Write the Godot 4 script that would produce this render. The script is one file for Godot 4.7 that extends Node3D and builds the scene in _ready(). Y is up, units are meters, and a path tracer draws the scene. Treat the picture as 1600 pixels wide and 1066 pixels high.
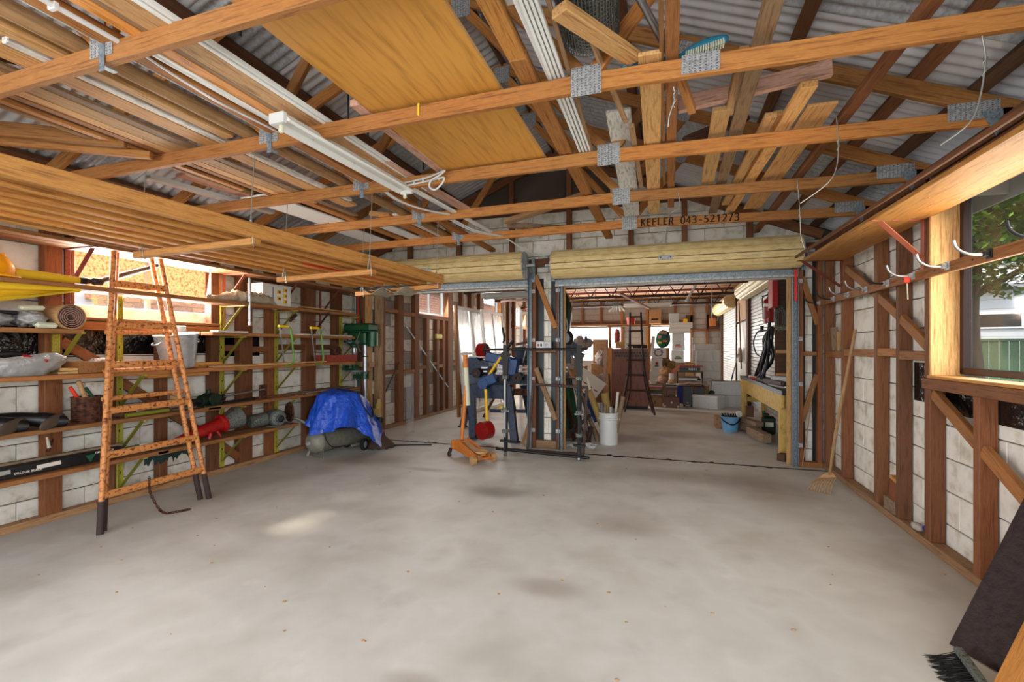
extends Node3D
# An old timber-framed block garage, looked through from its open front to the store room behind its two roller doors.
# Lengths in metres; v(x, y, z) takes z as the distance into the garage.

var M := {}
var WOOD := {}
var used := {}
var boxes := {}
var rng := RandomNumberGenerator.new()

const XL := -4.85   # inner face of the left studs
const XR := 1.773   # inner face of the right studs
const ZD := 6.54    # wall with the two roller doors
const COURSE := 0.233

func _ready() -> void:
	rng.seed = 7
	var cam := Camera3D.new()
	cam.name = "camera"
	cam.projection = Camera3D.PROJECTION_FRUSTUM
	cam.near = 0.05
	cam.far = 200.0
	cam.size = 2.0 * 0.05 * 533.0 / 733.0
	cam.frustum_offset = Vector2(0.0, 0.05 * 9.5 / 733.0)
	cam.position = Vector3(0, 1.45, 0)
	cam.rotation.y = deg_to_rad(18.306)
	add_child(cam)
	cam.current = true
	var sky := ProceduralSkyMaterial.new()
	sky.sky_top_color = Color(0.80, 0.85, 0.92)
	sky.sky_horizon_color = Color(0.93, 0.95, 0.97)
	sky.ground_bottom_color = Color(0.45, 0.43, 0.40)
	sky.ground_horizon_color = Color(0.62, 0.61, 0.58)
	sky.sky_energy_multiplier = 1.9
	sky.ground_energy_multiplier = 0.8
	var env := Environment.new()
	env.background_mode = Environment.BG_SKY
	env.sky = Sky.new()
	env.sky.sky_material = sky
	env.tonemap_mode = Environment.TONE_MAPPER_LINEAR
	env.tonemap_exposure = 1.52
	env.sdfgi_enabled = true
	env.ssao_enabled = true
	env.ssil_enabled = true
	var we := WorldEnvironment.new()
	we.name = "environment"
	we.environment = env
	add_child(we)
	var sun := DirectionalLight3D.new()
	sun.name = "sun"
	sun.light_color = Color(1.0, 0.95, 0.86)
	sun.light_energy = 2.6
	sun.light_angular_distance = 6.0
	sun.shadow_enabled = true
	sun.sky_mode = DirectionalLight3D.SKY_MODE_LIGHT_ONLY
	sun.basis = Basis.looking_at(Vector3(1.0, -0.92, -0.12))
	add_child(sun)
	# daylight that comes in at the openings: the open front of the garage and the windows of both rooms, two side ones added
	daylight("front_opening", v(-1.6, 1.5, -4.1), Vector3(0, 0, -1), Vector2(5.6, 2.5), 0.35, Color(0.97, 0.985, 1.0))
	daylight("window_right", v(1.90, 1.8, 3.2), Vector3(-1, -0.05, 0), Vector2(1.5, 1.0), 1.5, Color(1.0, 0.97, 0.9))
	daylight("window_left", v(-4.93, 2.0, 3.35), Vector3(1, -0.2, 0), Vector2(1.3, 0.6), 12.0, Color(1.0, 0.98, 0.95))
	daylight("added_fill_left", v(-4.92, 1.85, -1.7), Vector3(1, 0, 0), Vector2(1.7, 1.1), 7.0, Color(0.97, 0.985, 1.0))  # fill light added behind the camera; no window is known there
	daylight("added_fill_right", v(1.84, 1.85, -1.5), Vector3(-1, 0, 0), Vector2(1.7, 1.1), 6.0, Color(0.97, 0.985, 1.0))  # added fill from the right, at a made-up opening out of view
	daylight("store_window", v(-4.74, 2.42, 8.95), Vector3(1, -0.3, 0), Vector2(1.2, 0.55), 5.0, Color(1.0, 0.98, 0.95))
	daylight("store_window", v(-4.74, 2.35, 12.5), Vector3(1, -0.3, 0), Vector2(1.2, 0.9), 8.0, Color(1.0, 0.98, 0.95))
	daylight("store_window", v(-4.74, 2.45, 15.2), Vector3(1, -0.3, 0), Vector2(1.0, 0.6), 8.0, Color(1.0, 0.98, 0.95))
	daylight("store_back_window", v(-2.6, 1.7, 19.1), Vector3(0, -0.1, 1), Vector2(1.8, 1.2), 5.0, Color(1.0, 0.98, 0.95))
	daylight("store_back_window", v(0.1, 1.7, 19.1), Vector3(0, -0.1, 1), Vector2(1.4, 1.2), 5.0, Color(1.0, 0.98, 0.95))
	materials()
	setting()
	roof()
	roof_things()
	left_things()
	middle_things()
	store_things()
	right_things()
	outside()

func daylight(called: String, at: Vector3, towards: Vector3, size: Vector2, energy: float, tint: Color) -> void:
	var l := AreaLight3D.new()
	l.name = "daylight_" + called
	l.area_size = size
	l.light_energy = energy
	l.light_color = tint
	l.area_range = 30.0
	l.area_attenuation = 2.0
	l.shadow_enabled = true
	l.area_normalize_energy = false
	l.position = at
	l.basis = Basis.looking_at(towards, Vector3.UP if absf(towards.y) < 0.9 else Vector3.RIGHT)
	add_child(l, true)

# ---------------------------------------------------------------- helpers
func v(x: float, y: float, z: float) -> Vector3:
	return Vector3(x, y, -z)

func numbered(n: String) -> String:
	if used.has(n):
		used[n] += 1
		return "%s_%03d" % [n, used[n]]
	used[n] = 0
	return n

func tag(o: Node, label: String, category: String, group := "") -> Node:
	o.set_meta("label", label)
	o.set_meta("category", category)
	if group:
		o.set_meta("group", group)
	return o

func thing(called: String, label: String, category: String, at := Vector3.ZERO, group := "") -> Node3D:
	var o := Node3D.new()
	o.name = numbered(called)
	o.position = at
	add_child(o)
	tag(o, label, category, group)
	return o

func structure(called: String, at := Vector3.ZERO) -> Node3D:
	var o := Node3D.new()
	o.name = numbered(called)
	o.position = at
	o.set_meta("kind", "structure")
	add_child(o)
	return o

func whole(n: Node3D) -> Transform3D:
	var t := Transform3D()
	while n != null and n != self:
		t = n.transform * t
		n = n.get_parent() as Node3D
	return t

# a mesh, given in the scene's own axes through xf, as a part of parent (or as a thing of its own when the parent is the root)
func put(parent: Node, called: String, mesh: Mesh, mat: Material, xf := Transform3D()) -> MeshInstance3D:
	var o := MeshInstance3D.new()
	o.mesh = mesh
	o.material_override = mat
	if parent == self:
		o.name = numbered(called)
		o.transform = xf
		add_child(o)
	else:
		o.name = called
		o.transform = whole(parent as Node3D).affine_inverse() * xf
		parent.add_child(o, true)
	return o

func solo(called: String, mesh: Mesh, mat: Material, xf: Transform3D, label: String, category: String, group := "") -> MeshInstance3D:
	var o := put(self, called, mesh, mat, xf)
	tag(o, label, category, group)
	return o

func S() -> SurfaceTool:
	var st := SurfaceTool.new()
	st.begin(Mesh.PRIMITIVE_TRIANGLES)
	return st

# a mesh collected in scene axes; its node is put at the mesh's middle bottom so that it has a base of its own
func P(parent: Node, called: String, st: SurfaceTool, mat: Material) -> MeshInstance3D:
	return put(parent, called, st.commit(), mat)

func tri(st: SurfaceTool, a: Vector3, b: Vector3, c: Vector3, na: Vector3, nb: Vector3, nc: Vector3) -> void:
	if (b - a).cross(c - a).dot(na + nb + nc) > 0.0:
		var s := b
		b = c
		c = s
		s = nb
		nb = nc
		nc = s
	st.set_normal(na)
	st.add_vertex(a)
	st.set_normal(nb)
	st.add_vertex(b)
	st.set_normal(nc)
	st.add_vertex(c)

func quad(st: SurfaceTool, a: Vector3, b: Vector3, c: Vector3, d: Vector3, n: Vector3) -> void:
	tri(st, a, b, c, n, n, n)
	tri(st, a, c, d, n, n, n)

func face(st: SurfaceTool, a: Vector3, b: Vector3, c: Vector3, ref: Vector3) -> void:
	var n := (b - a).cross(c - a).normalized()
	if n.dot((a + b + c) / 3.0 - ref) < 0.0:
		n = -n
	tri(st, a, b, c, n, n, n)

# chamfered box
func Bx(st: SurfaceTool, t: Transform3D, size: Vector3, chamfer := -1.0) -> void:
	var h := size * 0.5
	var c := chamfer
	if c < 0.0:
		c = minf(0.004, minf(size.x, minf(size.y, size.z)) * 0.15)
	var f := func(a: int, s: Vector3) -> Vector3:
		var q := Vector3(s.x * h.x, s.y * h.y, s.z * h.z)
		for i in 3:
			if i != a:
				q[i] -= s[i] * c
		return t * q
	var o := t.origin
	for a in 3:
		var b := (a + 1) % 3
		var k := (a + 2) % 3
		for s in [-1.0, 1.0]:
			var g: Array[Vector3] = []
			for w in [[-1.0, -1.0], [1.0, -1.0], [1.0, 1.0], [-1.0, 1.0]]:
				var e := Vector3.ZERO
				e[a] = s
				e[b] = w[0]
				e[k] = w[1]
				g.append(f.call(a, e))
			face(st, g[0], g[1], g[2], o)
			face(st, g[0], g[2], g[3], o)
			if c > 0.0:
				for s2 in [-1.0, 1.0]:
					var e1 := Vector3.ZERO
					e1[a] = s
					e1[b] = s2
					e1[k] = -1.0
					var e2 := e1
					e2[k] = 1.0
					var p1: Vector3 = f.call(a, e1)
					var p2: Vector3 = f.call(a, e2)
					var p3: Vector3 = f.call(b, e2)
					var p4: Vector3 = f.call(b, e1)
					face(st, p1, p2, p3, o)
					face(st, p1, p3, p4, o)
	if c > 0.0:
		for sx in [-1.0, 1.0]:
			for sy in [-1.0, 1.0]:
				for sz in [-1.0, 1.0]:
					var e := Vector3(sx, sy, sz)
					face(st, f.call(0, e), f.call(1, e), f.call(2, e), o)

func box_mesh(size: Vector3, chamfer := -1.0) -> Mesh:
	var key := "%.3f %.3f %.3f %.4f" % [size.x, size.y, size.z, chamfer]
	if not boxes.has(key):
		var st := S()
		Bx(st, Transform3D(), size, chamfer)
		boxes[key] = st.commit()
	return boxes[key]

# box at a centre, axes along the scene's
func block(parent: Node, called: String, c: Vector3, size: Vector3, mat: Material, chamfer := -1.0, yaw := 0.0) -> MeshInstance3D:
	return put(parent, called, box_mesh(size, chamfer), mat, Transform3D(Basis(Vector3.UP, yaw), c))

func along(a: Vector3, b: Vector3, up := Vector3.UP) -> Transform3D:
	var x := (b - a).normalized()
	if absf(x.dot(up)) > 0.98:
		up = Vector3.RIGHT if absf(x.x) < 0.9 else Vector3.BACK
	var z := x.cross(up).normalized()
	return Transform3D(Basis(x, z.cross(x), z), (a + b) * 0.5)

# a straight piece of timber from a to b; w is its size along up, t across
func bar(parent: Node, called: String, a: Vector3, b: Vector3, w: float, t: float, mat: Material, up := Vector3.UP) -> MeshInstance3D:
	var l := snappedf(a.distance_to(b), 0.002)
	return put(parent, called, box_mesh(Vector3(l, w, t)), mat, along(a, b, up))

func bar_thing(called: String, a: Vector3, b: Vector3, w: float, t: float, mat: Material, label: String, category: String, group := "", up := Vector3.UP) -> MeshInstance3D:
	var o := bar(self, called, a, b, w, t, mat, up)
	tag(o, label, category, group)
	return o

func Br(st: SurfaceTool, a: Vector3, b: Vector3, w: float, t: float, up := Vector3.UP) -> void:
	Bx(st, along(a, b, up), Vector3(a.distance_to(b), w, t))

func across(d: Vector3) -> Vector3:
	return d.cross(Vector3.UP if absf(d.y) < 0.9 else Vector3.RIGHT).normalized()

# tube along points; r is a number or one radius per point
func Tu(st: SurfaceTool, pts: Array, r, seg := 8, capped := true) -> void:
	var n := pts.size()
	var side := Vector3.ZERO
	var rings := []
	var nors := []
	for i in n:
		var d: Vector3 = (pts[mini(i + 1, n - 1)] - pts[maxi(i - 1, 0)]).normalized()
		side = across(d) if i == 0 else (side - d * side.dot(d)).normalized()
		var other := d.cross(side)
		var rad: float = r[i] if r is Array else r
		var ring := PackedVector3Array()
		var nor := PackedVector3Array()
		for k in seg:
			var w := TAU * k / seg
			var q := side * cos(w) + other * sin(w)
			ring.append(pts[i] + q * rad)
			nor.append(q)
		rings.append(ring)
		nors.append(nor)
	for i in n - 1:
		for k in seg:
			var m := (k + 1) % seg
			tri(st, rings[i][k], rings[i][m], rings[i + 1][m], nors[i][k], nors[i][m], nors[i + 1][m])
			tri(st, rings[i][k], rings[i + 1][m], rings[i + 1][k], nors[i][k], nors[i + 1][m], nors[i + 1][k])
	if capped:
		for e in [0, n - 1]:
			var d2: Vector3 = (pts[0] - pts[1]).normalized() if e == 0 else (pts[n - 1] - pts[n - 2]).normalized()
			for k in range(1, seg - 1):
				tri(st, rings[e][0], rings[e][k], rings[e][k + 1], d2, d2, d2)

# turned shape round the y axis of t; prof is traced up the outside (and down the inside of a vessel)
func La(st: SurfaceTool, t: Transform3D, prof: Array, seg := 20, smooth := false) -> void:
	var nn: Array[Vector2] = []
	for i in prof.size() - 1:
		var d: Vector2 = (prof[i + 1] - prof[i]).normalized()
		nn.append(Vector2(d.y, -d.x))
	var b := t.basis.orthonormalized()
	for i in prof.size() - 1:
		var n0 := nn[i]
		var n1 := nn[i]
		if smooth:
			if i > 0:
				n0 = (nn[i] + nn[i - 1]).normalized()
			if i < nn.size() - 1:
				n1 = (nn[i] + nn[i + 1]).normalized()
		for k in seg:
			var u := TAU * k / seg
			var w := TAU * (k + 1) / seg
			var cu := Vector3(cos(u), 0, sin(u))
			var cw := Vector3(cos(w), 0, sin(w))
			var p0: Vector2 = prof[i]
			var p1: Vector2 = prof[i + 1]
			var a := t * (cu * p0.x + Vector3.UP * p0.y)
			var bb := t * (cw * p0.x + Vector3.UP * p0.y)
			var c := t * (cw * p1.x + Vector3.UP * p1.y)
			var d := t * (cu * p1.x + Vector3.UP * p1.y)
			var na := b * (cu * n0.x + Vector3.UP * n0.y)
			var nb := b * (cw * n0.x + Vector3.UP * n0.y)
			var nc := b * (cw * n1.x + Vector3.UP * n1.y)
			var nd := b * (cu * n1.x + Vector3.UP * n1.y)
			if p0.x > 1e-5:
				tri(st, a, bb, c, na, nb, nc)
			if p1.x > 1e-5:
				tri(st, a, c, d, na, nc, nd)

func at(p: Vector3, axis := Vector3.UP, spin := 0.0) -> Transform3D:
	var y := axis.normalized()
	var x := across(y)
	return Transform3D(Basis(x, y, x.cross(y)) * Basis(Vector3.UP, spin), p)

func Cy(st: SurfaceTool, a: Vector3, b: Vector3, r: float, seg := 16, r2 := -1.0) -> void:
	var l := a.distance_to(b)
	var e := r if r2 < 0.0 else r2
	var c := minf(0.003, minf(r, e) * 0.2)
	La(st, at(a, b - a), [Vector2(0, 0), Vector2(r - c, 0), Vector2(r, c), Vector2(e, l - c), Vector2(e - c, l), Vector2(0, l)], seg)

# flat outline (x, y of t) with depth along z of t, centred
func Pr(st: SurfaceTool, t: Transform3D, poly: PackedVector2Array, depth: float) -> void:
	if Geometry2D.is_polygon_clockwise(poly):
		poly.reverse()
	var h := depth * 0.5
	var idx := Geometry2D.triangulate_polygon(poly)
	var b := t.basis.orthonormalized()
	for i in range(0, idx.size(), 3):
		for s in [-1.0, 1.0]:
			var p: Array[Vector3] = []
			for k in 3:
				p.append(t * Vector3(poly[idx[i + k]].x, poly[idx[i + k]].y, s * h))
			var n := b * Vector3(0, 0, s)
			tri(st, p[0], p[1], p[2], n, n, n)
	for i in poly.size():
		var p0 := poly[i]
		var p1 := poly[(i + 1) % poly.size()]
		var e := (p1 - p0).normalized()
		var n := b * Vector3(e.y, -e.x, 0)
		quad(st, t * Vector3(p0.x, p0.y, -h), t * Vector3(p1.x, p1.y, -h), t * Vector3(p1.x, p1.y, h), t * Vector3(p0.x, p0.y, h), n)

# a soft sheet: f(u, v) gives points, th its thickness
func Sh(st: SurfaceTool, f: Callable, nu: int, nv: int, th := 0.002, closed_u := false) -> void:
	var g := []
	for i in nu + 1:
		var row := PackedVector3Array()
		for j in nv + 1:
			row.append(f.call(float(i) / nu, float(j) / nv))
		g.append(row)
	var nor := []
	for i in nu + 1:
		var row := PackedVector3Array()
		for j in nv + 1:
			var i0 := maxi(i - 1, 0)
			var i1 := mini(i + 1, nu)
			if closed_u and (i == 0 or i == nu):
				i0 = nu - 1
				i1 = 1
			var du: Vector3 = g[i1][j] - g[i0][j]
			var dv: Vector3 = g[i][mini(j + 1, nv)] - g[i][maxi(j - 1, 0)]
			var n := du.cross(dv)
			row.append(n.normalized() if n.length() > 1e-9 else Vector3.UP)
		nor.append(row)
	for s in ([1.0, -1.0] if th > 0.0 else [1.0]):
		var o: float = th * 0.5 * s
		for i in nu:
			for j in nv:
				var a: Vector3 = g[i][j] + nor[i][j] * o
				var b: Vector3 = g[i + 1][j] + nor[i + 1][j] * o
				var c: Vector3 = g[i + 1][j + 1] + nor[i + 1][j + 1] * o
				var d: Vector3 = g[i][j + 1] + nor[i][j + 1] * o
				tri(st, a, b, c, nor[i][j] * s, nor[i + 1][j] * s, nor[i + 1][j + 1] * s)
				tri(st, a, c, d, nor[i][j] * s, nor[i + 1][j + 1] * s, nor[i][j + 1] * s)
	if th > 0.0:
		var rim := []
		for j in nv:
			if not closed_u:
				rim.append([0, j, 0, j + 1])
				rim.append([nu, j, nu, j + 1])
		for i in nu:
			rim.append([i, 0, i + 1, 0])
			rim.append([i, nv, i + 1, nv])
		for e in rim:
			var n0: Vector3 = nor[e[0]][e[1]] * th * 0.5
			var n1: Vector3 = nor[e[2]][e[3]] * th * 0.5
			var p: Vector3 = g[e[0]][e[1]]
			var q: Vector3 = g[e[2]][e[3]]
			if p.distance_to(q) > 1e-6:
				var nn := (q - p).cross(n0).normalized()
				quad(st, p - n0, q - n1, q + n1, p + n0, nn)

# lumpy ball
func Bl(st: SurfaceTool, t: Transform3D, r: Vector3, bumps := 0.0, freq := 3.0, seed := 1, nu := 18, nv := 12) -> void:
	var n := FastNoiseLite.new()
	n.seed = seed
	n.frequency = 1.0
	n.fractal_octaves = 2
	Sh(st, func(u: float, w: float) -> Vector3:
		var lat := (w - 0.5) * PI
		var d := Vector3(cos(lat) * cos(TAU * u), sin(lat), cos(lat) * sin(-TAU * u))
		var k := 1.0 + bumps * n.get_noise_3dv(d * freq)
		return t * (d * r * k), nu, nv, 0.0, true)

func curve(pts: Array, steps := 6) -> Array:
	var o := []
	for i in pts.size() - 1:
		var p0: Vector3 = pts[maxi(i - 1, 0)]
		var p1: Vector3 = pts[i]
		var p2: Vector3 = pts[i + 1]
		var p3: Vector3 = pts[mini(i + 2, pts.size() - 1)]
		for k in steps:
			o.append(p1.cubic_interpolate(p2, p0, p3, float(k) / steps))
	o.append(pts[pts.size() - 1])
	return o

# ---------------------------------------------------------------- materials
func noise_tex(freq: float, ramp: Array, seed := 1, size := 512, kind := FastNoiseLite.TYPE_SIMPLEX_SMOOTH, octaves := 5, bump := 0.0) -> NoiseTexture2D:
	var n := FastNoiseLite.new()
	n.noise_type = kind
	n.seed = seed
	n.frequency = freq
	n.fractal_octaves = octaves
	if kind == FastNoiseLite.TYPE_CELLULAR:
		n.cellular_return_type = FastNoiseLite.RETURN_CELL_VALUE
		n.fractal_type = FastNoiseLite.FRACTAL_NONE
	var t := NoiseTexture2D.new()
	t.width = size
	t.height = size
	t.seamless = true
	t.noise = n
	if bump > 0.0:
		t.as_normal_map = true
		t.bump_strength = bump
	elif ramp:
		var g := Gradient.new()
		g.offsets = PackedFloat32Array(ramp.map(func(x): return x[0]))
		g.colors = PackedColorArray(ramp.map(func(x): return x[1]))
		t.color_ramp = g
	return t

func mat(called: String, color: Color, rough := 0.8, metal := 0.0, tex: Texture2D = null, scale := Vector3.ONE, normal: Texture2D = null, depth := 1.0) -> StandardMaterial3D:
	var m := StandardMaterial3D.new()
	m.resource_name = called
	m.albedo_color = color
	m.roughness = rough
	m.metallic = metal
	if tex or normal:
		m.uv1_triplanar = true
		m.uv1_scale = scale
	if tex:
		m.albedo_texture = tex
	if normal:
		m.normal_enabled = true
		m.normal_texture = normal
		m.normal_scale = depth
	M[called] = m
	return m

# four pieces of the same timber: tones and grain differ, colours do not follow the light
func wood(called: String, color: Color, tex: Texture2D, normal: Texture2D, spread := 0.10, rough := 0.72) -> void:
	var list := []
	for i in 6:
		var k := 1.0 + spread * (i - 2.5) / 2.5
		var m := mat("%s_%d" % [called, i], Color(color.r * k, color.g * k * (1.0 - 0.02 * (i % 3)), color.b * k * (1.0 - 0.04 * (i % 3))), rough, 0.0, tex, Vector3(0.25, 4.5, 4.5), normal, 0.15)
		m.uv1_offset = Vector3(0.37 * i, 0.23 * i, 0.61 * i)
		list.append(m)
	WOOD[called] = list

func w(called: String, i := -1) -> Material:
	return WOOD[called][i % 6 if i >= 0 else rng.randi() % 6]

func materials() -> void:
	var g := func(a: float) -> Color: return Color(a, a, a)
	var grain := noise_tex(0.012, [[0.0, Color(0.62, 0.55, 0.48)], [0.34, Color(0.88, 0.84, 0.80)], [0.48, Color(0.98, 0.97, 0.95)], [0.58, Color(0.88, 0.84, 0.79)], [0.72, Color(1, 1, 1)], [1.0, Color(0.80, 0.74, 0.68)]], 3, 1024, FastNoiseLite.TYPE_SIMPLEX_SMOOTH, 6)
	var grain_n := noise_tex(0.03, [], 4, 512, FastNoiseLite.TYPE_SIMPLEX_SMOOTH, 5, 3.0)
	var fine := noise_tex(0.05, [[0.0, g.call(0.62)], [0.35, g.call(0.86)], [0.6, g.call(1.0)], [1.0, g.call(0.84)]], 5, 512)
	var fine_n := noise_tex(0.08, [], 6, 512, FastNoiseLite.TYPE_SIMPLEX_SMOOTH, 5, 2.0)
	var blotch := noise_tex(0.008, [[0.0, Color(0.80, 0.77, 0.72)], [0.3, Color(0.93, 0.915, 0.89)], [0.5, Color(0.98, 0.975, 0.965)], [0.75, Color(1, 1, 1)], [1.0, Color(0.93, 0.92, 0.9)]], 8, 1024, FastNoiseLite.TYPE_SIMPLEX_SMOOTH, 7)
	var cell := noise_tex(0.06, [[0.0, g.call(0.74)], [0.5, g.call(0.92)], [1.0, g.call(1.0)]], 9, 512, FastNoiseLite.TYPE_CELLULAR)
	var rusty := noise_tex(0.02, [[0.0, Color(0.20, 0.10, 0.06)], [0.40, Color(0.42, 0.22, 0.11)], [0.52, Color(0.95, 0.9, 0.85)], [1.0, Color(1, 1, 1)]], 10, 512, FastNoiseLite.TYPE_SIMPLEX_SMOOTH, 6)
	var peel := noise_tex(0.03, [[0.0, Color(0.34, 0.2, 0.13)], [0.28, Color(0.45, 0.28, 0.18)], [0.34, Color(0.85, 0.75, 0.68)], [0.42, Color(1, 1, 1)], [0.66, Color(1, 1, 1)], [0.72, Color(1.08, 1.06, 1.02)], [1.0, Color(1.12, 1.1, 1.08)]], 12, 512, FastNoiseLite.TYPE_SIMPLEX_SMOOTH, 6)
	var crease := noise_tex(0.014, [], 13, 512, FastNoiseLite.TYPE_SIMPLEX, 4, 7.0)
	wood("truss", Color(0.68, 0.465, 0.225), grain, grain_n)
	wood("stud", Color(0.49, 0.31, 0.175), grain, grain_n, 0.12)
	wood("pale", Color(0.83, 0.66, 0.43), grain, grain_n, 0.10)
	wood("amber", Color(0.80, 0.57, 0.28), grain, grain_n, 0.08, 0.6)
	wood("grey", Color(0.62, 0.50, 0.37), grain, grain_n, 0.12)
	wood("dark", Color(0.38, 0.25, 0.15), grain, grain_n, 0.12)
	wood("shelf", Color(0.61, 0.42, 0.23), grain, grain_n, 0.10)
	mat("pole", Color(0.66, 0.52, 0.36), 0.75, 0, grain, Vector3(4.5, 4.5, 0.25), grain_n, 0.15)
	mat("cane", Color(0.66, 0.53, 0.37), 0.75, 0, grain, Vector3(4.5, 0.25, 4.5), grain_n, 0.15)
	mat("block", Color(0.90, 0.885, 0.85), 0.9, 0, blotch, Vector3(0.7, 0.7, 0.7), fine_n, 0.12)
	mat("block_b", Color(0.87, 0.85, 0.80), 0.9, 0, blotch, Vector3(0.9, 0.9, 0.9), fine_n, 0.12)
	mat("block_c", Color(0.91, 0.89, 0.85), 0.9, 0, blotch, Vector3(0.5, 0.5, 0.5), fine_n, 0.12)
	mat("block_raw", Color(0.66, 0.63, 0.60), 0.9, 0, fine, Vector3(1.3, 1.3, 1.3), fine_n, 0.2)
	for k in ["block", "block_b", "block_c", "block_raw"]:
		M[k].uv1_world_triplanar = true
	mat("mortar", Color(0.35, 0.32, 0.29), 0.95, 0, fine)
	mat("slab", Color(0.795, 0.79, 0.765), 0.5, 0, noise_tex(0.006, [[0.0, Color(0.88, 0.865, 0.84)], [0.35, Color(0.955, 0.95, 0.94)], [0.6, Color(1, 1, 1)], [1.0, Color(0.94, 0.935, 0.925)]], 22, 1024, FastNoiseLite.TYPE_SIMPLEX_SMOOTH, 7), Vector3(0.17, 0.17, 0.17), fine_n, 0.05)
	M["slab"].uv1_world_triplanar = true
	M["slab"].detail_enabled = true
	M["slab"].detail_albedo = noise_tex(0.012, [[0.0, Color(0.45, 0.41, 0.37, 0.24)], [0.28, Color(0.6, 0.57, 0.53, 0.08)], [0.42, Color(0.6, 0.57, 0.53, 0.0)], [0.72, Color(0.9, 0.88, 0.85, 0.0)], [1.0, Color(0.92, 0.9, 0.88, 0.30)]], 21, 1024, FastNoiseLite.TYPE_SIMPLEX_SMOOTH, 6)
	M["slab"].detail_blend_mode = BaseMaterial3D.BLEND_MODE_MIX
	M["slab"].detail_uv_layer = BaseMaterial3D.DETAIL_UV_1
	mat("dirt", Color(0.13, 0.11, 0.095), 0.95, 0, fine)
	mat("zinc", Color(0.74, 0.745, 0.75), 0.5, 0.25, cell, Vector3(2, 2, 2))
	mat("zinc_old", Color(0.78, 0.775, 0.785), 0.5, 0.12, blotch, Vector3(0.5, 0.5, 0.5))
	mat("galv", Color(0.56, 0.61, 0.64), 0.45, 0.5, cell, Vector3(3, 3, 3))
	mat("nailplate", Color(0.66, 0.665, 0.67), 0.5, 0.3, cell, Vector3(4, 4, 4))
	mat("nailhole", Color(0.36, 0.28, 0.22), 0.8)
	mat("steel", Color(0.62, 0.62, 0.62), 0.35, 0.85)
	mat("wire", Color(0.62, 0.62, 0.60), 0.4, 0.7)
	mat("iron", Color(0.13, 0.125, 0.125), 0.55, 0.4, fine, Vector3(3, 3, 3))
	mat("black", Color(0.035, 0.035, 0.04), 0.45)
	mat("rubber", Color(0.06, 0.06, 0.06), 0.75)
	mat("film", Color(0.03, 0.03, 0.035), 0.22, 0, null, Vector3(1.2, 1.2, 1.2), crease, 1.0)
	mat("cream", Color(0.87, 0.775, 0.555), 0.5, 0, blotch, Vector3(0.7, 2.0, 2.0))
	mat("groove_shade", Color(0.45, 0.36, 0.22), 0.7)  # colour of the shade painted into the roller door grooves
	mat("shutter", Color(0.80, 0.81, 0.82), 0.5, 0.0, blotch, Vector3(0.5, 0.5, 0.5))
	mat("shutter_line", Color(0.42, 0.40, 0.39), 0.7)
	mat("white", Color(0.86, 0.86, 0.84), 0.5)
	mat("whitewood", Color(0.82, 0.80, 0.76), 0.6, 0, fine, Vector3(0.3, 2, 2))
	mat("pinkwood", Color(0.78, 0.62, 0.55), 0.7, 0, grain, Vector3(0.3, 2.5, 2.5))
	mat("plastic_white", Color(0.80, 0.80, 0.79), 0.4)
	mat("foam", Color(0.83, 0.835, 0.82), 0.85, 0, fine, Vector3(2, 2, 2), fine_n, 0.4)
	mat("paper", Color(0.83, 0.80, 0.76), 0.85)
	mat("card", Color(0.64, 0.48, 0.33), 0.85, 0, fine, Vector3(0.8, 0.8, 0.8))
	mat("ply", Color(0.80, 0.57, 0.25), 0.5, 0, blotch, Vector3(2.6, 1, 0.22))
	mat("ply_edge", Color(0.78, 0.62, 0.40), 0.8, 0, grain, Vector3(0.4, 14, 14))
	mat("cupboard", Color(0.50, 0.26, 0.12), 0.45, 0, grain, Vector3(1.4, 0.25, 1.4))
	mat("redoxide", Color(0.50, 0.22, 0.15), 0.6, 0, fine)
	mat("bracket_pink", Color(0.66, 0.36, 0.26), 0.55)
	mat("ladder", Color(0.80, 0.53, 0.29), 0.55, 0.1, peel, Vector3(1.6, 1.6, 1.6))
	mat("ladder_tip", Color(0.24, 0.18, 0.16), 0.8, 0.1, fine, Vector3(3, 3, 3))
	mat("rust", Color(0.40, 0.25, 0.18), 0.85, 0.2, rusty, Vector3(2, 2, 2))
	mat("rust_plate", Color(0.215, 0.165, 0.16), 0.62, 0.35, noise_tex(0.035, [[0.0, Color(0.55, 0.5, 0.5)], [0.4, Color(0.85, 0.8, 0.8)], [0.55, Color(1, 1, 1)], [1.0, Color(1.3, 1.15, 1.1)]], 31, 512, FastNoiseLite.TYPE_SIMPLEX_SMOOTH, 6), Vector3(1.4, 1.4, 1.4), fine_n, 0.7)
	mat("brownsteel", Color(0.22, 0.125, 0.10), 0.55, 0.3)
	mat("olive", Color(0.70, 0.66, 0.22), 0.5, 0, fine, Vector3(2, 2, 2))
	mat("olive_dark", Color(0.47, 0.46, 0.13), 0.55)
	mat("green", Color(0.07, 0.27, 0.15), 0.35, 0.1)
	mat("green_saw", Color(0.36, 0.55, 0.20), 0.4)
	mat("green_dark", Color(0.045, 0.14, 0.065), 0.5, 0.2)
	mat("netting", Color(0.06, 0.17, 0.16), 0.8)
	mat("yellow", Color(0.93, 0.74, 0.08), 0.45)
	mat("yellow_cloth", Color(0.86, 0.70, 0.10), 0.7, 0, null, Vector3(1, 1, 1), crease, 0.4)
	mat("hat", Color(0.96, 0.62, 0.07), 0.25)
	mat("orange", Color(0.80, 0.47, 0.17), 0.55, 0.1, blotch, Vector3(1.5, 1.5, 1.5))
	mat("orange_bright", Color(0.85, 0.20, 0.08), 0.4)
	mat("red", Color(0.66, 0.075, 0.065), 0.4, 0.05, fine, Vector3(1, 1, 1))
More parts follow.
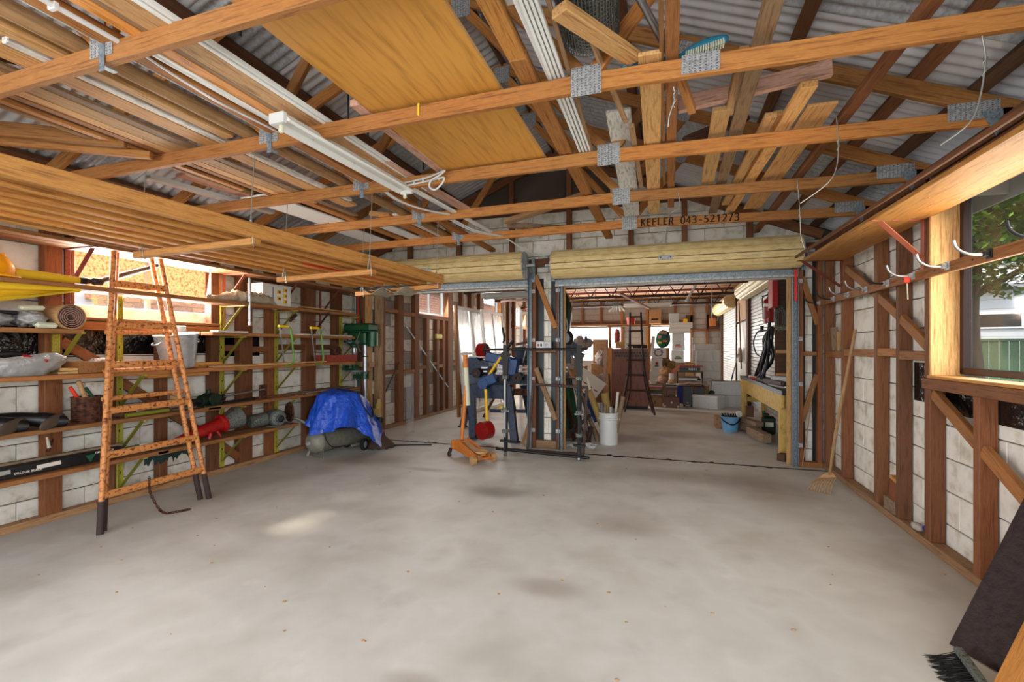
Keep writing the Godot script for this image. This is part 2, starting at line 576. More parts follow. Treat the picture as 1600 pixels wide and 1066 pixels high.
	mat("red_dull", Color(0.62, 0.24, 0.18), 0.6, 0, fine)
	mat("tarp", Color(0.12, 0.34, 0.82), 0.33, 0, fine, Vector3(2.5, 2.5, 2.5), crease, 1.6)
	mat("blue", Color(0.07, 0.15, 0.27), 0.45, 0.1, peel, Vector3(0.8, 0.8, 0.8))
	mat("blue_light", Color(0.09, 0.26, 0.47), 0.4, 0.1, fine)
	mat("bucket_blue", Color(0.40, 0.60, 0.76), 0.45)
	mat("tank", Color(0.54, 0.535, 0.485), 0.5, 0.15, blotch, Vector3(1.6, 1.6, 1.6))
	mat("alu", Color(0.70, 0.71, 0.72), 0.42, 0.5, blotch, Vector3(1.2, 1.2, 1.2))
	mat("motor", Color(0.40, 0.43, 0.41), 0.55, 0.25, peel, Vector3(3, 3, 3))
	mat("bag", Color(0.62, 0.61, 0.60), 0.3, 0, null, Vector3(3, 3, 3), crease, 1.3)
	mat("dustplastic", Color(0.62, 0.58, 0.50), 0.35, 0, blotch, Vector3(2, 2, 2), crease, 1.2)
	mat("denim", Color(0.42, 0.50, 0.58), 0.9, 0, fine, Vector3(2, 2, 2))
	mat("rag", Color(0.74, 0.70, 0.66), 0.9, 0, fine, Vector3(2, 2, 2), crease, 0.8)
	mat("red_cloth", Color(0.72, 0.24, 0.22), 0.85, 0, fine, Vector3(2, 2, 2))
	mat("leather", Color(0.62, 0.50, 0.26), 0.8, 0, fine, Vector3(2, 2, 2))
	mat("tan", Color(0.76, 0.60, 0.41), 0.7, 0, grain, Vector3(0.3, 3, 3))
	mat("grime", Color(0.33, 0.24, 0.19), 0.85, 0.1, fine, Vector3(2, 2, 2))
	mat("carpet", Color(0.62, 0.47, 0.40), 0.95, 0, fine, Vector3(3, 3, 3))
	mat("boot", Color(0.055, 0.06, 0.075), 0.4)
	mat("sole", Color(0.30, 0.25, 0.20), 0.8)
	mat("lumber_old", Color(0.55, 0.47, 0.38), 0.85, 0, grain, Vector3(0.6, 3, 3))
	mat("bench", Color(0.80, 0.66, 0.33), 0.6, 0, blotch, Vector3(1, 1, 1))
	mat("suitcase", Color(0.42, 0.19, 0.09), 0.5, 0, fine)
	mat("aluframe", Color(0.74, 0.74, 0.73), 0.4, 0.3)
	mat("bronze", Color(0.23, 0.15, 0.115), 0.45, 0.3)
	mat("extinguisher", Color(0.56, 0.055, 0.05), 0.3)
	mat("hose", Color(0.045, 0.06, 0.12), 0.4)
	mat("mesh", Color(0.42, 0.42, 0.40), 0.6, 0.4)
	mat("teal", Color(0.10, 0.47, 0.58), 0.45)
	mat("bristle", Color(0.80, 0.80, 0.70), 0.9)
	mat("brick", Color(0.66, 0.42, 0.31), 0.9, 0, fine)
	mat("leaf", Color(0.20, 0.35, 0.07), 0.6)
	mat("leaf_b", Color(0.38, 0.50, 0.12), 0.6)
	mat("leaf_c", Color(0.60, 0.62, 0.22), 0.6)
	for k in ["leaf", "leaf_b", "leaf_c"]:
		M[k].backlight_enabled = true
		M[k].backlight = Color(0.5, 0.6, 0.2)
	mat("bark", Color(0.28, 0.23, 0.18), 0.95, 0, fine, Vector3(3, 1, 3), fine_n, 1.0)
	mat("siding", Color(0.72, 0.73, 0.73), 0.7)
	mat("fence", Color(0.30, 0.42, 0.30), 0.6, 0, fine)
	mat("soil", Color(0.30, 0.30, 0.20), 0.95, 0, fine)
	mat("ink", Color(0.10, 0.06, 0.04), 0.9)
	mat("print_blue", Color(0.10, 0.16, 0.45), 0.8)
	mat("print_green", Color(0.10, 0.35, 0.24), 0.8)
	mat("print_red", Color(0.66, 0.10, 0.12), 0.8)
	for q in [["stain_dark", Color(0.42, 0.40, 0.37), 0.30], ["stain_brown", Color(0.56, 0.44, 0.33), 0.24]]:
		var gt := GradientTexture2D.new()
		gt.width = 128
		gt.height = 128
		gt.fill = GradientTexture2D.FILL_RADIAL
		gt.fill_from = Vector2(0.5, 0.5)
		gt.fill_to = Vector2(1.0, 0.5)
		var gg := Gradient.new()
		var c: Color = q[1]
		gg.offsets = PackedFloat32Array([0.0, 0.45, 0.8, 1.0])
		gg.colors = PackedColorArray([Color(c, q[2]), Color(c, q[2] * 0.75), Color(c, q[2] * 0.2), Color(c, 0.0)])
		gt.gradient = gg
		var sm := mat(q[0], Color(1, 1, 1), 0.6)
		sm.albedo_texture = gt
		sm.transparency = BaseMaterial3D.TRANSPARENCY_ALPHA
	var glass := mat("glass", Color(0.75, 0.8, 0.8, 0.10), 0.05)
	glass.transparency = BaseMaterial3D.TRANSPARENCY_ALPHA
	var tint := mat("glass_dimming", Color(0.30, 0.31, 0.29, 0.22), 0.06)  # grey put into the pane to dim the bright view outside
	tint.transparency = BaseMaterial3D.TRANSPARENCY_ALPHA
	tint.metallic_specular = 0.25
	glass.metallic_specular = 0.3
	var poly := mat("film_clear", Color(0.75, 0.76, 0.76, 0.25), 0.2)
	poly.transparency = BaseMaterial3D.TRANSPARENCY_ALPHA
	var trans := mat("fibreglass", Color(0.90, 0.91, 0.90), 0.6)
	trans.backlight_enabled = true
	trans.backlight = Color(1, 1, 1) * 1.6
	var paint := mat("window_paint", Color(0.97, 0.82, 0.72), 0.6, 0, fine, Vector3(1, 1, 1))
	paint.backlight_enabled = true
	paint.backlight = Color(1.9, 1.8, 1.7)

# ---------------------------------------------------------------- the setting
# courses of blocks on the plane x = p ("z" walls) or z = p ("x" walls); out is the side the wall's thickness lies on
func courses(parent: Node, run: String, p: float, out: float, a0: float, a1: float, y1: float, holes: Array, mats: Array, top = null) -> void:
	var row = 0
	var y = -0.032
	while y < y1 - 0.02:
		var h = minf(COURSE, y1 - y)
		var spans = [[a0, a1]]
		var mid = y + h * 0.5
		if top != null:
			var lim: Array = top.call(y + h * 0.8)
			spans = [[maxf(a0, lim[0]), minf(a1, lim[1])]]
		for hole in holes:
			if mid > hole[2] and mid < hole[3]:
				var next = []
				for s in spans:
					if hole[0] > s[0]:
						next.append([s[0], minf(hole[0], s[1])])
					if hole[1] < s[1]:
						next.append([maxf(hole[1], s[0]), s[1]])
				spans = next
		for s in spans:
			var c: float = floorf(s[0] / 0.465) * 0.465 + (0.2325 if row % 2 else 0.0) - 0.465
			while c < s[1]:
				var b0 = maxf(c, s[0])
				var b1 = minf(c + 0.465, s[1])
				if b1 - b0 > 0.05:
					var l = snappedf(b1 - b0 - 0.003, 0.005)
					var m: Material = M[mats[rng.randi() % mats.size()]]
					var lip = rng.randf_range(-0.003, 0.003)
					if run == "z":
						block(parent, "block", v(p + out * (0.05 + lip), mid, (b0 + b1) * 0.5), Vector3(0.1, snappedf(h - 0.008, 0.005), l), m, 0.004)
					else:
						block(parent, "block", v((b0 + b1) * 0.5, mid, p + out * (0.05 + lip)), Vector3(l, snappedf(h - 0.008, 0.005), 0.1), m, 0.004)
				c += 0.465
		y += COURSE
		row += 1

func stud(parent: Node, x0: float, x1: float, z0: float, z1: float, y0: float, y1: float, kind := "stud", called := "stud") -> void:
	bar(parent, called, v((x0 + x1) * 0.5, y0, (z0 + z1) * 0.5), v((x0 + x1) * 0.5, y1, (z0 + z1) * 0.5), absf(x1 - x0), absf(z1 - z0), w(kind), Vector3.RIGHT)

# a window of two sashes in a wall along z: frame, rails, glass
func window_in(called: String, x: float, z0: float, z1: float, y0: float, y1: float, frame: String, out: float, panes: String, mid := true, depth := 0.06) -> Node3D:
	var o = structure(called, v(x, y0, (z0 + z1) * 0.5))
	var t = 0.045
	bar(o, "frame_rail", v(x, y0 + t / 2, z0), v(x, y0 + t / 2, z1), t, depth, M[frame])
	bar(o, "frame_rail", v(x, y1 - t / 2, z0), v(x, y1 - t / 2, z1), t, depth, M[frame])
	bar(o, "frame_stile", v(x, y0, z0 + t / 2), v(x, y1, z0 + t / 2), depth, t, M[frame], Vector3.RIGHT)
	bar(o, "frame_stile", v(x, y0, z1 - t / 2), v(x, y1, z1 - t / 2), depth, t, M[frame], Vector3.RIGHT)
	if mid:
		bar(o, "meeting_stile", v(x, y0, (z0 + z1) / 2), v(x, y1, (z0 + z1) / 2), depth * 0.7, t * 0.9, M[frame], Vector3.RIGHT)
	var parts = [[z0 + t, (z0 + z1) / 2 - t / 2], [(z0 + z1) / 2 + t / 2, z1 - t]] if mid else [[z0 + t, z1 - t]]
	for q in parts:
		block(o, "pane", v(x + out * 0.01, (y0 + y1) / 2, (q[0] + q[1]) / 2), Vector3(0.004, y1 - y0 - 2 * t, q[1] - q[0]), M[panes], 0.0)
	return o

# a rolled-up steel roller door between x0 and x1
func roller(called: String, x0: float, x1: float, y: float, z: float, r: float, plate_x: float) -> Node3D:
	var o = structure(called, v((x0 + x1) / 2, 2.3, ZD))
	var poly = PackedVector2Array()
	var ribs = 15
	for i in ribs:
		for q in [[0.0, 0.0], [0.30, 0.0], [0.33, -0.004], [0.36, 0.0], [0.80, 0.0], [0.83, -0.017], [0.93, -0.017], [0.96, 0.0]]:
			var a = TAU * (i + q[0]) / ribs
			poly.append(Vector2(cos(a), sin(a)) * (r + q[1]))
	var st = S()
	var t = along(v(x0, y, z), v(x1, y, z))
	Pr(st, Transform3D(Basis(t.basis.y, t.basis.z, t.basis.x), t.origin), poly, x1 - x0)
	P(o, "curtain", st, M["cream"])
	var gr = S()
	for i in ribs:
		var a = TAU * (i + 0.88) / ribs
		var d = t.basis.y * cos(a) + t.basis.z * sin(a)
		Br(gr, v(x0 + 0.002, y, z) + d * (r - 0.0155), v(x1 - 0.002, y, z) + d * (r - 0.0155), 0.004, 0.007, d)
	P(o, "shade_in_grooves", gr, M["groove_shade"])  # dark strips that paint shade into the grooves of the drum
	for e in [x0, x1]:
		var st2 = S()
		var s = 1.0 if e == x1 else -1.0
		Cy(st2, v(e, y, z), v(e + s * 0.012, y, z), r * 0.97, 40)
		Cy(st2, v(e + s * 0.012, y, z), v(e + s * 0.02, y, z), r * 0.55, 28)
		for i in 10:
			var a = TAU * i / 10.0
			Br(st2, v(e + s * 0.018, y + sin(a) * r * 0.3, z + cos(a) * r * 0.3), v(e + s * 0.018, y + sin(a) * r * 0.93, z + cos(a) * r * 0.93), 0.012, 0.02, Vector3.RIGHT)
		P(o, "drum_wheel", st2, M["zinc"])
	var ax = S()
	Cy(ax, v(x0 - 0.12, y, z), v(x1 + 0.15, y, z), 0.022, 12)
	P(o, "axle", ax, M["zinc"])
	block(o, "bottom_rail", v((x0 + x1) / 2, y - r - 0.028, ZD - 0.06), Vector3(x1 - x0 + 0.02, 0.07, 0.035), M["galv"])
	block(o, "bottom_rail", v((x0 + x1) / 2, y - r - 0.072, ZD - 0.05), Vector3(x1 - x0 + 0.02, 0.03, 0.06), M["zinc"])
	block(o, "label_plate", v(plate_x, y - 0.02, z - r - 0.002), Vector3(0.17, 0.055, 0.006), M["zinc"])
	for k in 2:
		block(o, "plate_rivet", v(plate_x - 0.06 + 0.12 * k, y - 0.02, z - r - 0.007), Vector3(0.012, 0.012, 0.006), M["iron"])
	return o

func track(o: Node, x: float, y1: float) -> void:
	var st = S()
	Br(st, v(x - 0.028, 0, ZD - 0.04), v(x - 0.028, y1, ZD - 0.04), 0.006, 0.075, Vector3.RIGHT)
	Br(st, v(x + 0.028, 0, ZD - 0.04), v(x + 0.028, y1, ZD - 0.04), 0.006, 0.075, Vector3.RIGHT)
	Br(st, v(x, 0, ZD - 0.005), v(x, y1, ZD - 0.005), 0.06, 0.005, Vector3.RIGHT)
	P(o, "guide_track", st, M["galv"])

func setting() -> void:
	# floor: two slabs with a dirty joint under the roller doors
	var fl = structure("floor", v(-1.5, 0, 4))
	block(fl, "slab", v(-1.6, -0.1, 0.365), Vector3(7.4, 0.2, 11.93), M["slab"], 0.0)
	block(fl, "slab", v(-1.6, -0.1, 13.0), Vector3(7.4, 0.2, 13.25), M["slab"], 0.0)
	block(fl, "joint", v(-1.6, -0.0485, 6.352), Vector3(7.2, 0.1, 0.045), M["dirt"], 0.0)
	var st = S()
	for i in 36:
		var x = rng.randf_range(-4.0, 1.45)
		var s = rng.randf_range(0.008, 0.03)
		Bl(st, Transform3D(Basis(), v(x, 0.001, 6.355 + rng.randf_range(-0.04, 0.04))), Vector3(s * 1.6, s * 0.25, s), 0.3, 3.0, i, 6, 4)
	P(fl, "grit", st, M["dirt"]).set_meta("kind", "stuff")
	# oil marks and worn patches on the slab
	for q in [[-1.62, 4.40, 0.42, 0.24, "stain_dark"], [-2.70, 4.95, 0.35, 0.10, "stain_brown"], [-0.70, 2.75, 0.30, 0.15, "stain_brown"], [-0.35, 3.9, 0.5, 0.3, "stain_brown"], [1.0, 5.3, 0.6, 0.7, "stain_brown"], [0.3, 5.6, 1.1, 0.4, "stain_brown"], [-1.05, 1.78, 0.20, 0.10, "stain_brown"], [-3.6, 5.2, 0.7, 0.4, "stain_brown"], [-0.9, 7.6, 1.0, 0.5, "stain_dark"], [0.3, 8.2, 0.9, 0.5, "stain_brown"]]:
		var sq = SurfaceTool.new()
		sq.begin(Mesh.PRIMITIVE_TRIANGLES)
		var uv = [Vector2(0, 0), Vector2(1, 0), Vector2(1, 1), Vector2(0, 0), Vector2(1, 1), Vector2(0, 1)]
		for u in uv:
			sq.set_normal(Vector3.UP)
			sq.set_uv(u)
			sq.add_vertex(v(q[0] + (u.x - 0.5) * 2.0 * q[2], 0.0006 + 0.0001 * (fl.get_child_count() % 9), q[1] - (u.y - 0.5) * 2.0 * q[3]))
		P(fl, "floor_stain", sq, M[q[4]])
	# ---- left wall
	var wl = structure("wall_left", v(-4.95, 0, 3.3))
	var hole = [2.66, 4.04, 1.73, 2.42]
	courses(wl, "z", -4.955, -1.0, 0.5, ZD + 0.1, 2.76, [hole], ["block", "block_b", "block_c", "block"])
	for q in [[-4.3, -2.6, 0.0, 2.76], [-2.6, -0.8, 0.0, 1.25], [-2.6, -0.8, 2.45, 2.76], [-0.8, 2.66, 0.0, 2.76], [4.04, 6.75, 0.0, 2.76], [2.66, 4.04, 0.0, 1.73], [2.66, 4.04, 2.42, 2.76]]:  # gap behind the camera is an opening added for the left fill light
		block(wl, "mortar", v(-5.02, (q[2] + q[3]) / 2, (q[0] + q[1]) / 2), Vector3(0.1, q[3] - q[2], q[1] - q[0]), M["mortar"], 0.0)
	for q in [[1.45, 1.55], [1.93, 2.02], [2.451, 2.571], [2.955, 3.035], [3.37, 3.45], [3.93, 4.03], [4.304, 4.487], [4.731, 4.856], [5.382, 5.586], [5.99, 6.165]]:
		var full: bool = q[0] < 2.6 or q[0] > 3.9
		stud(wl, -4.94, XL, q[0], q[1], 0.06, 2.68 if full else 1.62)
	bar(wl, "bottom_plate", v(-4.895, 0.03, 0.5), v(-4.895, 0.03, 6.5), 0.06, 0.09, w("grey"))
	bar(wl, "top_plate", v(-4.895, 2.715, -4.2), v(-4.895, 2.715, 6.5), 0.08, 0.09, w("stud"))
	bar(wl, "sill_trimmer", v(-4.893, 1.64, 2.57), v(-4.893, 1.64, 4.05), 0.075, 0.094, w("shelf"))
	bar(wl, "window_sill", v(-4.9, 1.70, 2.66), v(-4.9, 1.70, 4.04), 0.03, 0.14, w("shelf"))
	bar(wl, "head_trimmer", v(-4.893, 2.46, 2.57), v(-4.893, 2.46, 4.05), 0.09, 0.094, w("stud"))
	bar(wl, "window_reveal", v(-4.93, 1.72, 4.045), v(-4.93, 2.42, 4.045), 0.14, 0.03, w("amber"), Vector3.RIGHT)
	bar(wl, "window_reveal", v(-4.93, 1.72, 2.65), v(-4.93, 2.42, 2.65), 0.14, 0.03, w("stud"), Vector3.RIGHT)
	for q in [[1.55, 2.45, 1.30], [2.02, 2.45, 1.33], [4.05, 4.3, 1.44], [4.49, 4.73, 1.42], [4.86, 5.38, 1.45], [5.59, 5.99, 1.45]]:
		bar(wl, "nogging", v(-4.895, q[2], q[0]), v(-4.895, q[2], q[1]), 0.075, 0.085, w("stud"))
	for q in [[2.57, 1.50, 2.95, 1.24], [3.035, 1.12, 3.37, 0.87], [3.45, 0.80, 3.93, 0.44], [4.03, 0.36, 4.3, 0.14]]:
		bar(wl, "brace", v(-4.88, q[1], q[0]), v(-4.88, q[3], q[2]), 0.085, 0.04, w("stud"))
	block(wl, "black_sheet", v(-4.948, 1.50, 3.2), Vector3(0.006, 0.24, 2.3), M["film"], 0.0)
	block(wl, "black_sheet", v(-4.948, 1.47, 4.4), Vector3(0.006, 0.26, 0.55), M["film"], 0.0)
	var win = window_in("window_1", -5.0, 2.66, 4.04, 1.73, 2.42, "aluframe", -1.0, "glass")
	# the upper half of the glass is painted over and flaking
	var pst = S()
	for side in [[2.71, 3.325, 0.0], [3.375, 3.995, 1.0]]:
		var poly = PackedVector2Array([Vector2(side[0], 2.375), Vector2(side[1], 2.375)])
		var e = 12
		for i in e + 1:
			var u = 1.0 - float(i) / e
			var zz: float = lerpf(side[0], side[1], u)
			var low = 1.94 + 0.02 * sin(u * 17.0)
			if side[2] == 0.0 and u < 0.25:
				low = 1.94 + 0.26 * (0.25 - u) / 0.25 * (1.0 + 0.2 * sin(u * 50.0))
			poly.append(Vector2(zz, low))
		Pr(pst, Transform3D(Basis(Vector3(0, 0, -1), Vector3.UP, Vector3.RIGHT), Vector3(-4.992, 0, 0)), poly, 0.003)
	P(win, "paint_film", pst, M["window_paint"])
	# ---- right wall
	var wr = structure("wall_right", v(1.87, 0, 3.3))
	hole = [2.3, 4.09, 1.19, 2.58]
	courses(wr, "z", 1.873, 1.0, 0.8, ZD + 0.1, 2.76, [hole], ["block", "block", "block_c"])
	for q in [[-4.3, -2.4, 0.0, 2.76], [-2.4, -0.6, 0.0, 1.25], [-2.4, -0.6, 2.45, 2.76], [-0.6, 2.3, 0.0, 2.76], [4.09, 6.75, 0.0, 2.76], [2.3, 4.09, 0.0, 1.19], [2.3, 4.09, 2.58, 2.76]]:  # unseen opening left here too, added for the right fill light
		block(wr, "mortar", v(1.94, (q[2] + q[3]) / 2, (q[0] + q[1]) / 2), Vector3(0.1, q[3] - q[2], q[1] - q[0]), M["mortar"], 0.0)
	for q in [[2.9, 2.96, 0], [3.544, 3.606, 0], [4.098, 4.177, 1], [4.575, 4.625, 1], [4.985, 5.055, 1], [5.82, 5.895, 1], [6.40, 6.46, 1], [1.9, 1.97, 1], [2.24, 2.3, 1]]:
		stud(wr, XR, 1.865, q[0], q[1], 0.06, 2.66 if q[2] else 1.16)
	stud(wr, XR, 1.865, 4.1, 4.16, 2.50, 2.66)
	bar(wr, "bottom_plate", v(1.819, 0.03, 0.6), v(1.819, 0.03, 6.5), 0.06, 0.092, w("grey", 2))
	bar(wr, "top_plate", v(1.819, 2.70, -4.2), v(1.819, 2.70, 6.5), 0.085, 0.09, w("stud", 0))
	bar(wr, "sill_trimmer", v(1.800, 1.19, 2.2), v(1.800, 1.19, 4.15), 0.075, 0.11, w("stud", 3))
	bar(wr, "window_sill", v(1.83, 1.24, 2.3), v(1.83, 1.24, 4.09), 0.022, 0.16, w("amber", 1))
	bar(wr, "window_reveal", v(1.86, 1.25, 4.085), v(1.86, 2.56, 4.085), 0.19, 0.025, w("pale", 3), Vector3.RIGHT)
	bar(wr, "head_trimmer", v(1.819, 2.60, 2.2), v(1.819, 2.60, 4.15), 0.09, 0.09, w("stud", 2))
	for q in [[4.178, 4.575, 1.385], [4.626, 4.984, 1.405], [5.056, 5.82, 1.395], [5.9, 6.4, 1.37]]:
		bar(wr, "nogging", v(1.819, q[2], q[0]), v(1.819, q[2], q[1]), 0.07, 0.088, w("shelf"))
	for q in [[5.056, 1.93, 5.8, 2.28], [4.626, 1.71, 4.984, 1.89], [4.178, 1.46, 4.575, 1.68], [3.607, 0.86, 4.097, 1.12], [2.961, 0.52, 3.543, 0.83]]:
		bar(wr, "brace", v(1.80, q[1], q[0]), v(1.80, q[3], q[2]), 0.08, 0.04, w("shelf"))
	block(wr, "black_sheet", v(1.868, 1.09, 3.35), Vector3(0.006, 0.20, 2.0), M["film"], 0.0)
	block(wr, "black_sheet", v(1.868, 1.18, 4.35), Vector3(0.006, 0.3, 0.4), M["film"], 0.0)
	window_in("window_2", 1.955, 2.35, 4.075, 1.262, 2.54, "bronze", 1.0, "glass_dimming", true, 0.05)
	# ---- wall with the roller doors
	var wf = structure("wall_far", v(-1.5, 0, ZD + 0.05))
	var gable = func(y: float) -> Array:
		if y < 2.8:
			return [-4.95, 1.9]
		var r: float = (4.3 - y) / 0.415
		return [-1.54 - r, -1.54 + r]
	courses(wf, "x", ZD + 0.06, 1.0, -4.95, 1.9, 4.2, [[-4.62, -1.90, -1.0, 2.40], [-1.44, 1.50, -1.0, 2.40]], ["block", "block_b", "block_c"], gable)
	var poly = PackedVector2Array([Vector2(-5.1, 2.4), Vector2(2.0, 2.4), Vector2(2.0, 2.86), Vector2(-1.54, 4.33), Vector2(-5.1, 2.86)])
	st = S()
	Pr(st, Transform3D(Basis(), v(0, 0, ZD + 0.2)), poly, 0.12)
	for q in [[-5.1, -4.62], [-1.90, -1.44], [1.50, 2.0]]:
		Bx(st, Transform3D(Basis(), v((q[0] + q[1]) / 2, 1.2, ZD + 0.2)), Vector3(q[1] - q[0], 2.4, 0.12), 0.0)
	P(wf, "mortar", st, M["mortar"])
	for x in [-3.9, -3.05, -2.2, -1.35, -0.5, 0.18, 0.95]:
		var yt: float = 4.25 - absf(x + 1.54) * 0.415 - 0.05
		stud(wf, x, x + 0.07, ZD - 0.03, ZD + 0.05, 2.62, yt, "stud", "stud")
	bar(wf, "lintel", v(-4.8, 2.66, ZD + 0.01), v(1.8, 2.66, ZD + 0.01), 0.11, 0.09, w("stud", 1))
	bar(wf, "nogging", v(-3.2, 3.42, ZD + 0.01), v(0.2, 3.42, ZD + 0.01), 0.08, 0.09, w("dark", 1))
	block(wf, "gable_sheet", v(-1.75, 3.72, ZD + 0.052), Vector3(2.0, 0.52, 0.012), M["sole"], 0.0)
	bar(wf, "gable_rafter", v(-4.85, 2.80, ZD - 0.02), v(-1.54, 4.18, ZD - 0.02), 0.11, 0.05, w("stud", 2))
	bar(wf, "gable_rafter", v(1.77, 2.80, ZD - 0.02), v(-1.54, 4.18, ZD - 0.02), 0.11, 0.05, w("stud", 3))
	# the post between the doors and the pier beside the right door
	for q in [[-1.845, -1.79], [-1.49, -1.445]]:
		bar(wf, "stud", v((q[0] + q[1]) / 2, 0.0, ZD), v((q[0] + q[1]) / 2, 2.62, ZD), 0.055, 0.09, w("stud"), Vector3.RIGHT)
	bar(wf, "nogging", v(-1.79, 1.40, ZD), v(-1.49, 1.40, ZD), 0.05, 0.08, w("shelf"))
	bar(wf, "bottom_plate", v(-1.79, 0.06, ZD), v(-1.49, 0.06, ZD), 0.11, 0.08, w("grey"))
	bar(wf, "brace", v(-1.80, 2.48, ZD - 0.035), v(-1.50, 1.72, ZD - 0.035), 0.07, 0.03, w("truss"))
	bar(wf, "brace", v(-1.79, 1.15, ZD - 0.035), v(-1.50, 0.42, ZD - 0.035), 0.07, 0.03, w("grey"))
	for x in [-1.745, -1.535]:
		block(wf, "black_strip", v(x, 1.22, ZD + 0.045), Vector3(0.10, 2.44, 0.006), M["black"], 0.0)
	for q in [[1.515, 1.565], [1.71, 1.77]]:
		bar(wf, "stud", v((q[0] + q[1]) / 2, 0.06, ZD), v((q[0] + q[1]) / 2, 2.62, ZD), 0.05, 0.09, w("stud"), Vector3.RIGHT)
	bar(wf, "nogging", v(1.565, 1.37, ZD), v(1.71, 1.37, ZD), 0.05, 0.08, w("shelf"))
	bar(wf, "bottom_plate", v(1.51, 0.03, ZD), v(1.77, 0.03, ZD), 0.06, 0.09, w("shelf"))
	bar(wf, "brace", v(1.55, 2.30, ZD - 0.03), v(1.72, 1.72, ZD - 0.03), 0.06, 0.03, w("shelf"))
	bar(wf, "brace", v(1.55, 0.55, ZD - 0.03), v(1.71, 1.12, ZD - 0.03), 0.06, 0.03, w("shelf"))
	for x in [1.585, 1.70]:
		block(wf, "black_strip", v(x, 1.25, ZD + 0.045), Vector3(0.04, 2.5, 0.006), M["black"], 0.0)
	# left corner by the drill press
	bar(wf, "stud", v(-4.70, 0.0, ZD - 0.03), v(-4.70, 2.62, ZD - 0.03), 0.06, 0.09, w("stud"), Vector3.RIGHT)
	bar(wf, "stud", v(-4.60, 0.0, ZD - 0.05), v(-4.60, 2.62, ZD - 0.05), 0.10, 0.05, w("pale", 4), Vector3.RIGHT)
	bar(wf, "brace", v(-4.82, 1.1, ZD - 0.06), v(-4.72, 1.9, ZD - 0.06), 0.06, 0.03, w("stud"))
	# roller doors
	var d1 = roller("door_1", -4.82, -1.905, 2.60, 6.33, 0.195, -3.36)
	track(d1, -1.875, 2.5)
	track(d1, -4.77, 2.5)
	var d2 = roller("door_2", -1.49, 1.49, 2.585, 6.33, 0.195, -0.02)
	track(d2, -1.425, 2.42)
	track(d2, 1.475, 2.42)
	bar(d2, "door_jamb", v(1.425, 0, ZD + 0.03), v(1.425, 2.38, ZD + 0.03), 0.05, 0.03, w("pale", 0), Vector3.RIGHT)
	bar(d2, "door_jamb", v(-1.385, 0, ZD + 0.03), v(-1.385, 2.38, ZD + 0.03), 0.03, 0.03, w("pale", 1), Vector3.RIGHT)
	block(d2, "warning_label", v(1.475, 2.2, ZD - 0.081), Vector3(0.03, 0.38, 0.003), M["orange_bright"], 0.0)
	block(d1, "warning_label", v(-4.77, 2.1, ZD - 0.081), Vector3(0.03, 0.5, 0.003), M["orange_bright"], 0.0)
	for q in [[d1, -1.83], [d2, -1.465], [d2, 1.525]]:
		for y in [0.26, 1.0, 1.55, 2.25]:
			var s = S()
			Bx(s, Transform3D(Basis(), v(q[1], y, ZD - 0.05)), Vector3(0.06, 0.05, 0.012))
			Bx(s, Transform3D(Basis(), v(q[1], y, ZD - 0.06)), Vector3(0.02, 0.02, 0.02))
			P(q[0], "track_clip", s, M["zinc"])
	# drum brackets and the chain wheel at the middle post
	for q in [[d1, -1.82], [d2, 1.56], [d2, -1.53]]:
		var s = S()
		Bx(s, Transform3D(Basis(), v(q[1], 2.55, ZD - 0.06)), Vector3(0.05, 0.34, 0.02))
		Br(s, v(q[1], 2.42, ZD - 0.06), v(q[1], 2.60, 6.33), 0.04, 0.008)
		Br(s, v(q[1], 2.62, ZD - 0.06), v(q[1], 2.60, 6.33), 0.04, 0.008)
		P(q[0], "drum_bracket", s, M["galv"])
	# ---- front wall behind the camera, with its open doorway
	var wb = structure("wall_near", v(-1.5, 0, -4.25))
	for q in [[-5.1, -4.5, 0.0, 2.8], [1.4, 2.0, 0.0, 2.8], [-4.5, 1.4, 2.75, 2.8]]:
		block(wb, "pier", v((q[0] + q[1]) / 2, (q[2] + q[3]) / 2, -4.28), Vector3(q[1] - q[0], q[3] - q[2], 0.15), M["block_b"], 0.0)
	st = S()
	Pr(st, Transform3D(Basis(), v(0, 0, -4.28)), PackedVector2Array([Vector2(-5.1, 2.8), Vector2(2.0, 2.8), Vector2(2.0, 2.86), Vector2(-1.54, 4.33), Vector2(-5.1, 2.86)]), 0.12)
	P(wb, "gable", st, M["block_b"])
	store_room()

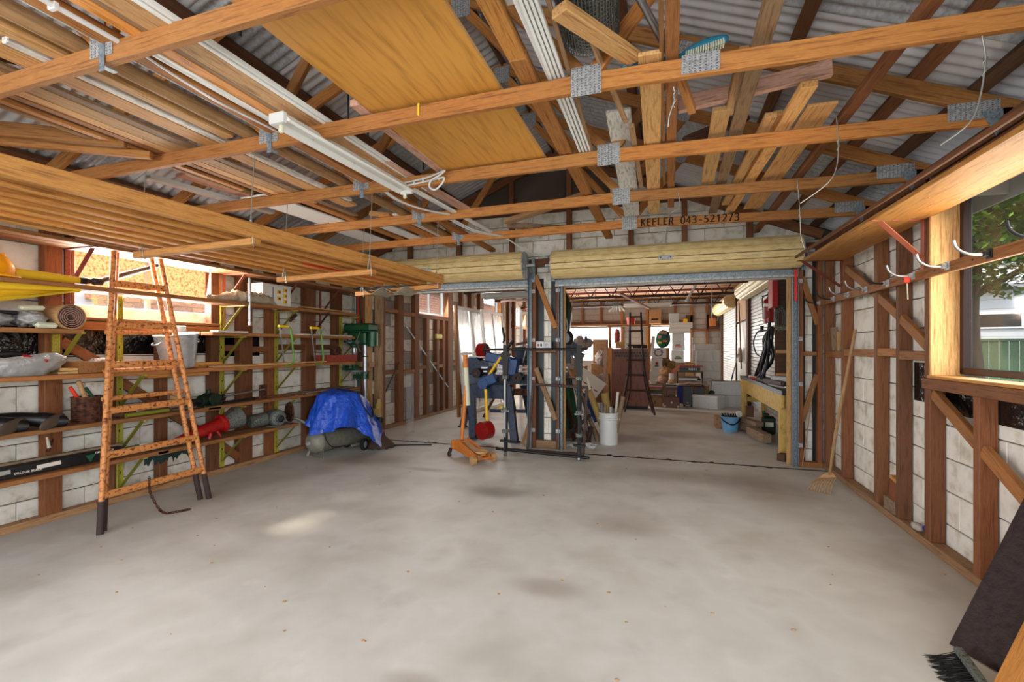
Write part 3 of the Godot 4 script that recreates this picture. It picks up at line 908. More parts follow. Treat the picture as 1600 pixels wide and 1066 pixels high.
func store_room() -> void:
	var wl = structure("wall_left", v(-4.75, 0, 12.9))
	var holes = [[8.28, 9.62, 2.10, 2.78], [11.85, 13.2, 1.84, 2.92], [14.6, 15.7, 2.15, 2.82]]
	courses(wl, "z", -4.79, -1.0, 6.7, 12.3, 3.2, holes, ["block", "block_b", "block_raw"])
	var far = S()
	for r in 14:
		for c in 15:
			var z = 12.3 + 0.465 * c + (0.23 if r % 2 else 0.0)
			var y = -0.032 + COURSE * (r + 0.5)
			if z > 19.2 or (y > 1.84 and y < 2.92 and z < 13.3) or (y > 2.15 and y < 2.82 and z > 14.2 and z < 15.8):
				continue
			Bx(far, Transform3D(Basis(), v(-4.84, y, z + 0.23)), Vector3(0.1, 0.226, 0.457), 0.005)
	P(wl, "block", far, M["block_b"]).set_meta("kind", "stuff")
	var cuts = [6.6, 8.28, 9.62, 11.85, 13.2, 14.6, 15.7, 19.4]
	for i in 7:
		var hole = holes[(i - 1) / 2] if i % 2 else null
		if hole == null:
			block(wl, "mortar", v(-4.87, 1.65, (cuts[i] + cuts[i + 1]) / 2), Vector3(0.1, 3.3, cuts[i + 1] - cuts[i]), M["mortar"], 0.0)
		else:
			block(wl, "mortar", v(-4.87, hole[2] / 2, (cuts[i] + cuts[i + 1]) / 2), Vector3(0.1, hole[2], cuts[i + 1] - cuts[i]), M["mortar"], 0.0)
			block(wl, "mortar", v(-4.87, (3.3 + hole[3]) / 2, (cuts[i] + cuts[i + 1]) / 2), Vector3(0.1, 3.3 - hole[3], cuts[i + 1] - cuts[i]), M["mortar"], 0.0)
	for q in [[7.0, 7.12, 1], [7.55, 7.72, 1], [8.14, 8.30, 1], [8.60, 8.72, 0], [9.05, 9.15, 0], [9.35, 9.46, 0], [9.60, 9.85, 1], [10.35, 10.45, 1], [10.9, 11.1, 1], [11.5, 11.75, 1], [13.2, 13.4, 1], [13.9, 14.1, 1], [14.45, 14.6, 1], [15.7, 15.9, 1], [16.7, 16.8, 1], [17.8, 17.9, 1]]:
		stud(wl, -4.785, -4.69, q[0], q[1], 0.06, 3.2 if q[2] else 2.05)
	bar(wl, "bottom_plate", v(-4.735, 0.03, 6.7), v(-4.735, 0.03, 19.2), 0.06, 0.09, w("grey"))
	bar(wl, "sill_trimmer", v(-4.735, 2.08, 8.2), v(-4.735, 2.08, 9.7), 0.08, 0.1, w("stud"))
	bar(wl, "sill_trimmer", v(-4.735, 1.80, 11.7), v(-4.735, 1.80, 13.3), 0.08, 0.1, w("pale"))
	bar(wl, "sill_trimmer", v(-4.735, 2.11, 14.5), v(-4.735, 2.11, 15.8), 0.08, 0.1, w("pale"))
	for q in [[7.12, 7.55, 2.10], [7.72, 8.14, 2.08], [7.12, 7.55, 1.0], [7.72, 8.14, 0.98], [8.30, 8.60, 1.04], [8.72, 9.05, 1.1], [9.15, 9.35, 1.04], [9.85, 10.35, 1.06], [9.85, 10.35, 1.75]]:
		bar(wl, "nogging", v(-4.735, q[2], q[0]), v(-4.735, q[2], q[1]), 0.07, 0.08, w("shelf"))
	bar(wl, "strap_brace", v(-4.695, 2.0, 7.6), v(-4.695, 0.55, 9.6), 0.035, 0.003, M["galv"])
	bar(wl, "strap_brace", v(-4.695, 0.4, 6.9), v(-4.695, 1.4, 7.75), 0.03, 0.003, M["iron"])
	window_in("window_3", -4.83, 8.3, 9.6, 2.12, 2.76, "aluframe", -1.0, "glass")
	window_in("window_4", -4.83, 11.87, 13.18, 1.86, 2.90, "aluframe", -1.0, "glass", false)
	window_in("window_5", -4.83, 14.62, 15.68, 2.17, 2.80, "aluframe", -1.0, "glass", true)
	for q in [[9.66, 2.12, 2.78], [13.25, 1.86, 2.9], [15.75, 2.17, 2.8]]:
		bar(wl, "window_reveal", v(-4.79, q[1], q[0] - 0.03), v(-4.79, q[2], q[0] - 0.03), 0.16, 0.05, w("amber"), Vector3.RIGHT)
	# ---- the back wall, with two sheeted windows
	var wb = structure("wall_back", v(-1.5, 0, 19.3))
	var h2 = [[-3.95, -1.75, 0.9, 2.25], [-0.72, 0.85, 0.9, 2.25]]
	courses(wb, "x", 19.3, 1.0, -4.9, 2.0, 3.3, h2, ["block_raw"])
	for q in [[-5.0, -3.95, 0.0, 3.4], [-3.95, -1.75, 0.0, 0.9], [-3.95, -1.75, 2.25, 3.4], [-1.75, -0.72, 0.0, 3.4], [-0.72, 0.85, 0.0, 0.9], [-0.72, 0.85, 2.25, 3.4], [0.85, 2.1, 0.0, 3.4]]:
		block(wb, "mortar", v((q[0] + q[1]) / 2, (q[2] + q[3]) / 2, 19.45), Vector3(q[1] - q[0], q[3] - q[2], 0.1), M["mortar"], 0.0)
	for q in [[-4.1, "stud"], [-3.3, "stud"], [-2.55, "stud"], [-1.72, "truss"], [-0.75, "truss"], [0.3, "stud"], [0.88, "truss"], [1.45, "stud"]]:
		var y0: float = 2.4 if (q[0] > -3.9 and q[0] < -2.0) or q[0] == 0.3 else 0.06
		bar(wb, "stud", v(q[0], y0, 19.23), v(q[0], 3.3, 19.23), 0.09, 0.10, w(q[1]), Vector3.RIGHT)
	bar(wb, "ledge", v(-4.1, 2.32, 19.14), v(0.9, 2.32, 19.14), 0.07, 0.3, w("grey", 4))
	bar(wb, "head_trimmer", v(-4.0, 2.42, 19.24), v(0.9, 2.42, 19.24), 0.14, 0.08, w("dark", 4))
	bar(wb, "nogging", v(0.9, 2.1, 19.23), v(1.9, 2.1, 19.23), 0.07, 0.1, w("stud", 4))
	bar(wb, "nogging", v(-1.7, 1.0, 19.23), v(-0.75, 1.0, 19.23), 0.07, 0.1, w("stud", 4))
	for q in h2:
		var o = structure("window_6" if q[0] < -2 else "window_7", v((q[0] + q[1]) / 2, 0.9, 19.35))
		var n = 8
		for i in n:
			var x0: float = lerpf(q[0], q[1], float(i) / n)
			var x1: float = lerpf(q[0], q[1], float(i + 1) / n)
			block(o, "sheet_strip", v((x0 + x1) / 2, 1.575, 19.36), Vector3(x1 - x0 - 0.012, 1.35, 0.004), M["fibreglass"], 0.0)
		for y in [1.2, 1.75]:
			block(o, "glazing_bar", v((q[0] + q[1]) / 2, y, 19.375), Vector3(q[1] - q[0], 0.02, 0.02), M["white"], 0.0)
	# ---- right wall of the store: two closed roller shutters
	var wr = structure("wall_right", v(1.95, 0, 13))
	block(wr, "mortar", v(2.1, 1.7, 13.0), Vector3(0.1, 3.4, 12.9), M["mortar"], 0.0)
	for q in [[6.7, 8.4], [12.75, 14.9], [18.8, 19.4]]:
		courses(wr, "z", 1.98, 1.0, q[0], q[1], 3.2, [], ["block_raw"])
	for z in [8.35, 12.8, 14.85, 18.75]:
		bar(wr, "door_post", v(1.92, 0, z), v(1.92, 2.9, z), 0.1, 0.11, w("dark"), Vector3.RIGHT)
	block(wr, "wall_panel", v(1.90, 1.05, 13.85), Vector3(0.03, 2.1, 1.5), M["whitewood"])
	block(wr, "wall_panel", v(1.90, 2.45, 13.85), Vector3(0.03, 0.6, 1.5), M["tan"])
	for q in [["door_3", 8.4, 12.72], ["door_4", 14.9, 18.7]]:
		var o = structure(q[0], v(1.95, 0, (q[1] + q[2]) / 2))
		var rows = 34
		for i in rows:
			var y = 2.75 * i / rows
			block(o, "slat", v(1.955, y + 0.04, (q[1] + q[2]) / 2), Vector3(0.022, 0.072, q[2] - q[1]), M["shutter"], 0.008)
		block(o, "slat_backing", v(1.968, 1.38, (q[1] + q[2]) / 2), Vector3(0.006, 2.76, q[2] - q[1]), M["shutter_line"], 0.0)
		var st = S()
		var poly = PackedVector2Array()
		for i in 72:
			var a = TAU * i / 72
			poly.append(Vector2(cos(a), sin(a)) * (0.21 - (0.012 if i % 6 == 0 else 0.0)))
		Pr(st, Transform3D(Basis(), v(1.77, 2.80, (q[1] + q[2]) / 2)), poly, q[2] - q[1] - 0.1)
		P(o, "curtain_roll", st, M["cream"])
		var tr = S()
		for k in 26:
			Bx(tr, Transform3D(Basis(), v(1.935, 0.05 + 0.104 * k, q[2] - 0.02)), Vector3(0.012, 0.05, 0.05), 0.0)
		P(o, "track_slots", tr, M["black"])
	# ---- ceiling: boards on open-web steel joists
	var ce = structure("ceiling", v(-1.5, 3.35, 13))
	for i in 46:
		var z = 6.75 + 0.275 * i
		block(ce, "ceiling_board", v(-1.5, 3.36 + 0.004 * (i % 3), z + 0.13), Vector3(7.2, 0.03, 0.262), w("truss"), 0.003)
	block(ce, "roof_deck", v(-1.5, 3.42, 13.05), Vector3(7.4, 0.05, 13.0), M["zinc_old"], 0.0)
	for z in [8.3, 10.6, 12.9, 15.5]:
		var st = S()
		Br(st, v(-4.8, 2.80, z), v(1.9, 2.80, z), 0.07, 0.07)
		P(ce, "joist_chord", st, M["brownsteel"])
		var s2 = S()
		Br(s2, v(-4.8, 3.22, z), v(1.9, 3.22, z), 0.07, 0.07)
		P(ce, "joist_chord", s2, M["redoxide"])
		var s3 = S()
		for k in 12:
			var x = -4.8 + 0.56 * k
			Tu(s3, [v(x, 2.80, z), v(x + 0.28, 3.22, z), v(x + 0.56, 2.80, z)], 0.016, 6)
		P(ce, "joist_web", s3, M["brownsteel"])

# ---------------------------------------------------------------- roof
const RX := -1.54   # ridge

func roof_y(x: float) -> float:
	return 4.246 - 0.415 * absf(x - RX)

func roof() -> void:
	var ce = structure("ceiling", v(RX, 4.3, 2.5))
	# corrugated sheets, one mesh for each side shared along the roof
	for side in [-1.0, 1.0]:
		var st = S()
		var pitch = 0.0885
		var n = 9 * 8
		var x0 = RX + 0.02 * side
		var x1: float = -5.25 if side < 0.0 else 2.2
		for i in n:
			var za = pitch * i / 8.0
			var zb = pitch * (i + 1) / 8.0
			var ha = 0.011 * sin(TAU * i / 8.0)
			var hb = 0.011 * sin(TAU * (i + 1) / 8.0)
			var na = Vector3(0, 1, TAU / pitch * 0.011 * cos(TAU * i / 8.0)).normalized()
			var nb = Vector3(0, 1, TAU / pitch * 0.011 * cos(TAU * (i + 1) / 8.0)).normalized()
			na = (na + Vector3(0.415 * side, 0, 0)).normalized()
			nb = (nb + Vector3(0.415 * side, 0, 0)).normalized()
			for s in [1.0, -1.0]:
				var o: float = 0.0009 * s
				var a = Vector3(x0, roof_y(x0) + 0.065 + ha + o, -za)
				var b = Vector3(x0, roof_y(x0) + 0.065 + hb + o, -zb)
				var c = Vector3(x1, roof_y(x1) + 0.065 + hb + o, -zb)
				var d = Vector3(x1, roof_y(x1) + 0.065 + ha + o, -za)
				tri(st, a, b, c, na * s, nb * s, nb * s)
				tri(st, a, c, d, na * s, nb * s, na * s)
		var mesh = st.commit()
		for k in 15:
			var z = -4.6 + pitch * 8.6 * k
			var o = put(ce, "roofing_sheet", mesh, M["zinc_old"] if (k % 3) else M["zinc"], Transform3D(Basis(), Vector3(0, 0.003 * (k % 2), -z)))
			o.rotation.z = 0.0008 * side * (k % 3)
		for x in ([-4.75, -4.2, -3.03, -1.72] if side < 0.0 else [1.69, 1.40, 0.75, -0.3, -1.36]):
			bar(ce, "roof_batten", v(x, roof_y(x) + 0.022, -4.3), v(x, roof_y(x) + 0.022, 6.6), 0.045, 0.08, w("dark" if x != 1.40 else "stud"), Vector3(0.415 * side, 1, 0))
	for side in [-1.0, 1.0]:
		bar(ce, "ridge_cap", v(RX + side * 0.10, 4.31, -4.4), v(RX + side * 0.10, 4.31, 6.7), 0.004, 0.26, M["zinc_old"], Vector3(0.415 * side, 1, 0))
	bar(ce, "ridge_board", v(RX, 4.26, -4.3), v(RX, 4.26, 6.6), 0.06, 0.03, w("dark"))
	var zs = [0.51, 1.47, 2.42, 3.39, 4.355, 5.32]
	var names = ["nearest roof truss, only just above the camera end of the garage", "roof truss nearest in view, crossing the upper left corner over the long mouldings", "second roof truss in view, its tie beam passing under the plywood sheet's middle", "third roof truss in view, white cables clipped to its tie beam beside the light", "fourth roof truss in view, its tie beam between the plywood and the roller doors", "roof truss closest to the roller doors, black stencilled number on its tie beam"]
	for i in range(1, 6):
		truss(zs[i], names[i], i)
	# runner lying along the tie beams on the right
	bar_thing("timber_runner", v(1.045, 2.885, 1.0), v(1.045, 2.885, 6.45), 0.05, 0.06, w("stud", 4), "long narrow brown timber runner lying along the truss ties at the right", "timber")

func plate(parent: Node, x: float, y: float, z: float, sx: float, sy: float, tilt := 0.0) -> void:
	var t = Transform3D(Basis(Vector3(0, 0, 1), tilt), v(x, y, z))
	var p = put(parent, "nail_plate", box_mesh(Vector3(sx, sy, 0.003), 0.0), M["nailplate"], t)
	var st = S()
	var cols = int(sx / 0.022)
	var rows = int(sy / 0.0125)
	for c in cols:
		if c % 2 == 0 and cols < 6:
			pass
		for r in rows:
			Bx(st, t * Transform3D(Basis(), Vector3((c + 0.5) / cols * sx - sx / 2, (r + 0.5) / rows * sy - sy / 2, 0.0018)), Vector3(0.0065, 0.0045, 0.001), 0.0)
	P(p, "nail_slots", st, M["nailhole"]).set_meta("kind", "stuff")

func truss(z: float, label: String, i: int) -> void:
	var o = thing("roof_truss", label, "roof truss", v(RX, 2.75, z))
	var t = 0.040
	var yl = 2.735 + 0.045
	var ym = 2.765 + 0.045
	var yr = 2.708 + 0.045
	bar(o, "bottom_chord", v(-4.88, yl, z), v(-0.4, ym, z), 0.09, t, w("truss", i))
	bar(o, "bottom_chord", v(-0.4, ym, z), v(1.84, yr, z), 0.09, t, w("truss", i + 2))
	var oy = 0.055
	bar(o, "top_chord", v(-5.0, roof_y(-5.0) - oy, z), v(RX, 4.246 - oy, z), 0.10, t, w("truss", i + 1))
	bar(o, "top_chord", v(1.95, roof_y(1.95) - oy, z), v(RX, 4.246 - oy, z), 0.10, t, w("truss", i + 3))
	var ql = -3.2
	var qr = 0.13
	var dz = 0.002
	bar(o, "web", v(-2.46, 2.86, z - dz), v(RX - 0.05, 4.08, z - dz), 0.07, t * 0.9, w("truss", i + 4))
	bar(o, "web", v(-0.42, 2.86, z + dz), v(RX + 0.05, 4.08, z + dz), 0.07, t * 0.9, w("truss", i + 5))
	bar(o, "web", v(-2.50, 2.86, z + dz), v(ql, roof_y(ql) - 0.11, z + dz), 0.07, t * 0.9, w("truss", i + 2))
	bar(o, "web", v(-0.36, 2.86, z - dz), v(qr, roof_y(qr) - 0.11, z - dz), 0.07, t * 0.9, w("truss", i + 3))
	var f = z - t / 2 - 0.002
	plate(o, -0.395, 2.815, f, 0.155, 0.15)
	plate(o, -2.46, 2.845, f, 0.15, 0.13)
	plate(o, RX, 4.12, f, 0.16, 0.16)
	plate(o, 1.66, 2.80, f, 0.24, 0.10)
	plate(o, -4.74, 2.81, f, 0.2, 0.10)
	plate(o, qr, roof_y(qr) - 0.09, f, 0.12, 0.09, -0.39)
	plate(o, ql, roof_y(ql) - 0.09, f, 0.12, 0.09, 0.39)
	if i == 2:
		plate(o, -0.01 + 0.16, 2.803, f, 0.17, 0.09, -0.03)
	# strap that ties the chord up at the left node
	var st = S()
	Bx(st, Transform3D(Basis(), v(-2.45, 2.84, f - 0.004)), Vector3(0.035, 0.26, 0.003), 0.0)
	Bx(st, Transform3D(Basis(), v(-2.44, 2.728, z)), Vector3(0.035, 0.003, 0.05), 0.0)
	P(o, "strap", st, M["galv"])
	for q in [[1.74, 1.0], [-4.81, -1.0]]:
		var sg = S()
		Pr(sg, Transform3D(Basis(), v(q[0], 2.72, f - 0.003)), PackedVector2Array([Vector2(-0.05, 0.07), Vector2(0.05, 0.07), Vector2(0.05, -0.01), Vector2(0.02 * q[1], -0.08)]), 0.003)
		P(o, "tie_bracket", sg, M["galv"])
	if i == 5:
		var m = TextMesh.new()
		var font = SystemFont.new()
		font.font_names = PackedStringArray(["Droid Sans Mono"])
		var bold = FontVariation.new()
		bold.base_font = font
		bold.spacing_glyph = 1
		m.font = bold
		m.text = "KEELER 043-521273"
		m.font_size = 48
		m.pixel_size = 0.00195
		m.depth = 0.002
		for dx in [-0.0022, 0.0, 0.0022]:
			put(o, "stencil_lettering", m, M["ink"], Transform3D(Basis(Vector3(0, 0, 1), -0.022) * Basis.from_scale(Vector3(1.0, 1.15, 1.0)), v(0.215 + dx, 2.795, f - 0.001)))
	if i == 2:
		for q in [[-1.36, 0.03, 0.012, "yellow"]]:
			block(o, "tape_scrap", v(q[0], 2.82, f - 0.002), Vector3(0.012, 0.07, 0.002), M["yellow_cloth"], 0.0)

# ---------------------------------------------------------------- things stored in the roof
func runner(called: String, x0: float, x1: float, z0: float, z1: float, y: float, th: float, mat: Material, label: String, category := "timber", group := "", skew := 0.0) -> MeshInstance3D:
	return bar_thing(called, v((x0 + x1) / 2 + skew, y + th / 2, z0), v((x0 + x1) / 2 - skew, y + th / 2, z1), th, absf(x1 - x0), mat, label, category, group)

func roof_things() -> void:
	var top = 2.836   # tops of the ties on the left
	# plywood sheet with a painted batten along its left side
	var o = thing("plywood_sheet", "large amber plywood sheet lying flat on the truss ties overhead", "plywood", v(-1.28, 2.86, 2.5))
	block(o, "sheet", v(-1.28, 2.872, 2.20), Vector3(0.83, 0.016, 2.60), M["ply"], 0.002)
	for e in [[-0.864, 0.003]]:
		block(o, "edge_ply", v(e[0], 2.872, 2.20), Vector3(0.005, 0.017, 2.60), M["ply_edge"], 0.0)
	bar_thing("batten", v(-1.728, 2.875, 2.30), v(-1.728, 2.875, 3.55), 0.04, 0.065, M["pinkwood"], "rough pinkish brown batten against the left edge of the plywood sheet", "timber")
	# long strips, left of the plywood
	o = thing("door_jamb_board", "long tan board with white painted moulding on its edge, left of the plywood", "board", v(-2.09, top, 2.4))
	for q in [[0.9, 2.43], [2.435, 3.72]]:
		bar(o, "board", v(-2.10, top + 0.012, q[0]), v(-2.10, top + 0.012, q[1]), 0.022, 0.125, M["tan"])
		bar(o, "white_moulding", v(-2.026, top + 0.012, q[0]), v(-2.026, top + 0.012, q[1]), 0.022, 0.022, M["white"])
		bar(o, "white_moulding", v(-2.002, top + 0.022, q[0]), v(-2.002, top + 0.022, q[1]), 0.026, 0.018, M["white"])
	runner("batten", -2.19, -2.155, 0.8, 3.3, top, 0.04, w("lumber" if WOOD.has("lumber") else "grey", 1), "thin weathered batten squeezed between the tan jamb board and the stained beam")
	runner("beam", -2.275, -2.195, 0.8, 3.15, top, 0.06, w("amber", 5), "rough yellow-brown stained beam beside the white skirting lengths in the roof")
	o = thing("skirting_boards", "lengths of white moulded skirting lying beside the rough stained beam overhead", "moulding", v(-2.30, top, 2.0))
	for k in 3:
		bar(o, "skirting_board", v(-2.285 - 0.024 * k, top + 0.01 + 0.006 * k, 1.5), v(-2.285 - 0.024 * k, top + 0.01 + 0.006 * k, 2.85 - 0.1 * k), 0.03, 0.02, M["white"])
	runner("timber_rail", -2.45, -2.365, 0.7, 6.4, top, 0.045, w("truss", 2), "long orange-brown rail on the ties beside the hanging straps", "timber")
	bar_thing("trim_strip", v(-2.455, top + 0.012, 0.7), v(-2.455, top + 0.012, 3.4), 0.024, 0.006, M["whitewood"], "thin pale strip along the left edge of the orange-brown rail", "trim")
	var st = S()
	Tu(st, [v(-2.352, top - 0.006, 0.8), v(-2.352, top - 0.006, 1.49)], 0.011, 10)
	o = thing("conduit", "white electrical conduit with a clip under the orange-brown rail near the top left", "conduit", v(-2.352, top, 1.2))
	P(o, "pipe", st, M["plastic_white"])
	block(o, "pipe_clip", v(-2.36, top - 0.006, 1.22), Vector3(0.045, 0.03, 0.02), M["plastic_white"])
	st = S()
	Tu(st, curve([v(-2.34, top - 0.01, 1.55), v(-2.37, top - 0.012, 1.75), v(-2.36, top - 0.03, 1.95), v(-2.38, top - 0.012, 2.1), v(-2.36, top - 0.012, 2.38)]), 0.006, 6)
	o = P(self, "power_cable", st, M["plastic_white"])
	tag(o, "white cable clipped along the orange-brown rail towards the fluorescent light", "cable")
	st = S()
	Tu(st, [v(-2.64, top + 0.043, 0.7), v(-2.655, top + 0.043, 2.4), v(-2.67, top + 0.043, 5.6)], 0.042, 14)
	tag(P(self, "timber_pole", st, M["pole"]), "long round brown timber pole lying on the ties under the hanging straps", "pole")
	runner("batten", -2.80, -2.725, 0.8, 2.37, top, 0.04, w("pale", 1), "pale batten that ends just short of the second tie, beside the round pole")
	runner("white_strip", -2.885, -2.835, 1.3, 3.75, top, 0.03, M["whitewood"], "white painted strip between the pale batten and the wide tan plank", "trim")
	runner("plank", -3.03, -2.895, 1.3, 3.9, top, 0.025, w("pale", 2), "wide tan plank beside the white painted strip on the left ties")
	runner("plank", -3.175, -3.105, 1.1, 4.2, top, 0.02, w("grey", 0), "narrow grey-tan plank with a pale edge, between two wider planks on the left ties")
	runner("plank", -3.31, -3.185, 1.0, 3.7, top, 0.022, w("pale", 0), "widest orange-tan plank on the left ties")
	runner("plank", -3.40, -3.315, 1.0, 3.6, top, 0.02, w("pale", 4), "plank left of the widest orange-tan plank on the left ties")
	runner("plank", -3.47, -3.41, 1.0, 3.6, top, 0.03, w("shelf", 4), "darker plank on edge among the planks at the far left ties")
	runner("batten", -3.60, -3.545, 0.9, 3.2, top, 0.022, w("amber", 2), "slim yellow batten at the outer left of the stored planks")
	st = S()
	Tu(st, [v(-3.68, top + 0.035, 0.9), v(-3.64, top + 0.035, 3.35)], 0.034, 10)
	tag(P(self, "round_rail", st, M["pole"]), "dark round rail outermost of the planks stored on the left", "pole")
	runner("batten", -3.40, -3.36, 2.5, 4.6, top + 0.03, 0.03, w("amber", 3), "yellowish batten lying over the planks behind the second tie at left")
	# pieces upper left, between the first ties and the roof
	bar_thing("offcut", v(-3.35, 2.93, 1.30), v(-2.98, 2.88, 1.52), 0.03, 0.09, w("grey", 2), "broken weathered offcut lying over the planks near the top left corner", "offcut")
	bar_thing("plank", v(-3.15, 2.93, 0.9), v(-2.80, 2.90, 1.55), 0.02, 0.05, w("pale", 3), "pale strip lying high over the tie at the upper left", "timber")
	bar_thing("beam", v(-4.45, 2.86, 1.60), v(-3.52, 2.86, 2.22), 0.09, 0.045, w("truss", 0), "short beam lying level at the far left above the hanging rack", "timber")
	bar_thing("beam", v(-4.25, 2.83, 1.90), v(-3.45, 2.80, 2.34), 0.05, 0.045, w("truss", 3), "second short beam under the level one at the far left", "timber")
	# white channel, pink board, white panels at the left eave
	o = thing("metal_channel", "white metal channel sticking out over the third tie at the left", "channel", v(-4.05, 2.85, 3.0))
	bar(o, "web", v(-4.10, 2.853, 2.75), v(-3.95, 2.853, 3.9), 0.006, 0.07, M["plastic_white"])
	for dx in [-0.035, 0.035]:
		bar(o, "flange", v(-4.10 + dx, 2.87, 2.75), v(-3.95 + dx, 2.87, 3.9), 0.04, 0.004, M["plastic_white"])
	bar_thing("shelf_board", v(-3.82, 2.90, 2.85), v(-3.70, 2.90, 3.75), 0.028, 0.24, M["pinkwood"], "pinkish shelf board lying above the white channel at the left", "board")
	bar_thing("plasterboard", v(-3.62, 2.845, 3.36), v(-3.55, 2.845, 4.42), 0.014, 0.34, M["white"], "white panel on the third and fourth ties at the left", "panel")
	bar_thing("plasterboard", v(-3.66, 2.845, 4.35), v(-3.62, 2.845, 5.36), 0.014, 0.30, M["white"], "white panel further along, on the fourth and fifth ties", "panel")
	bar_thing("plasterboard", v(-3.10, 2.845, 4.40), v(-3.06, 2.845, 5.36), 0.014, 0.16, M["white"], "narrow white panel beside a brown plank over the fourth tie", "panel")
	bar_thing("plank", v(-3.30, 2.85, 3.3), v(-3.26, 2.85, 5.3), 0.03, 0.09, w("truss", 4), "brown plank between the white panels over the fourth tie", "timber")
	bar_thing("plank", v(-2.86, 2.85, 4.3), v(-2.82, 2.85, 5.9), 0.025, 0.14, w("truss", 5), "brown plank reaching from the fourth tie towards the roller door", "timber")
	bar_thing("white_strip", v(-2.72, 2.85, 4.3), v(-2.70, 2.85, 5.4), 0.02, 0.07, M["whitewood"], "white strip next to the brown plank near the left roller door", "trim")
	bar_thing("offcut", v(-3.0, 2.87, 4.25), v(-2.75, 2.87, 4.45), 0.03, 0.10, w("pale", 2), "small pale offcut lying on the fourth tie at the left", "offcut")
	# shed items behind the light
	bar_thing("white_strip", v(-2.075, 2.80, 3.40), v(-2.02, 2.845, 5.45), 0.02, 0.05, M["white"], "white ribbed strip running on behind the fluorescent light", "trim")
	bar_thing("plank", v(-2.05, 2.85, 3.05), v(-1.93, 2.85, 4.45), 0.024, 0.11, M["pinkwood"], "pinkish pale plank behind the third tie, right of the light", "timber")
	st = S()
	var nz = FastNoiseLite.new()
	nz.seed = 4
	nz.frequency = 6.0
	var rr = []
	var pp = []
	for i in 30:
		var u = i / 29.0
		pp.append(v(-2.22 + 0.06 * u + 0.01 * nz.get_noise_1d(i * 0.3), top + 0.05, 2.45 + 0.95 * u))
		rr.append(0.045 + 0.012 * nz.get_noise_1d(i * 0.7) + (0.012 if i < 4 else 0.0))
	Tu(st, pp, rr, 12)
	tag(P(self, "wrapped_tubes", st, M["dustplastic"]), "long bundle wrapped in clear dusty plastic behind the fluorescent light", "bundle")
	o = thing("spare_tubes", "white fluorescent tubes poking out behind the rough stained beam", "tubes", v(-2.12, top, 2.2))
	for k in 3:
		st = S()
		Tu(st, [v(-2.25 + 0.032 * k, top + 0.03, 2.06 + 0.02 * k), v(-2.25 + 0.032 * k, top + 0.03, 2.5)], 0.016, 8)
		P(o, "tube", st, M["plastic_white"])
	for i in 4:
		var q: Array = [[-1.80, 1.60], [-1.83, 2.38], [-1.86, 2.62], [-1.80, 3.25]][i]
		st = S()
		Tu(st, [v(q[0], 2.83, q[1]), v(q[0], 3.0, q[1])], 0.006, 6)
		Tu(st, curve([v(q[0], 2.98, q[1]), v(q[0] + 0.02, 3.03, q[1]), v(q[0], 3.06, q[1]), v(q[0] - 0.015, 3.03, q[1])]), 0.006, 6)
		Tu(st, [v(q[0], 3.06, q[1]), v(q[0] + 0.02, 3.9, q[1])], 0.005, 6)
		tag(P(self, "hanging_hook", st, M["iron"]), ["dark chain hook hanging beside the near left corner of the plywood", "dark ring hook hanging beside the second tie left of the plywood", "dark hook just behind the second tie by the tan jamb board", "dark hook hanging beside the third tie and the batten"][i], "hook")
	fluorescent()
	# white cables on the third tie
	o = thing("light_cables", "two white cables with clips and a loop on the third tie beam", "cable", v(-1.9, 2.8, 3.36))
	st = S()
	var zf = 3.36
	Tu(st, curve([v(-2.05, 2.79, zf), v(-1.9, 2.80, zf - 0.005), v(-1.78, 2.815, zf - 0.01), v(-1.68, 2.832, zf - 0.03), v(-1.65, 2.825, zf - 0.05), v(-1.70, 2.80, zf - 0.04), v(-1.78, 2.77, zf - 0.03), v(-1.79, 2.72, zf - 0.03), v(-1.74, 2.695, zf - 0.03), v(-1.68, 2.74, zf - 0.03), v(-1.67, 2.785, zf - 0.02), v(-1.75, 2.785, zf - 0.01), v(-1.9, 2.775, zf), v(-2.05, 2.765, zf)], 8), 0.0075, 8)
	P(o, "cable", st, M["plastic_white"])
	for q in [[-1.94, 2.773], [-1.86, 2.78], [-1.86, 2.80], [-1.72, 2.79]]:
		block(o, "cable_clip", v(q[0], q[1], zf - 0.008), Vector3(0.014, 0.026, 0.018), M["plastic_white"])
	st = S()
	Tu(st, curve([v(-2.35, 2.82, 3.45), v(-2.30, 2.77, 3.7), v(-2.2, 2.765, 4.0), v(-2.12, 2.80, 4.33)]), 0.009, 8)
	Tu(st, curve([v(-2.33, 2.82, 3.45), v(-2.28, 2.765, 3.72), v(-2.18, 2.76, 4.02), v(-2.1, 2.80, 4.33)]), 0.009, 8)
	Tu(st, curve([v(-2.15, 2.78, 4.4), v(-2.05, 2.74, 4.8), v(-1.9, 2.78, 5.3)]), 0.009, 8)
	Tu(st, curve([v(-2.12, 2.78, 4.4), v(-2.02, 2.745, 4.8), v(-1.87, 2.78, 5.3)]), 0.009, 8)
	Tu(st, curve([v(-1.85, 2.77, 5.34), v(-1.7, 2.68, 5.7), v(-1.55, 2.66, 6.2)]), 0.009, 8)
	tag(P(self, "power_cable", st, M["plastic_white"]), "pair of white cables slung from the light back towards the doors", "cable")
	# right of the plywood
	runner("long_beam", -0.745, -0.66, 0.9, 2.34, 2.87, 0.06, w("amber", 1), "amber timber beam with a pale sawn end, just right of the plywood sheet", "timber", "", 0.004)
	runner("long_beam", -0.755, -0.665, 2.2, 6.2, 2.862, 0.05, w("truss", 1), "long amber beam running from the second tie back to the roller doors", "timber", "", 0.01)
	runner("trim_length", -0.66, -0.605, 0.9, 1.93, 2.93, 0.03, M["white"], "short white grooved trim ending above the amber beam", "trim")
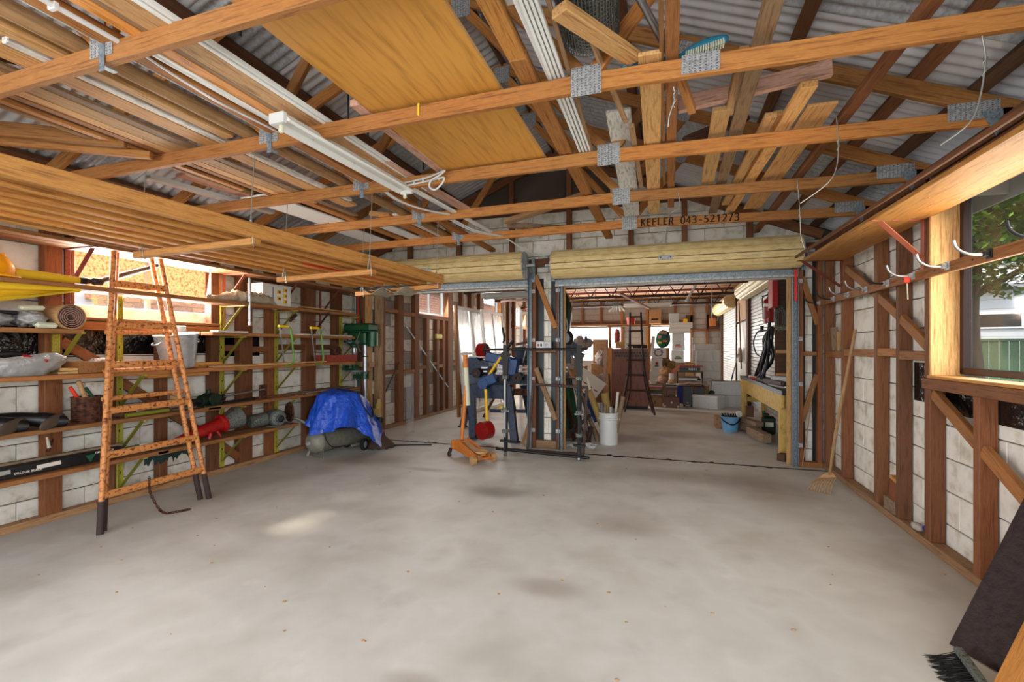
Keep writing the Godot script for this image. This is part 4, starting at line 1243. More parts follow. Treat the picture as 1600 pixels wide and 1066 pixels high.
	runner("trim_length", -0.605, -0.568, 0.9, 3.0, 2.875, 0.012, M["white"], "flat white trim strip between the amber beam and the grooved lengths", "trim")
	o = thing("trim_bundle", "bundle of white grooved trim lengths beside the flat white strip", "trim", v(-0.54, 2.87, 2.4))
	for k in 4:
		bar(o, "trim_length", v(-0.555 + 0.018 * k, 2.885, 0.9), v(-0.60 + 0.024 * k, 2.872, 3.40), 0.026, 0.014, M["white"])
	bar_thing("stick", v(-0.44, 2.89, 1.1), v(-0.52, 2.865, 3.5), 0.012, 0.02, w("grey", 1), "thin grey stick beside the bundle of white trim", "timber")
	mesh_roll()
	bar_thing("timber_offcut", v(-0.43, 2.862, 1.92), v(-0.155, 2.885, 2.41), 0.045, 0.085, w("pale", 1), "notched pale timber offcut propped against the roll of wire mesh", "offcut")
	bar_thing("stake", v(-0.36, 2.93, 2.12), v(-0.24, 2.83, 2.95), 0.022, 0.028, w("grey", 4), "thin grey-brown stake hanging down behind the nail plate by the mesh roll", "timber")
	st = S()
	Tu(st, [v(-0.165, 3.06, 2.08), v(0.01, 2.905, 2.45)], 0.018, 12)
	tag(P(self, "metal_pipe", st, M["steel"]), "silver metal pipe leaning in the roof above the blue brush", "pipe")
	runner("long_batten", -0.035, -0.015, 0.9, 4.3, 2.86, 0.02, w("shelf", 0), "thin brown batten running straight back beside the square timber")
	runner("square_timber", -0.005, 0.055, 0.9, 5.0, 2.858, 0.05, w("shelf", 2), "square brown timber running straight back above the blue brush", "timber", "", -0.01)
	runner("wide_board", -0.16, -0.05, 2.35, 5.15, 2.858, 0.02, w("pale", 3), "wide pale board lying straight back over three ties", "board", "", 0.025)
	bar_thing("whitewashed_board", v(-0.29, 2.925, 2.98), v(-0.36, 2.872, 5.2), 0.022, 0.155, M["whitewood"], "whitewashed short board beside the nail plate of the third tie", "board")
	runner("stake", -0.235, -0.20, 3.1, 4.3, 2.86, 0.03, w("grey", 3), "short brown stake between the whitewashed board and the wide pale board", "timber")
	# fan of boards on the right
	runner("board", 0.270, 0.372, 3.07, 4.42, 2.868, 0.032, w("pale", 0), "pale sawn board with its end in front of the third tie", "board", "", -0.01)
	runner("board", 0.395, 0.478, 2.1, 5.40, 2.868, 0.022, w("grey", 0), "long brown board between two pale sawn boards on the right", "board", "", -0.022)
	runner("board", 0.545, 0.615, 3.25, 5.12, 2.868, 0.035, w("pale", 1), "pale board with its end above the pink plank's left part", "board", "", 0.03)
	runner("board", 0.600, 0.655, 3.3, 5.15, 2.90, 0.03, w("pale", 4), "pale board doubled against its neighbour on the right ties", "board", "", 0.03)
	runner("board", 0.64, 0.725, 2.94, 5.40, 2.868, 0.04, w("pale", 5), "thick pale board end-on below the right end of the pink plank", "board", "", 0.055)
	runner("board", 0.765, 0.925, 3.18, 5.34, 2.868, 0.018, w("pale", 2), "widest flat pale board, outermost on the right ties", "board", "", 0.02)
	bar_thing("pink_plank", v(0.06, 2.93, 3.05), v(0.86, 2.985, 3.0), 0.09, 0.04, M["pinkwood"], "pink-grey plank on edge lying across the pale boards", "plank")
	bar_thing("grey_stick", v(0.37, 2.95, 2.62), v(0.36, 2.90, 3.15), 0.06, 0.05, w("grey", 5), "grey splintered post end behind the second tie", "offcut")
	bar_thing("loose_brace", v(0.12, 2.93, 3.6), v(0.55, 3.12, 3.75), 0.07, 0.04, w("dark", 1), "dark slanting brace behind the pale boards under the right roof", "timber")
	bar_thing("loose_brace", v(0.05, 2.90, 2.6), v(0.14, 2.84, 2.95), 0.05, 0.04, w("truss", 3), "short orange brace hanging behind the square timber", "timber")
	bar_thing("grey_lath", v(0.58, 3.2, 2.40), v(0.66, 3.0, 2.35), 0.02, 0.06, M["lumber_old"], "grey lath standing against the second truss's right rafter", "timber")
	for q in [[-1.75, 5.15, -0.95, 5.9], [-1.72, 5.0, -0.72, 4.55]]:
		bar_thing("bundled_laths", v(q[0], 2.86, q[1]), v(q[2], 2.94, q[3]), 0.05, 0.09, M["lumber_old"] if q[1] > 5.1 else w("grey", 4), "grey laths lying aslant above the left roller door" if q[1] > 5.1 else "bundled pale laths poking out between the last ties", "timber")
	# scrubbing brush of a broom
	o = thing("broom", "blue plastic broom head lying bristles up behind the second tie", "broom", v(0.05, 2.87, 2.5))
	st = S()
	Bl(st, Transform3D(Basis(Vector3(0, 0, 1), 0.25), v(0.17, 2.93, 2.5)), Vector3(0.12, 0.035, 0.04), 0.0, 3.0, 1, 20, 10)
	Bl(st, Transform3D(Basis(Vector3(0, 0, 1), -0.05), v(-0.10, 2.89, 2.48)), Vector3(0.13, 0.025, 0.04), 0.0, 3.0, 1, 20, 10)
	P(o, "head", st, M["teal"])
	st = S()
	for k in 16:
		for j in 3:
			Cy(st, v(0.09 + 0.011 * k, 2.90 + 0.002 * k, 2.45 + 0.02 * j), v(0.085 + 0.0115 * k, 2.865 + 0.0025 * k, 2.44 + 0.02 * j), 0.004, 5)
	P(o, "bristles", st, M["bristle"]).set_meta("kind", "stuff")
	# wires
	for i in 5:
		var q: Array = [[[1.22, 2.72, 2.42], [1.235, 2.60, 2.43], [1.20, 2.40, 2.44], [1.09, 2.30, 2.44]], [[0.985, 2.90, 3.37], [1.00, 2.70, 3.37], [0.97, 2.5, 3.38], [0.80, 2.36, 3.39]], [[1.0, 2.80, 4.33], [1.02, 2.55, 4.34], [1.03, 2.35, 4.35], [1.06, 2.25, 4.36]], [[0.09, 2.80, 4.33], [0.10, 2.68, 4.34], [0.02, 2.60, 4.36], [-0.02, 2.45, 4.8]], [[0.03, 2.73, 2.44], [0.035, 2.68, 2.45], [0.01, 2.60, 2.46], [0.005, 2.55, 2.47]]][i]
		st = S()
		var pts = []
		for p in q:
			pts.append(v(p[0], p[1], p[2]))
		Tu(st, curve(pts, 6), 0.0035, 6)
		var pts2 = []
		for k in 9:
			var a = k * 1.4
			pts2.append(v(q[1][0] + 0.008 * cos(a), q[1][1] + 0.035 - 0.01 * k, q[1][2] - 0.008 * sin(a)))
		Tu(st, pts2, 0.003, 5)
		tag(P(self, "hanging_wire", st, M["wire"]), ["bent wire hanging from the second tie at the far right", "curved wire hanging from the third tie near the right wall shelf", "wire hanging from the fourth tie above the right roller door", "wire hanging in front of the stencilled tie beam", "short loop of wire under the second tie by the square timber"][i], "wire")
	# eave odds and ends above the rack on the left, near the drum
	bar_thing("beam", v(-2.9, 2.92, 5.1), v(-2.55, 2.90, 5.7), 0.06, 0.09, w("truss", 1), "short orange beam end beyond the fourth tie at the left", "timber")

func fluorescent() -> void:
	var o = thing("fluorescent_light", "white fluorescent batten light without a tube, hung under the ties at left", "light", v(-2.1, 2.72, 2.75))
	var a = v(-2.105, 2.745, 2.13)
	var b = v(-2.06, 2.745, 3.42)
	var t = along(a, b)
	var st = S()
	var poly = PackedVector2Array([Vector2(-0.03, 0.045), Vector2(-0.078, -0.006), Vector2(-0.070, -0.014), Vector2(-0.026, 0.006), Vector2(0.026, 0.006), Vector2(0.070, -0.014), Vector2(0.078, -0.006), Vector2(0.03, 0.045)])
	Pr(st, Transform3D(Basis(-t.basis.z, t.basis.y, t.basis.x), t.origin), poly, a.distance_to(b))
	P(o, "tray", st, M["white"])
	var d = (b - a).normalized()
	for e in [[a, 1.0], [b, -1.0]]:
		put(o, "end_cap", box_mesh(Vector3(0.03, 0.062, 0.11)), M["plastic_white"], Transform3D(t.basis, e[0] + Vector3(0, 0.008, 0) - d * 0.012 * e[1]))
		st = S()
		var p: Vector3 = e[0] + d * 0.012 * e[1] + Vector3(0, -0.04, 0)
		Bx(st, Transform3D(t.basis, p), Vector3(0.018, 0.05, 0.026), 0.005)
		Cy(st, p - d * 0.012 + Vector3(0, -0.012, 0), p + d * 0.012 + Vector3(0, -0.012, 0), 0.012, 12)
		P(o, "lamp_holder", st, M["bristle"])
	for k in 3:
		st = S()
		Cy(st, a.lerp(b, 0.2 + 0.3 * k) + Vector3(0, 0.0, 0), a.lerp(b, 0.2 + 0.3 * k) + Vector3(0, -0.007, 0), 0.006, 8)
		P(o, "screw", st, M["zinc"])

func mesh_roll() -> void:
	# rolled-up wire netting: a spiral of crossing wires
	var o = thing("wire_mesh_roll", "big roll of grey wire mesh stored high behind the notched offcut", "wire mesh", v(-0.33, 3.05, 1.9))
	var a = v(-0.27, 3.22, 1.25)
	var b = v(-0.37, 3.035, 2.36)
	var t = along(a, b)
	var l = a.distance_to(b)
	var r = 0.142
	var st = S()
	for k in 56:
		var x = -l / 2 + l * k / 55.0
		var ring = []
		for j in 25:
			var w0 = TAU * j / 24.0
			ring.append(t * Vector3(x + 0.004 * sin(j * 1.7), r * (1.0 + 0.03 * sin(k * 0.9 + j)) * cos(w0), r * (1.0 + 0.03 * cos(k + j * 0.7)) * sin(w0)))
		Tu(st, ring, 0.0032, 4, false)
	for j in 56:
		var w0 = TAU * j / 56.0
		var ln = []
		for k in 13:
			var x = -l / 2 + l * k / 12.0
			ln.append(t * Vector3(x, (r + 0.002) * cos(w0 + 0.02 * sin(k * 2.0)), (r + 0.002) * sin(w0 + 0.02 * sin(k * 2.0))))
		Tu(st, ln, 0.0032, 4, false)
	P(o, "wires", st, M["mesh"]).set_meta("kind", "stuff")
	st = S()
	Sh(st, func(u: float, vv: float) -> Vector3:
		var ang = u * TAU * 2.0
		var rad = r * (0.55 + 0.36 * u)
		return t * Vector3((vv - 0.5) * l, rad * cos(ang), rad * sin(ang)), 40, 4, 0.002)
	P(o, "inner_turns", st, M["mesh"])

# ---------------------------------------------------------------- left side: hanging rack, shelves and what stands there
func rack_at(k: float, z: float) -> Vector3:
	return v(-2.6 - k + 0.18 * (z - 2.42), 2.20 - 0.034 * (z - 2.42), z)

func left_things() -> void:
	var st: SurfaceTool
	var o: Node3D
	# hanging rack: bearers on wires, long timbers lying on them
	var ends = [[[-3.72, 2.128], [-2.575, 2.150], 2.42], [[-3.36, 2.06], [-2.345, 2.085], 3.39], [[-3.24, 2.03], [-2.225, 2.078], 4.355]]
	for i in 3:
		var q: Array = ends[i]
		bar_thing("rack_bearer", v(q[0][0], q[0][1], q[2]), v(q[1][0], q[1][1], q[2]), 0.045, 0.06, w("amber", i), ["cross timber hung on wires under the rack timbers, nearest, in front of the painted window", "middle cross timber hung on wires under the rack timbers", "cross timber at the hanging rack's far end, before the left roller door"][i], "bearer", "")
		for e in [q[0], q[1]]:
			var far: bool = e == q[0]
			var top: float = 2.75
			st = S()
			var x: float = e[0] + (0.10 if far else -0.02)
			Tu(st, [v(x, top, q[2]), v(x + 0.004, (top + e[1]) / 2, q[2] - 0.03), v(x, e[1] + 0.12, q[2] - 0.035)], 0.003, 5)
			Tu(st, curve([v(x, e[1] + 0.12, q[2] - 0.035), v(x - 0.018, e[1] + 0.03, q[2] - 0.035), v(x - 0.012, e[1] - 0.028, q[2]), v(x + 0.018, e[1] - 0.02, q[2] - 0.034), v(x, e[1] + 0.12, q[2] - 0.035)], 4), 0.003, 5)
			Bl(st, Transform3D(Basis(), v(x, e[1] + 0.13, q[2] - 0.035)), Vector3(0.010, 0.014, 0.010), 0.2, 4.0, 3, 8, 6)
			tag(P(self, "rack_wire", st, M["wire"]), "wire holding the %s end of the %s rack cross timber" % ["wall-side" if far else "open", ["nearest", "middle", "furthest"][i]], "wire")
	for k in 7:
		var z0: float = 0.75
		var z1: float = [4.43, 4.40, 4.50, 4.42, 4.38, 4.45, 4.40][k]
		var d = 0.172 * k
		var h: float = 0.095 if k % 3 == 0 else 0.08
		bar_thing("rack_timber", rack_at(d, z0) + Vector3(0, h / 2 - 0.028, 0), rack_at(d, z1) + Vector3(0, h / 2 - 0.028, 0), h, 0.045 if k % 2 else 0.055, w("amber", k), "long amber timber lying on the hanging rack, %s from its open edge" % ["first", "second", "third", "fourth", "fifth", "sixth", "seventh"][k], "timber", "timbers on the hanging rack")
	for k in 3:
		bar_thing("rack_lath", rack_at(0.26 + 0.344 * k, 1.0) + Vector3(0, 0.085, 0), rack_at(0.26 + 0.344 * k, 4.2) + Vector3(0, 0.085, 0), 0.02, 0.045, w("stud", k), ["thin dark lath between the second and third rack timbers", "thin dark lath in the middle of the hanging rack", "thin dark lath near the wall side of the hanging rack"][k], "timber")
	bar_thing("orange_rod", rack_at(0.60, 2.0) + Vector3(0, -0.012, 0), rack_at(0.42, 4.2) + Vector3(0, -0.012, 0), 0.012, 0.012, M["orange_bright"], "thin bright orange rod lying between the hanging rack timbers", "rod")
	st = S()
	Sh(st, func(u: float, t: float) -> Vector3: return v(-3.05 + 0.55 * u, 2.06 - 0.055 * sin(u * TAU) ** 2 - 0.01 * t, 4.15 + 0.3 * t), 20, 3, 0.003)
	tag(P(self, "plastic_strip", st, M["dustplastic"]), "clear plastic strip sagging under the far end of the hanging rack", "plastic")
	st = S()
	Cy(st, v(-4.42, 1.72, 4.05), v(-4.42, 2.22, 4.05), 0.012, 10)
	Cy(st, v(-4.42, 1.69, 4.05), v(-4.42, 1.735, 4.05), 0.02, 10)
	tag(P(self, "hanging_bar", st, M["steel"]), "steel socket bar hanging upright in front of the white box", "bar")
	# high shelf on red brackets
	for k in 3:
		bar_thing("high_shelf_board", v(-4.80 + 0.125 * k, 2.30, 0.8), v(-4.80 + 0.125 * k, 2.30, 6.3), 0.03, 0.115, w("shelf", k + 1), "long board of the high shelf above the painted window, %s" % ["against the wall", "in the middle", "at the front"][k], "shelf board")
	for i in 4:
		var z: float = [2.60, 4.08, 4.87, 5.66][i]
		var m: Material = M["bracket_pink"] if i == 1 else M["redoxide"]
		o = thing("shelf_bracket", ["red bracket of the high shelf at the near side of the painted window", "light red bracket of the high shelf beside the window's far end", "red bracket of the high shelf behind the white box", "red bracket of the high shelf near the drill press"][i], "bracket", v(-4.84, 1.75, z))
		bar(o, "post", v(-4.838, 1.72, z), v(-4.838, 2.28, z), 0.006, 0.04, m, Vector3.RIGHT)
		bar(o, "arm", v(-4.84, 2.278, z), v(-4.47, 2.278, z), 0.006, 0.04, m)
		bar(o, "strut", v(-4.835, 1.93, z), v(-4.52, 2.272, z), 0.006, 0.035, m)
	# wall posts with their arms, and the shelves
	var sh = [1.935, 1.585, 1.215, 0.805, 0.465]
	for i in 6:
		var z: float = [1.72, 2.515, 2.995, 4.05, 4.835, 6.10][i]
		o = thing("shelf_post", ["yellow-green slotted shelf post at the left edge of the view", "yellow-green shelf post in front of the carpet roll's stud", "yellow-green shelf post behind the rusty ladder", "yellow-green shelf post right of the painted window", "yellow-green shelf post behind the near bow saw", "yellow-green shelf post next to the drill press"][i], "shelf post", v(-4.84, 0.1, z), "slotted posts on the left wall")
		var y0: float = 1.20 if i == 1 else 0.08
		var y1: float = 1.57 if i == 1 else 1.93
		st = S()
		Br(st, v(-4.84, y0, z), v(-4.84, y1, z), 0.006, 0.045, Vector3.RIGHT)
		for s in [-1.0, 1.0]:
			Br(st, v(-4.832, y0, z + s * 0.022), v(-4.832, y1, z + s * 0.022), 0.02, 0.004, Vector3.RIGHT)
		P(o, "upright", st, M["olive"])
		for k in int((y1 - y0) / 0.13):
			block(o, "slot", v(-4.8365, y0 + 0.07 + 0.13 * k, z + 0.006 * (k % 2)), Vector3(0.002, 0.022, 0.009), M["black"], 0.0)
		for s in 5:
			if (i == 1 and s != 1) or (i < 4 and i > 1 and s == 1 and i != 3) or (i == 2 and s == 0):
				continue
			if s == 4 and i == 5:
				continue
			var y: float = sh[s] - 0.022
			bar(o, "arm", v(-4.835, y, z), v(-4.48, y, z), 0.012, 0.03, M["olive"])
			bar(o, "strut", v(-4.83, y - 0.30, z), v(-4.53, y - 0.004, z), 0.007, 0.035, M["olive_dark"])
	var boards = [["top shelf", 1.935, 1.0, 6.05], ["second shelf, near piece", 1.575, 1.0, 2.52], ["second shelf, far piece", 1.59, 3.65, 6.0], ["third shelf", 1.215, 1.0, 6.0], ["fourth shelf", 0.808, 1.0, 3.75], ["fourth shelf, far part", 0.815, 3.6, 6.12], ["bottom shelf", 0.465, 1.0, 3.2], ["bottom shelf, far part", 0.46, 3.1, 4.85]]
	for i in boards.size():
		var b: Array = boards[i]
		o = thing("wall_shelf", "long brown wall shelf on yellow-green arms, the %s from the top" % b[0] if i == 0 else "brown plank shelf on yellow-green arms along the left wall, the %s" % b[0], "shelf", v(-4.65, b[1], (b[2] + b[3]) / 2))
		bar(o, "shelf_plank", v(-4.74, b[1] + 0.004, b[2]), v(-4.74, b[1] + 0.004, b[3]), 0.032, 0.165, w("shelf", i))
		bar(o, "shelf_plank", v(-4.565, b[1], b[2]), v(-4.565, b[1], b[3]), 0.036, 0.17, w("shelf", i + 2))
	ladder()
	shelf_goods()
	compressor()
	drill_press()
	scrubber()

func ladder() -> void:
	var o = thing("stepladder", "rusty orange steel stepladder leaning folded against the left shelves", "ladder", v(-4.2, 0, 2.9))
	var f = func(x: float, y: float, s: float) -> Vector3:
		# s 0 left rail, 1 right rail
		var k = y / 2.31
		return v(x - 0.43 * k, y, lerpf(lerpf(2.44, 2.80, k), lerpf(3.35, 3.19, k), s))
	for s in [0.0, 1.0]:
		for b in 2:
			var dx: float = -0.055 * b
			var dz = (-0.055 if s == 0.0 else 0.045) * b
			var st = S()
			var p: Vector3 = f.call(-4.16 + dx, 0.24, s) + Vector3(0, 0, dz)
			var q: Vector3 = f.call(-4.16 + dx, 2.31, s) + Vector3(0, 0, dz)
			Tu(st, [p, q], 0.021, 10)
			P(o, "rail", st, M["ladder"])
			st = S()
			Tu(st, [f.call(-4.16 + dx, 0.0, s) + Vector3(0, 0, dz), p], 0.0235, 10)
			P(o, "foot_sleeve", st, M["ladder_tip"])
	for b in 2:
		var ys = [0.28, 0.58, 0.93, 1.30, 1.64, 2.0] if b == 0 else [1.02, 1.25, 1.575, 1.94]
		for y in ys:
			var st = S()
			var p: Vector3 = f.call(-4.16 - 0.055 * b, y, 0.0)
			var q: Vector3 = f.call(-4.16 - 0.055 * b, y + 0.005, 1.0)
			var t = along(p, q)
			var poly = PackedVector2Array()
			for i in 10:
				var a = TAU * i / 10
				poly.append(Vector2(0.017 * cos(a), (0.030 if b == 0 else 0.02) * sin(a)))
			Pr(st, Transform3D(Basis(-t.basis.z, t.basis.y, t.basis.x), t.origin), poly, p.distance_to(q))
			P(o, "rung", st, M["ladder"])
	# rusty chain hanging from the lowest rung to the floor
	var c = thing("chain", "rusty chain hanging from the ladder's lowest rung onto the floor", "chain", v(-4.1, 0, 3.0))
	var pts = curve([v(-4.20, 0.33, 2.83), v(-4.19, 0.22, 2.83), v(-4.16, 0.10, 2.86), v(-4.12, 0.02, 2.90), v(-4.06, 0.012, 2.98), v(-4.02, 0.012, 3.05)], 6)
	for i in pts.size() - 1:
		var st = S()
		var d: Vector3 = (pts[i + 1] - pts[i]).normalized()
		var s = across(d)
		if i % 2:
			s = d.cross(s)
		var m: Vector3 = (pts[i] + pts[i + 1]) * 0.5
		var ring = []
		for k in 9:
			var a = TAU * k / 8
			ring.append(m + d * cos(a) * 0.018 + s * sin(a) * 0.010)
		Tu(st, ring, 0.0032, 5, false)
		P(c, "link", st, M["rust"])

func vessel(st: SurfaceTool, t: Transform3D, r0: float, r1: float, h: float, wall := 0.004, seg := 28) -> void:
	La(st, t, [Vector2(0, 0), Vector2(r0 - 0.006, 0), Vector2(r0, 0.006), Vector2(r1, h - 0.008), Vector2(r1 + 0.004, h - 0.004), Vector2(r1 + 0.002, h), Vector2(r1 - wall, h - 0.002), Vector2(r0 - wall, 0.01), Vector2(0, 0.01)], seg)

func shelf_goods() -> void:
	var st = S()
	var o: Node3D
	# top shelf
	o = thing("sun_umbrella", "closed yellow sun umbrella with a dark pole lying on the top shelf", "umbrella", v(-4.6, 1.955, 2.3))
	Tu(st, [v(-4.60, 1.985, 1.2), v(-4.60, 1.995, 1.9), v(-4.60, 2.0, 2.35), v(-4.61, 2.0, 2.56)], [0.05, 0.045, 0.035, 0.026], 12)
	for k in 4:
		Tu(st, [v(-4.58, 1.97 + 0.02 * k, 1.2), v(-4.57, 1.985 + 0.012 * k, 1.9), v(-4.595, 1.99 + 0.006 * k, 2.5)], [0.02, 0.016, 0.008], 6)
	P(o, "canopy", st, M["yellow_cloth"])
	st = S()
	La(st, at(v(-4.61, 2.0, 2.55), Vector3(-0.05, 0.06, -1)), [Vector2(0, 0), Vector2(0.027, 0), Vector2(0.03, 0.05), Vector2(0.02, 0.09), Vector2(0.032, 0.11), Vector2(0.032, 0.17), Vector2(0.0, 0.18)], 14)
	P(o, "ferrule", st, M["black"])
	st = S()
	Tu(st, [v(-4.62, 2.01, 2.70), v(-4.72, 2.13, 3.0), v(-4.80, 2.26, 3.32)], [0.026, 0.024, 0.018], 10)
	P(o, "pole", st, M["hose"])
	st = S()
	La(st, at(v(-4.62, 1.955, 2.02)), [Vector2(0.155, 0.0), Vector2(0.165, 0.012), Vector2(0.135, 0.02), Vector2(0.125, 0.09), Vector2(0.09, 0.15), Vector2(0.04, 0.18), Vector2(0, 0.185)], 24, true)
	Br(st, v(-4.62, 2.10, 1.94), v(-4.62, 2.13, 2.1), 0.02, 0.03)
	tag(P(self, "hard_hat", st, M["hat"]), "orange hard hat on the top shelf behind the yellow umbrella", "hard hat")
	st = S()
	Sh(st, func(u: float, t: float) -> Vector3:
		var z = lerpf(1.2, 2.49, u)
		var half = lerpf(0.15, 0.012, maxf(0.0, (u - 0.35) / 0.65) ** 0.8)
		return v(-4.50 + 0.03 * sin(t * 9.0), lerpf(1.76, 1.905, maxf(0.0, (u - 0.2) / 0.8)) + (t - 0.5) * half * 1.6 + 0.01 * sin(t * 14.0), z), 30, 14, 0.004)
	tag(P(self, "yellow_sheet", st, M["yellow_cloth"]), "folded yellow plastic sheet hanging under the top shelf at the left edge", "sheet")
	st = S()
	var nz = FastNoiseLite.new()
	nz.seed = 3
	nz.frequency = 3.0
	Sh(st, func(u: float, t: float) -> Vector3:
		var a = TAU * t
		var r = lerpf(0.03, 0.085, clampf((u - 0.1) / 0.3, 0.0, 1.0)) * (1.0 - 0.5 * clampf((u - 0.8) / 0.2, 0.0, 1.0))
		r *= 1.0 + 0.5 * nz.get_noise_2d(u * 3.0, cos(a) * 0.5)
		return v(-4.60 + r * 1.2 * cos(a), 1.965 + maxf(r * 0.9 * sin(a) + r * 0.5, -0.012) - 0.05 * clampf((u - 0.85) / 0.15, 0.0, 1.0), lerpf(3.70, 4.58, u)), 30, 18, 0.0)
	tag(P(self, "plastic_bag", st, M["dustplastic"]), "dusty crumpled plastic bag lying along the top shelf right of the window", "plastic bag")
	o = thing("cardboard_carton", "white carton with yellow pictures on the top shelf beside the plastic bag", "carton", v(-4.66, 1.955, 4.6))
	block(o, "body", v(-4.68, 2.085, 4.58), Vector3(0.24, 0.25, 0.44), M["paper"], 0.003)
	block(o, "lid_flap", v(-4.68, 2.213, 4.58), Vector3(0.25, 0.006, 0.45), M["white"], 0.0)
	var face_x = -4.558
	block(o, "printed_panel", v(face_x, 2.085, 4.62), Vector3(0.003, 0.24, 0.34), M["white"], 0.0)
	block(o, "printed_line", v(face_x + 0.002, 2.10, 4.51), Vector3(0.002, 0.17, 0.012), M["print_blue"], 0.0)
	for q in [[4.60, 2.13], [4.60, 2.05], [4.70, 2.16], [4.70, 2.09], [4.70, 2.02]]:
		block(o, "printed_picture", v(face_x + 0.002, q[1], q[0]), Vector3(0.002, 0.05, 0.06), M["yellow"], 0.0)
		block(o, "printed_tool", v(face_x + 0.0035, q[1], q[0] + 0.01), Vector3(0.002, 0.025, 0.03), M["black"] if q[0] < 4.65 else M["card"], 0.0)
	bar_thing("lath", v(-4.55, 1.975, 4.95), v(-4.50, 1.965, 5.85), 0.016, 0.09, w("pale", 1), "pale loose board on the top shelf towards the drill press", "board")
	o = thing("steel_bar_frame", "bent brown steel strip hanging from the top shelf's front edge", "metal strip", v(-4.47, 1.62, 5.2))
	bar(o, "strip", v(-4.47, 1.93, 5.40), v(-4.46, 1.60, 5.05), 0.008, 0.03, M["brownsteel"])
	st = S()
	Cy(st, v(-4.50, 1.86, 4.82), v(-4.46, 1.78, 4.68), 0.022, 12)
	tag(P(self, "metal_tube", st, M["brownsteel"]), "short brown tube stuck under the top shelf above the bow saws", "tube")
	# second shelf
	o = thing("carpet_roll", "rolled-up carpet standing end-on on the second shelf at left", "carpet", v(-4.62, 1.6, 2.42))
	st = S()
	Sh(st, func(u: float, t: float) -> Vector3:
		var a = TAU * 5.0 * u
		var r = 0.022 + 0.072 * u
		return v(-4.82 + 0.36 * t, 1.688 + r * sin(a), 2.42 + r * cos(a)), 130, 1, 0.006)
	P(o, "carpet", st, M["carpet"])
	st = S()
	La(st, at(v(-4.81, 1.688, 2.42), Vector3(1, 0, 0)), [Vector2(0, 0), Vector2(0.093, 0), Vector2(0.097, 0.36), Vector2(0.093, 0.36), Vector2(0.09, 0.0)], 28)
	P(o, "outer_turn", st, M["tan"])
	o = thing("bagged_brushes", "bundle of brushes in grey plastic bags on the second shelf beside the carpet roll", "bundle", v(-4.62, 1.6, 2.18))
	st = S()
	Bl(st, Transform3D(Basis(), v(-4.60, 1.665, 2.22)), Vector3(0.14, 0.06, 0.10), 0.35, 2.6, 5, 26, 16)
	Bl(st, Transform3D(Basis(), v(-4.62, 1.66, 1.98)), Vector3(0.14, 0.065, 0.16), 0.3, 2.6, 9, 26, 16)
	P(o, "plastic_bag", st, M["bag"])
	put(o, "brush_block", box_mesh(Vector3(0.06, 0.035, 0.15), 0.014), M["bristle"], Transform3D(Basis(Vector3(1, 0, 0), 0.06), v(-4.55, 1.745, 2.22)))
	put(o, "brush_block", box_mesh(Vector3(0.06, 0.04, 0.14), 0.016), M["bristle"], Transform3D(Basis(), v(-4.50, 1.617, 2.28)))
	put(o, "brush_block", box_mesh(Vector3(0.1, 0.03, 0.2), 0.012), M["hose"], Transform3D(Basis(), v(-4.55, 1.70, 2.03)))
	bar_thing("white_lath", v(-4.50, 1.615, 3.68), v(-4.50, 1.615, 4.05), 0.02, 0.12, M["whitewood"], "white painted board end on the second shelf right of the window", "board")
	bar_thing("white_lath", v(-4.53, 1.614, 4.9), v(-4.52, 1.614, 5.9), 0.015, 0.12, M["whitewood"], "thin white board lying along the second shelf near the drill press", "board")
	# bow saws hang over the second shelf's front
	for i in 2:
		var z: float = [4.63, 5.16][i]
		o = thing("bow_saw", ["green bow saw with a yellow grip hanging at the shelf posts, nearer one", "green bow saw with a yellow grip hanging above the red tray"][i], "saw", v(-4.42, 1.2, z), "bow saws on the left shelves")
		st = S()
		Tu(st, curve([v(-4.43, 1.70, z - 0.02), v(-4.43, 1.66, z + 0.03), v(-4.43, 1.45, z + 0.06), v(-4.44, 1.30, z + 0.09), v(-4.44, 1.235, z + 0.06), v(-4.46, 1.225, z - 0.04)], 6), 0.012, 10)
		P(o, "frame", st, M["green_saw"])
		st = S()
		Tu(st, [v(-4.43, 1.703, z - 0.16), v(-4.43, 1.702, z - 0.01)], 0.017, 10)
		P(o, "grip", st, M["yellow"])
		bar(o, "blade", v(-4.43, 1.70, z - 0.15), v(-4.46, 1.235, z - 0.04), 0.001, 0.018, M["steel"])
	# third shelf
	o = thing("tool_bag", "grey plastic bag stuffed with tools on the third shelf at left", "plastic bag", v(-4.6, 1.235, 2.15))
	st = S()
	Sh(st, func(u: float, t: float) -> Vector3:
		var a = TAU * u
		var r = 1.0 + 0.18 * nz.get_noise_2d(cos(a) * 1.2, sin(a) * 1.2 + t * 0.6) + 0.04 * sin(a * 9.0 + t * 6.0)
		var k = sin(minf(t * 1.25, 1.0) * PI * 0.5) if t < 0.8 else 1.0 - (t - 0.8) * 2.2
		return v(-4.60 + 0.16 * r * cos(a) * (0.55 + 0.45 * k), 1.236 + 0.15 * t + 0.02 * sin(a * 2.0) * t, 2.14 + 0.30 * r * sin(a) * (0.6 + 0.4 * k)), 44, 12, 0.003, true)
	P(o, "bag", st, M["bag"])
	st = S()
	Tu(st, curve([v(-4.62, 1.37, 1.95), v(-4.58, 1.40, 2.1), v(-4.56, 1.37, 2.25)], 5), 0.02, 8)
	Tu(st, curve([v(-4.55, 1.36, 2.05), v(-4.52, 1.38, 2.2), v(-4.56, 1.33, 2.32)], 5), 0.016, 8)
	P(o, "dark_tools", st, M["iron"])
	st = S()
	Tu(st, [v(-4.47, 1.385, 2.13), v(-4.46, 1.345, 2.27)], [0.016, 0.012], 8)
	P(o, "red_handle", st, M["red"])
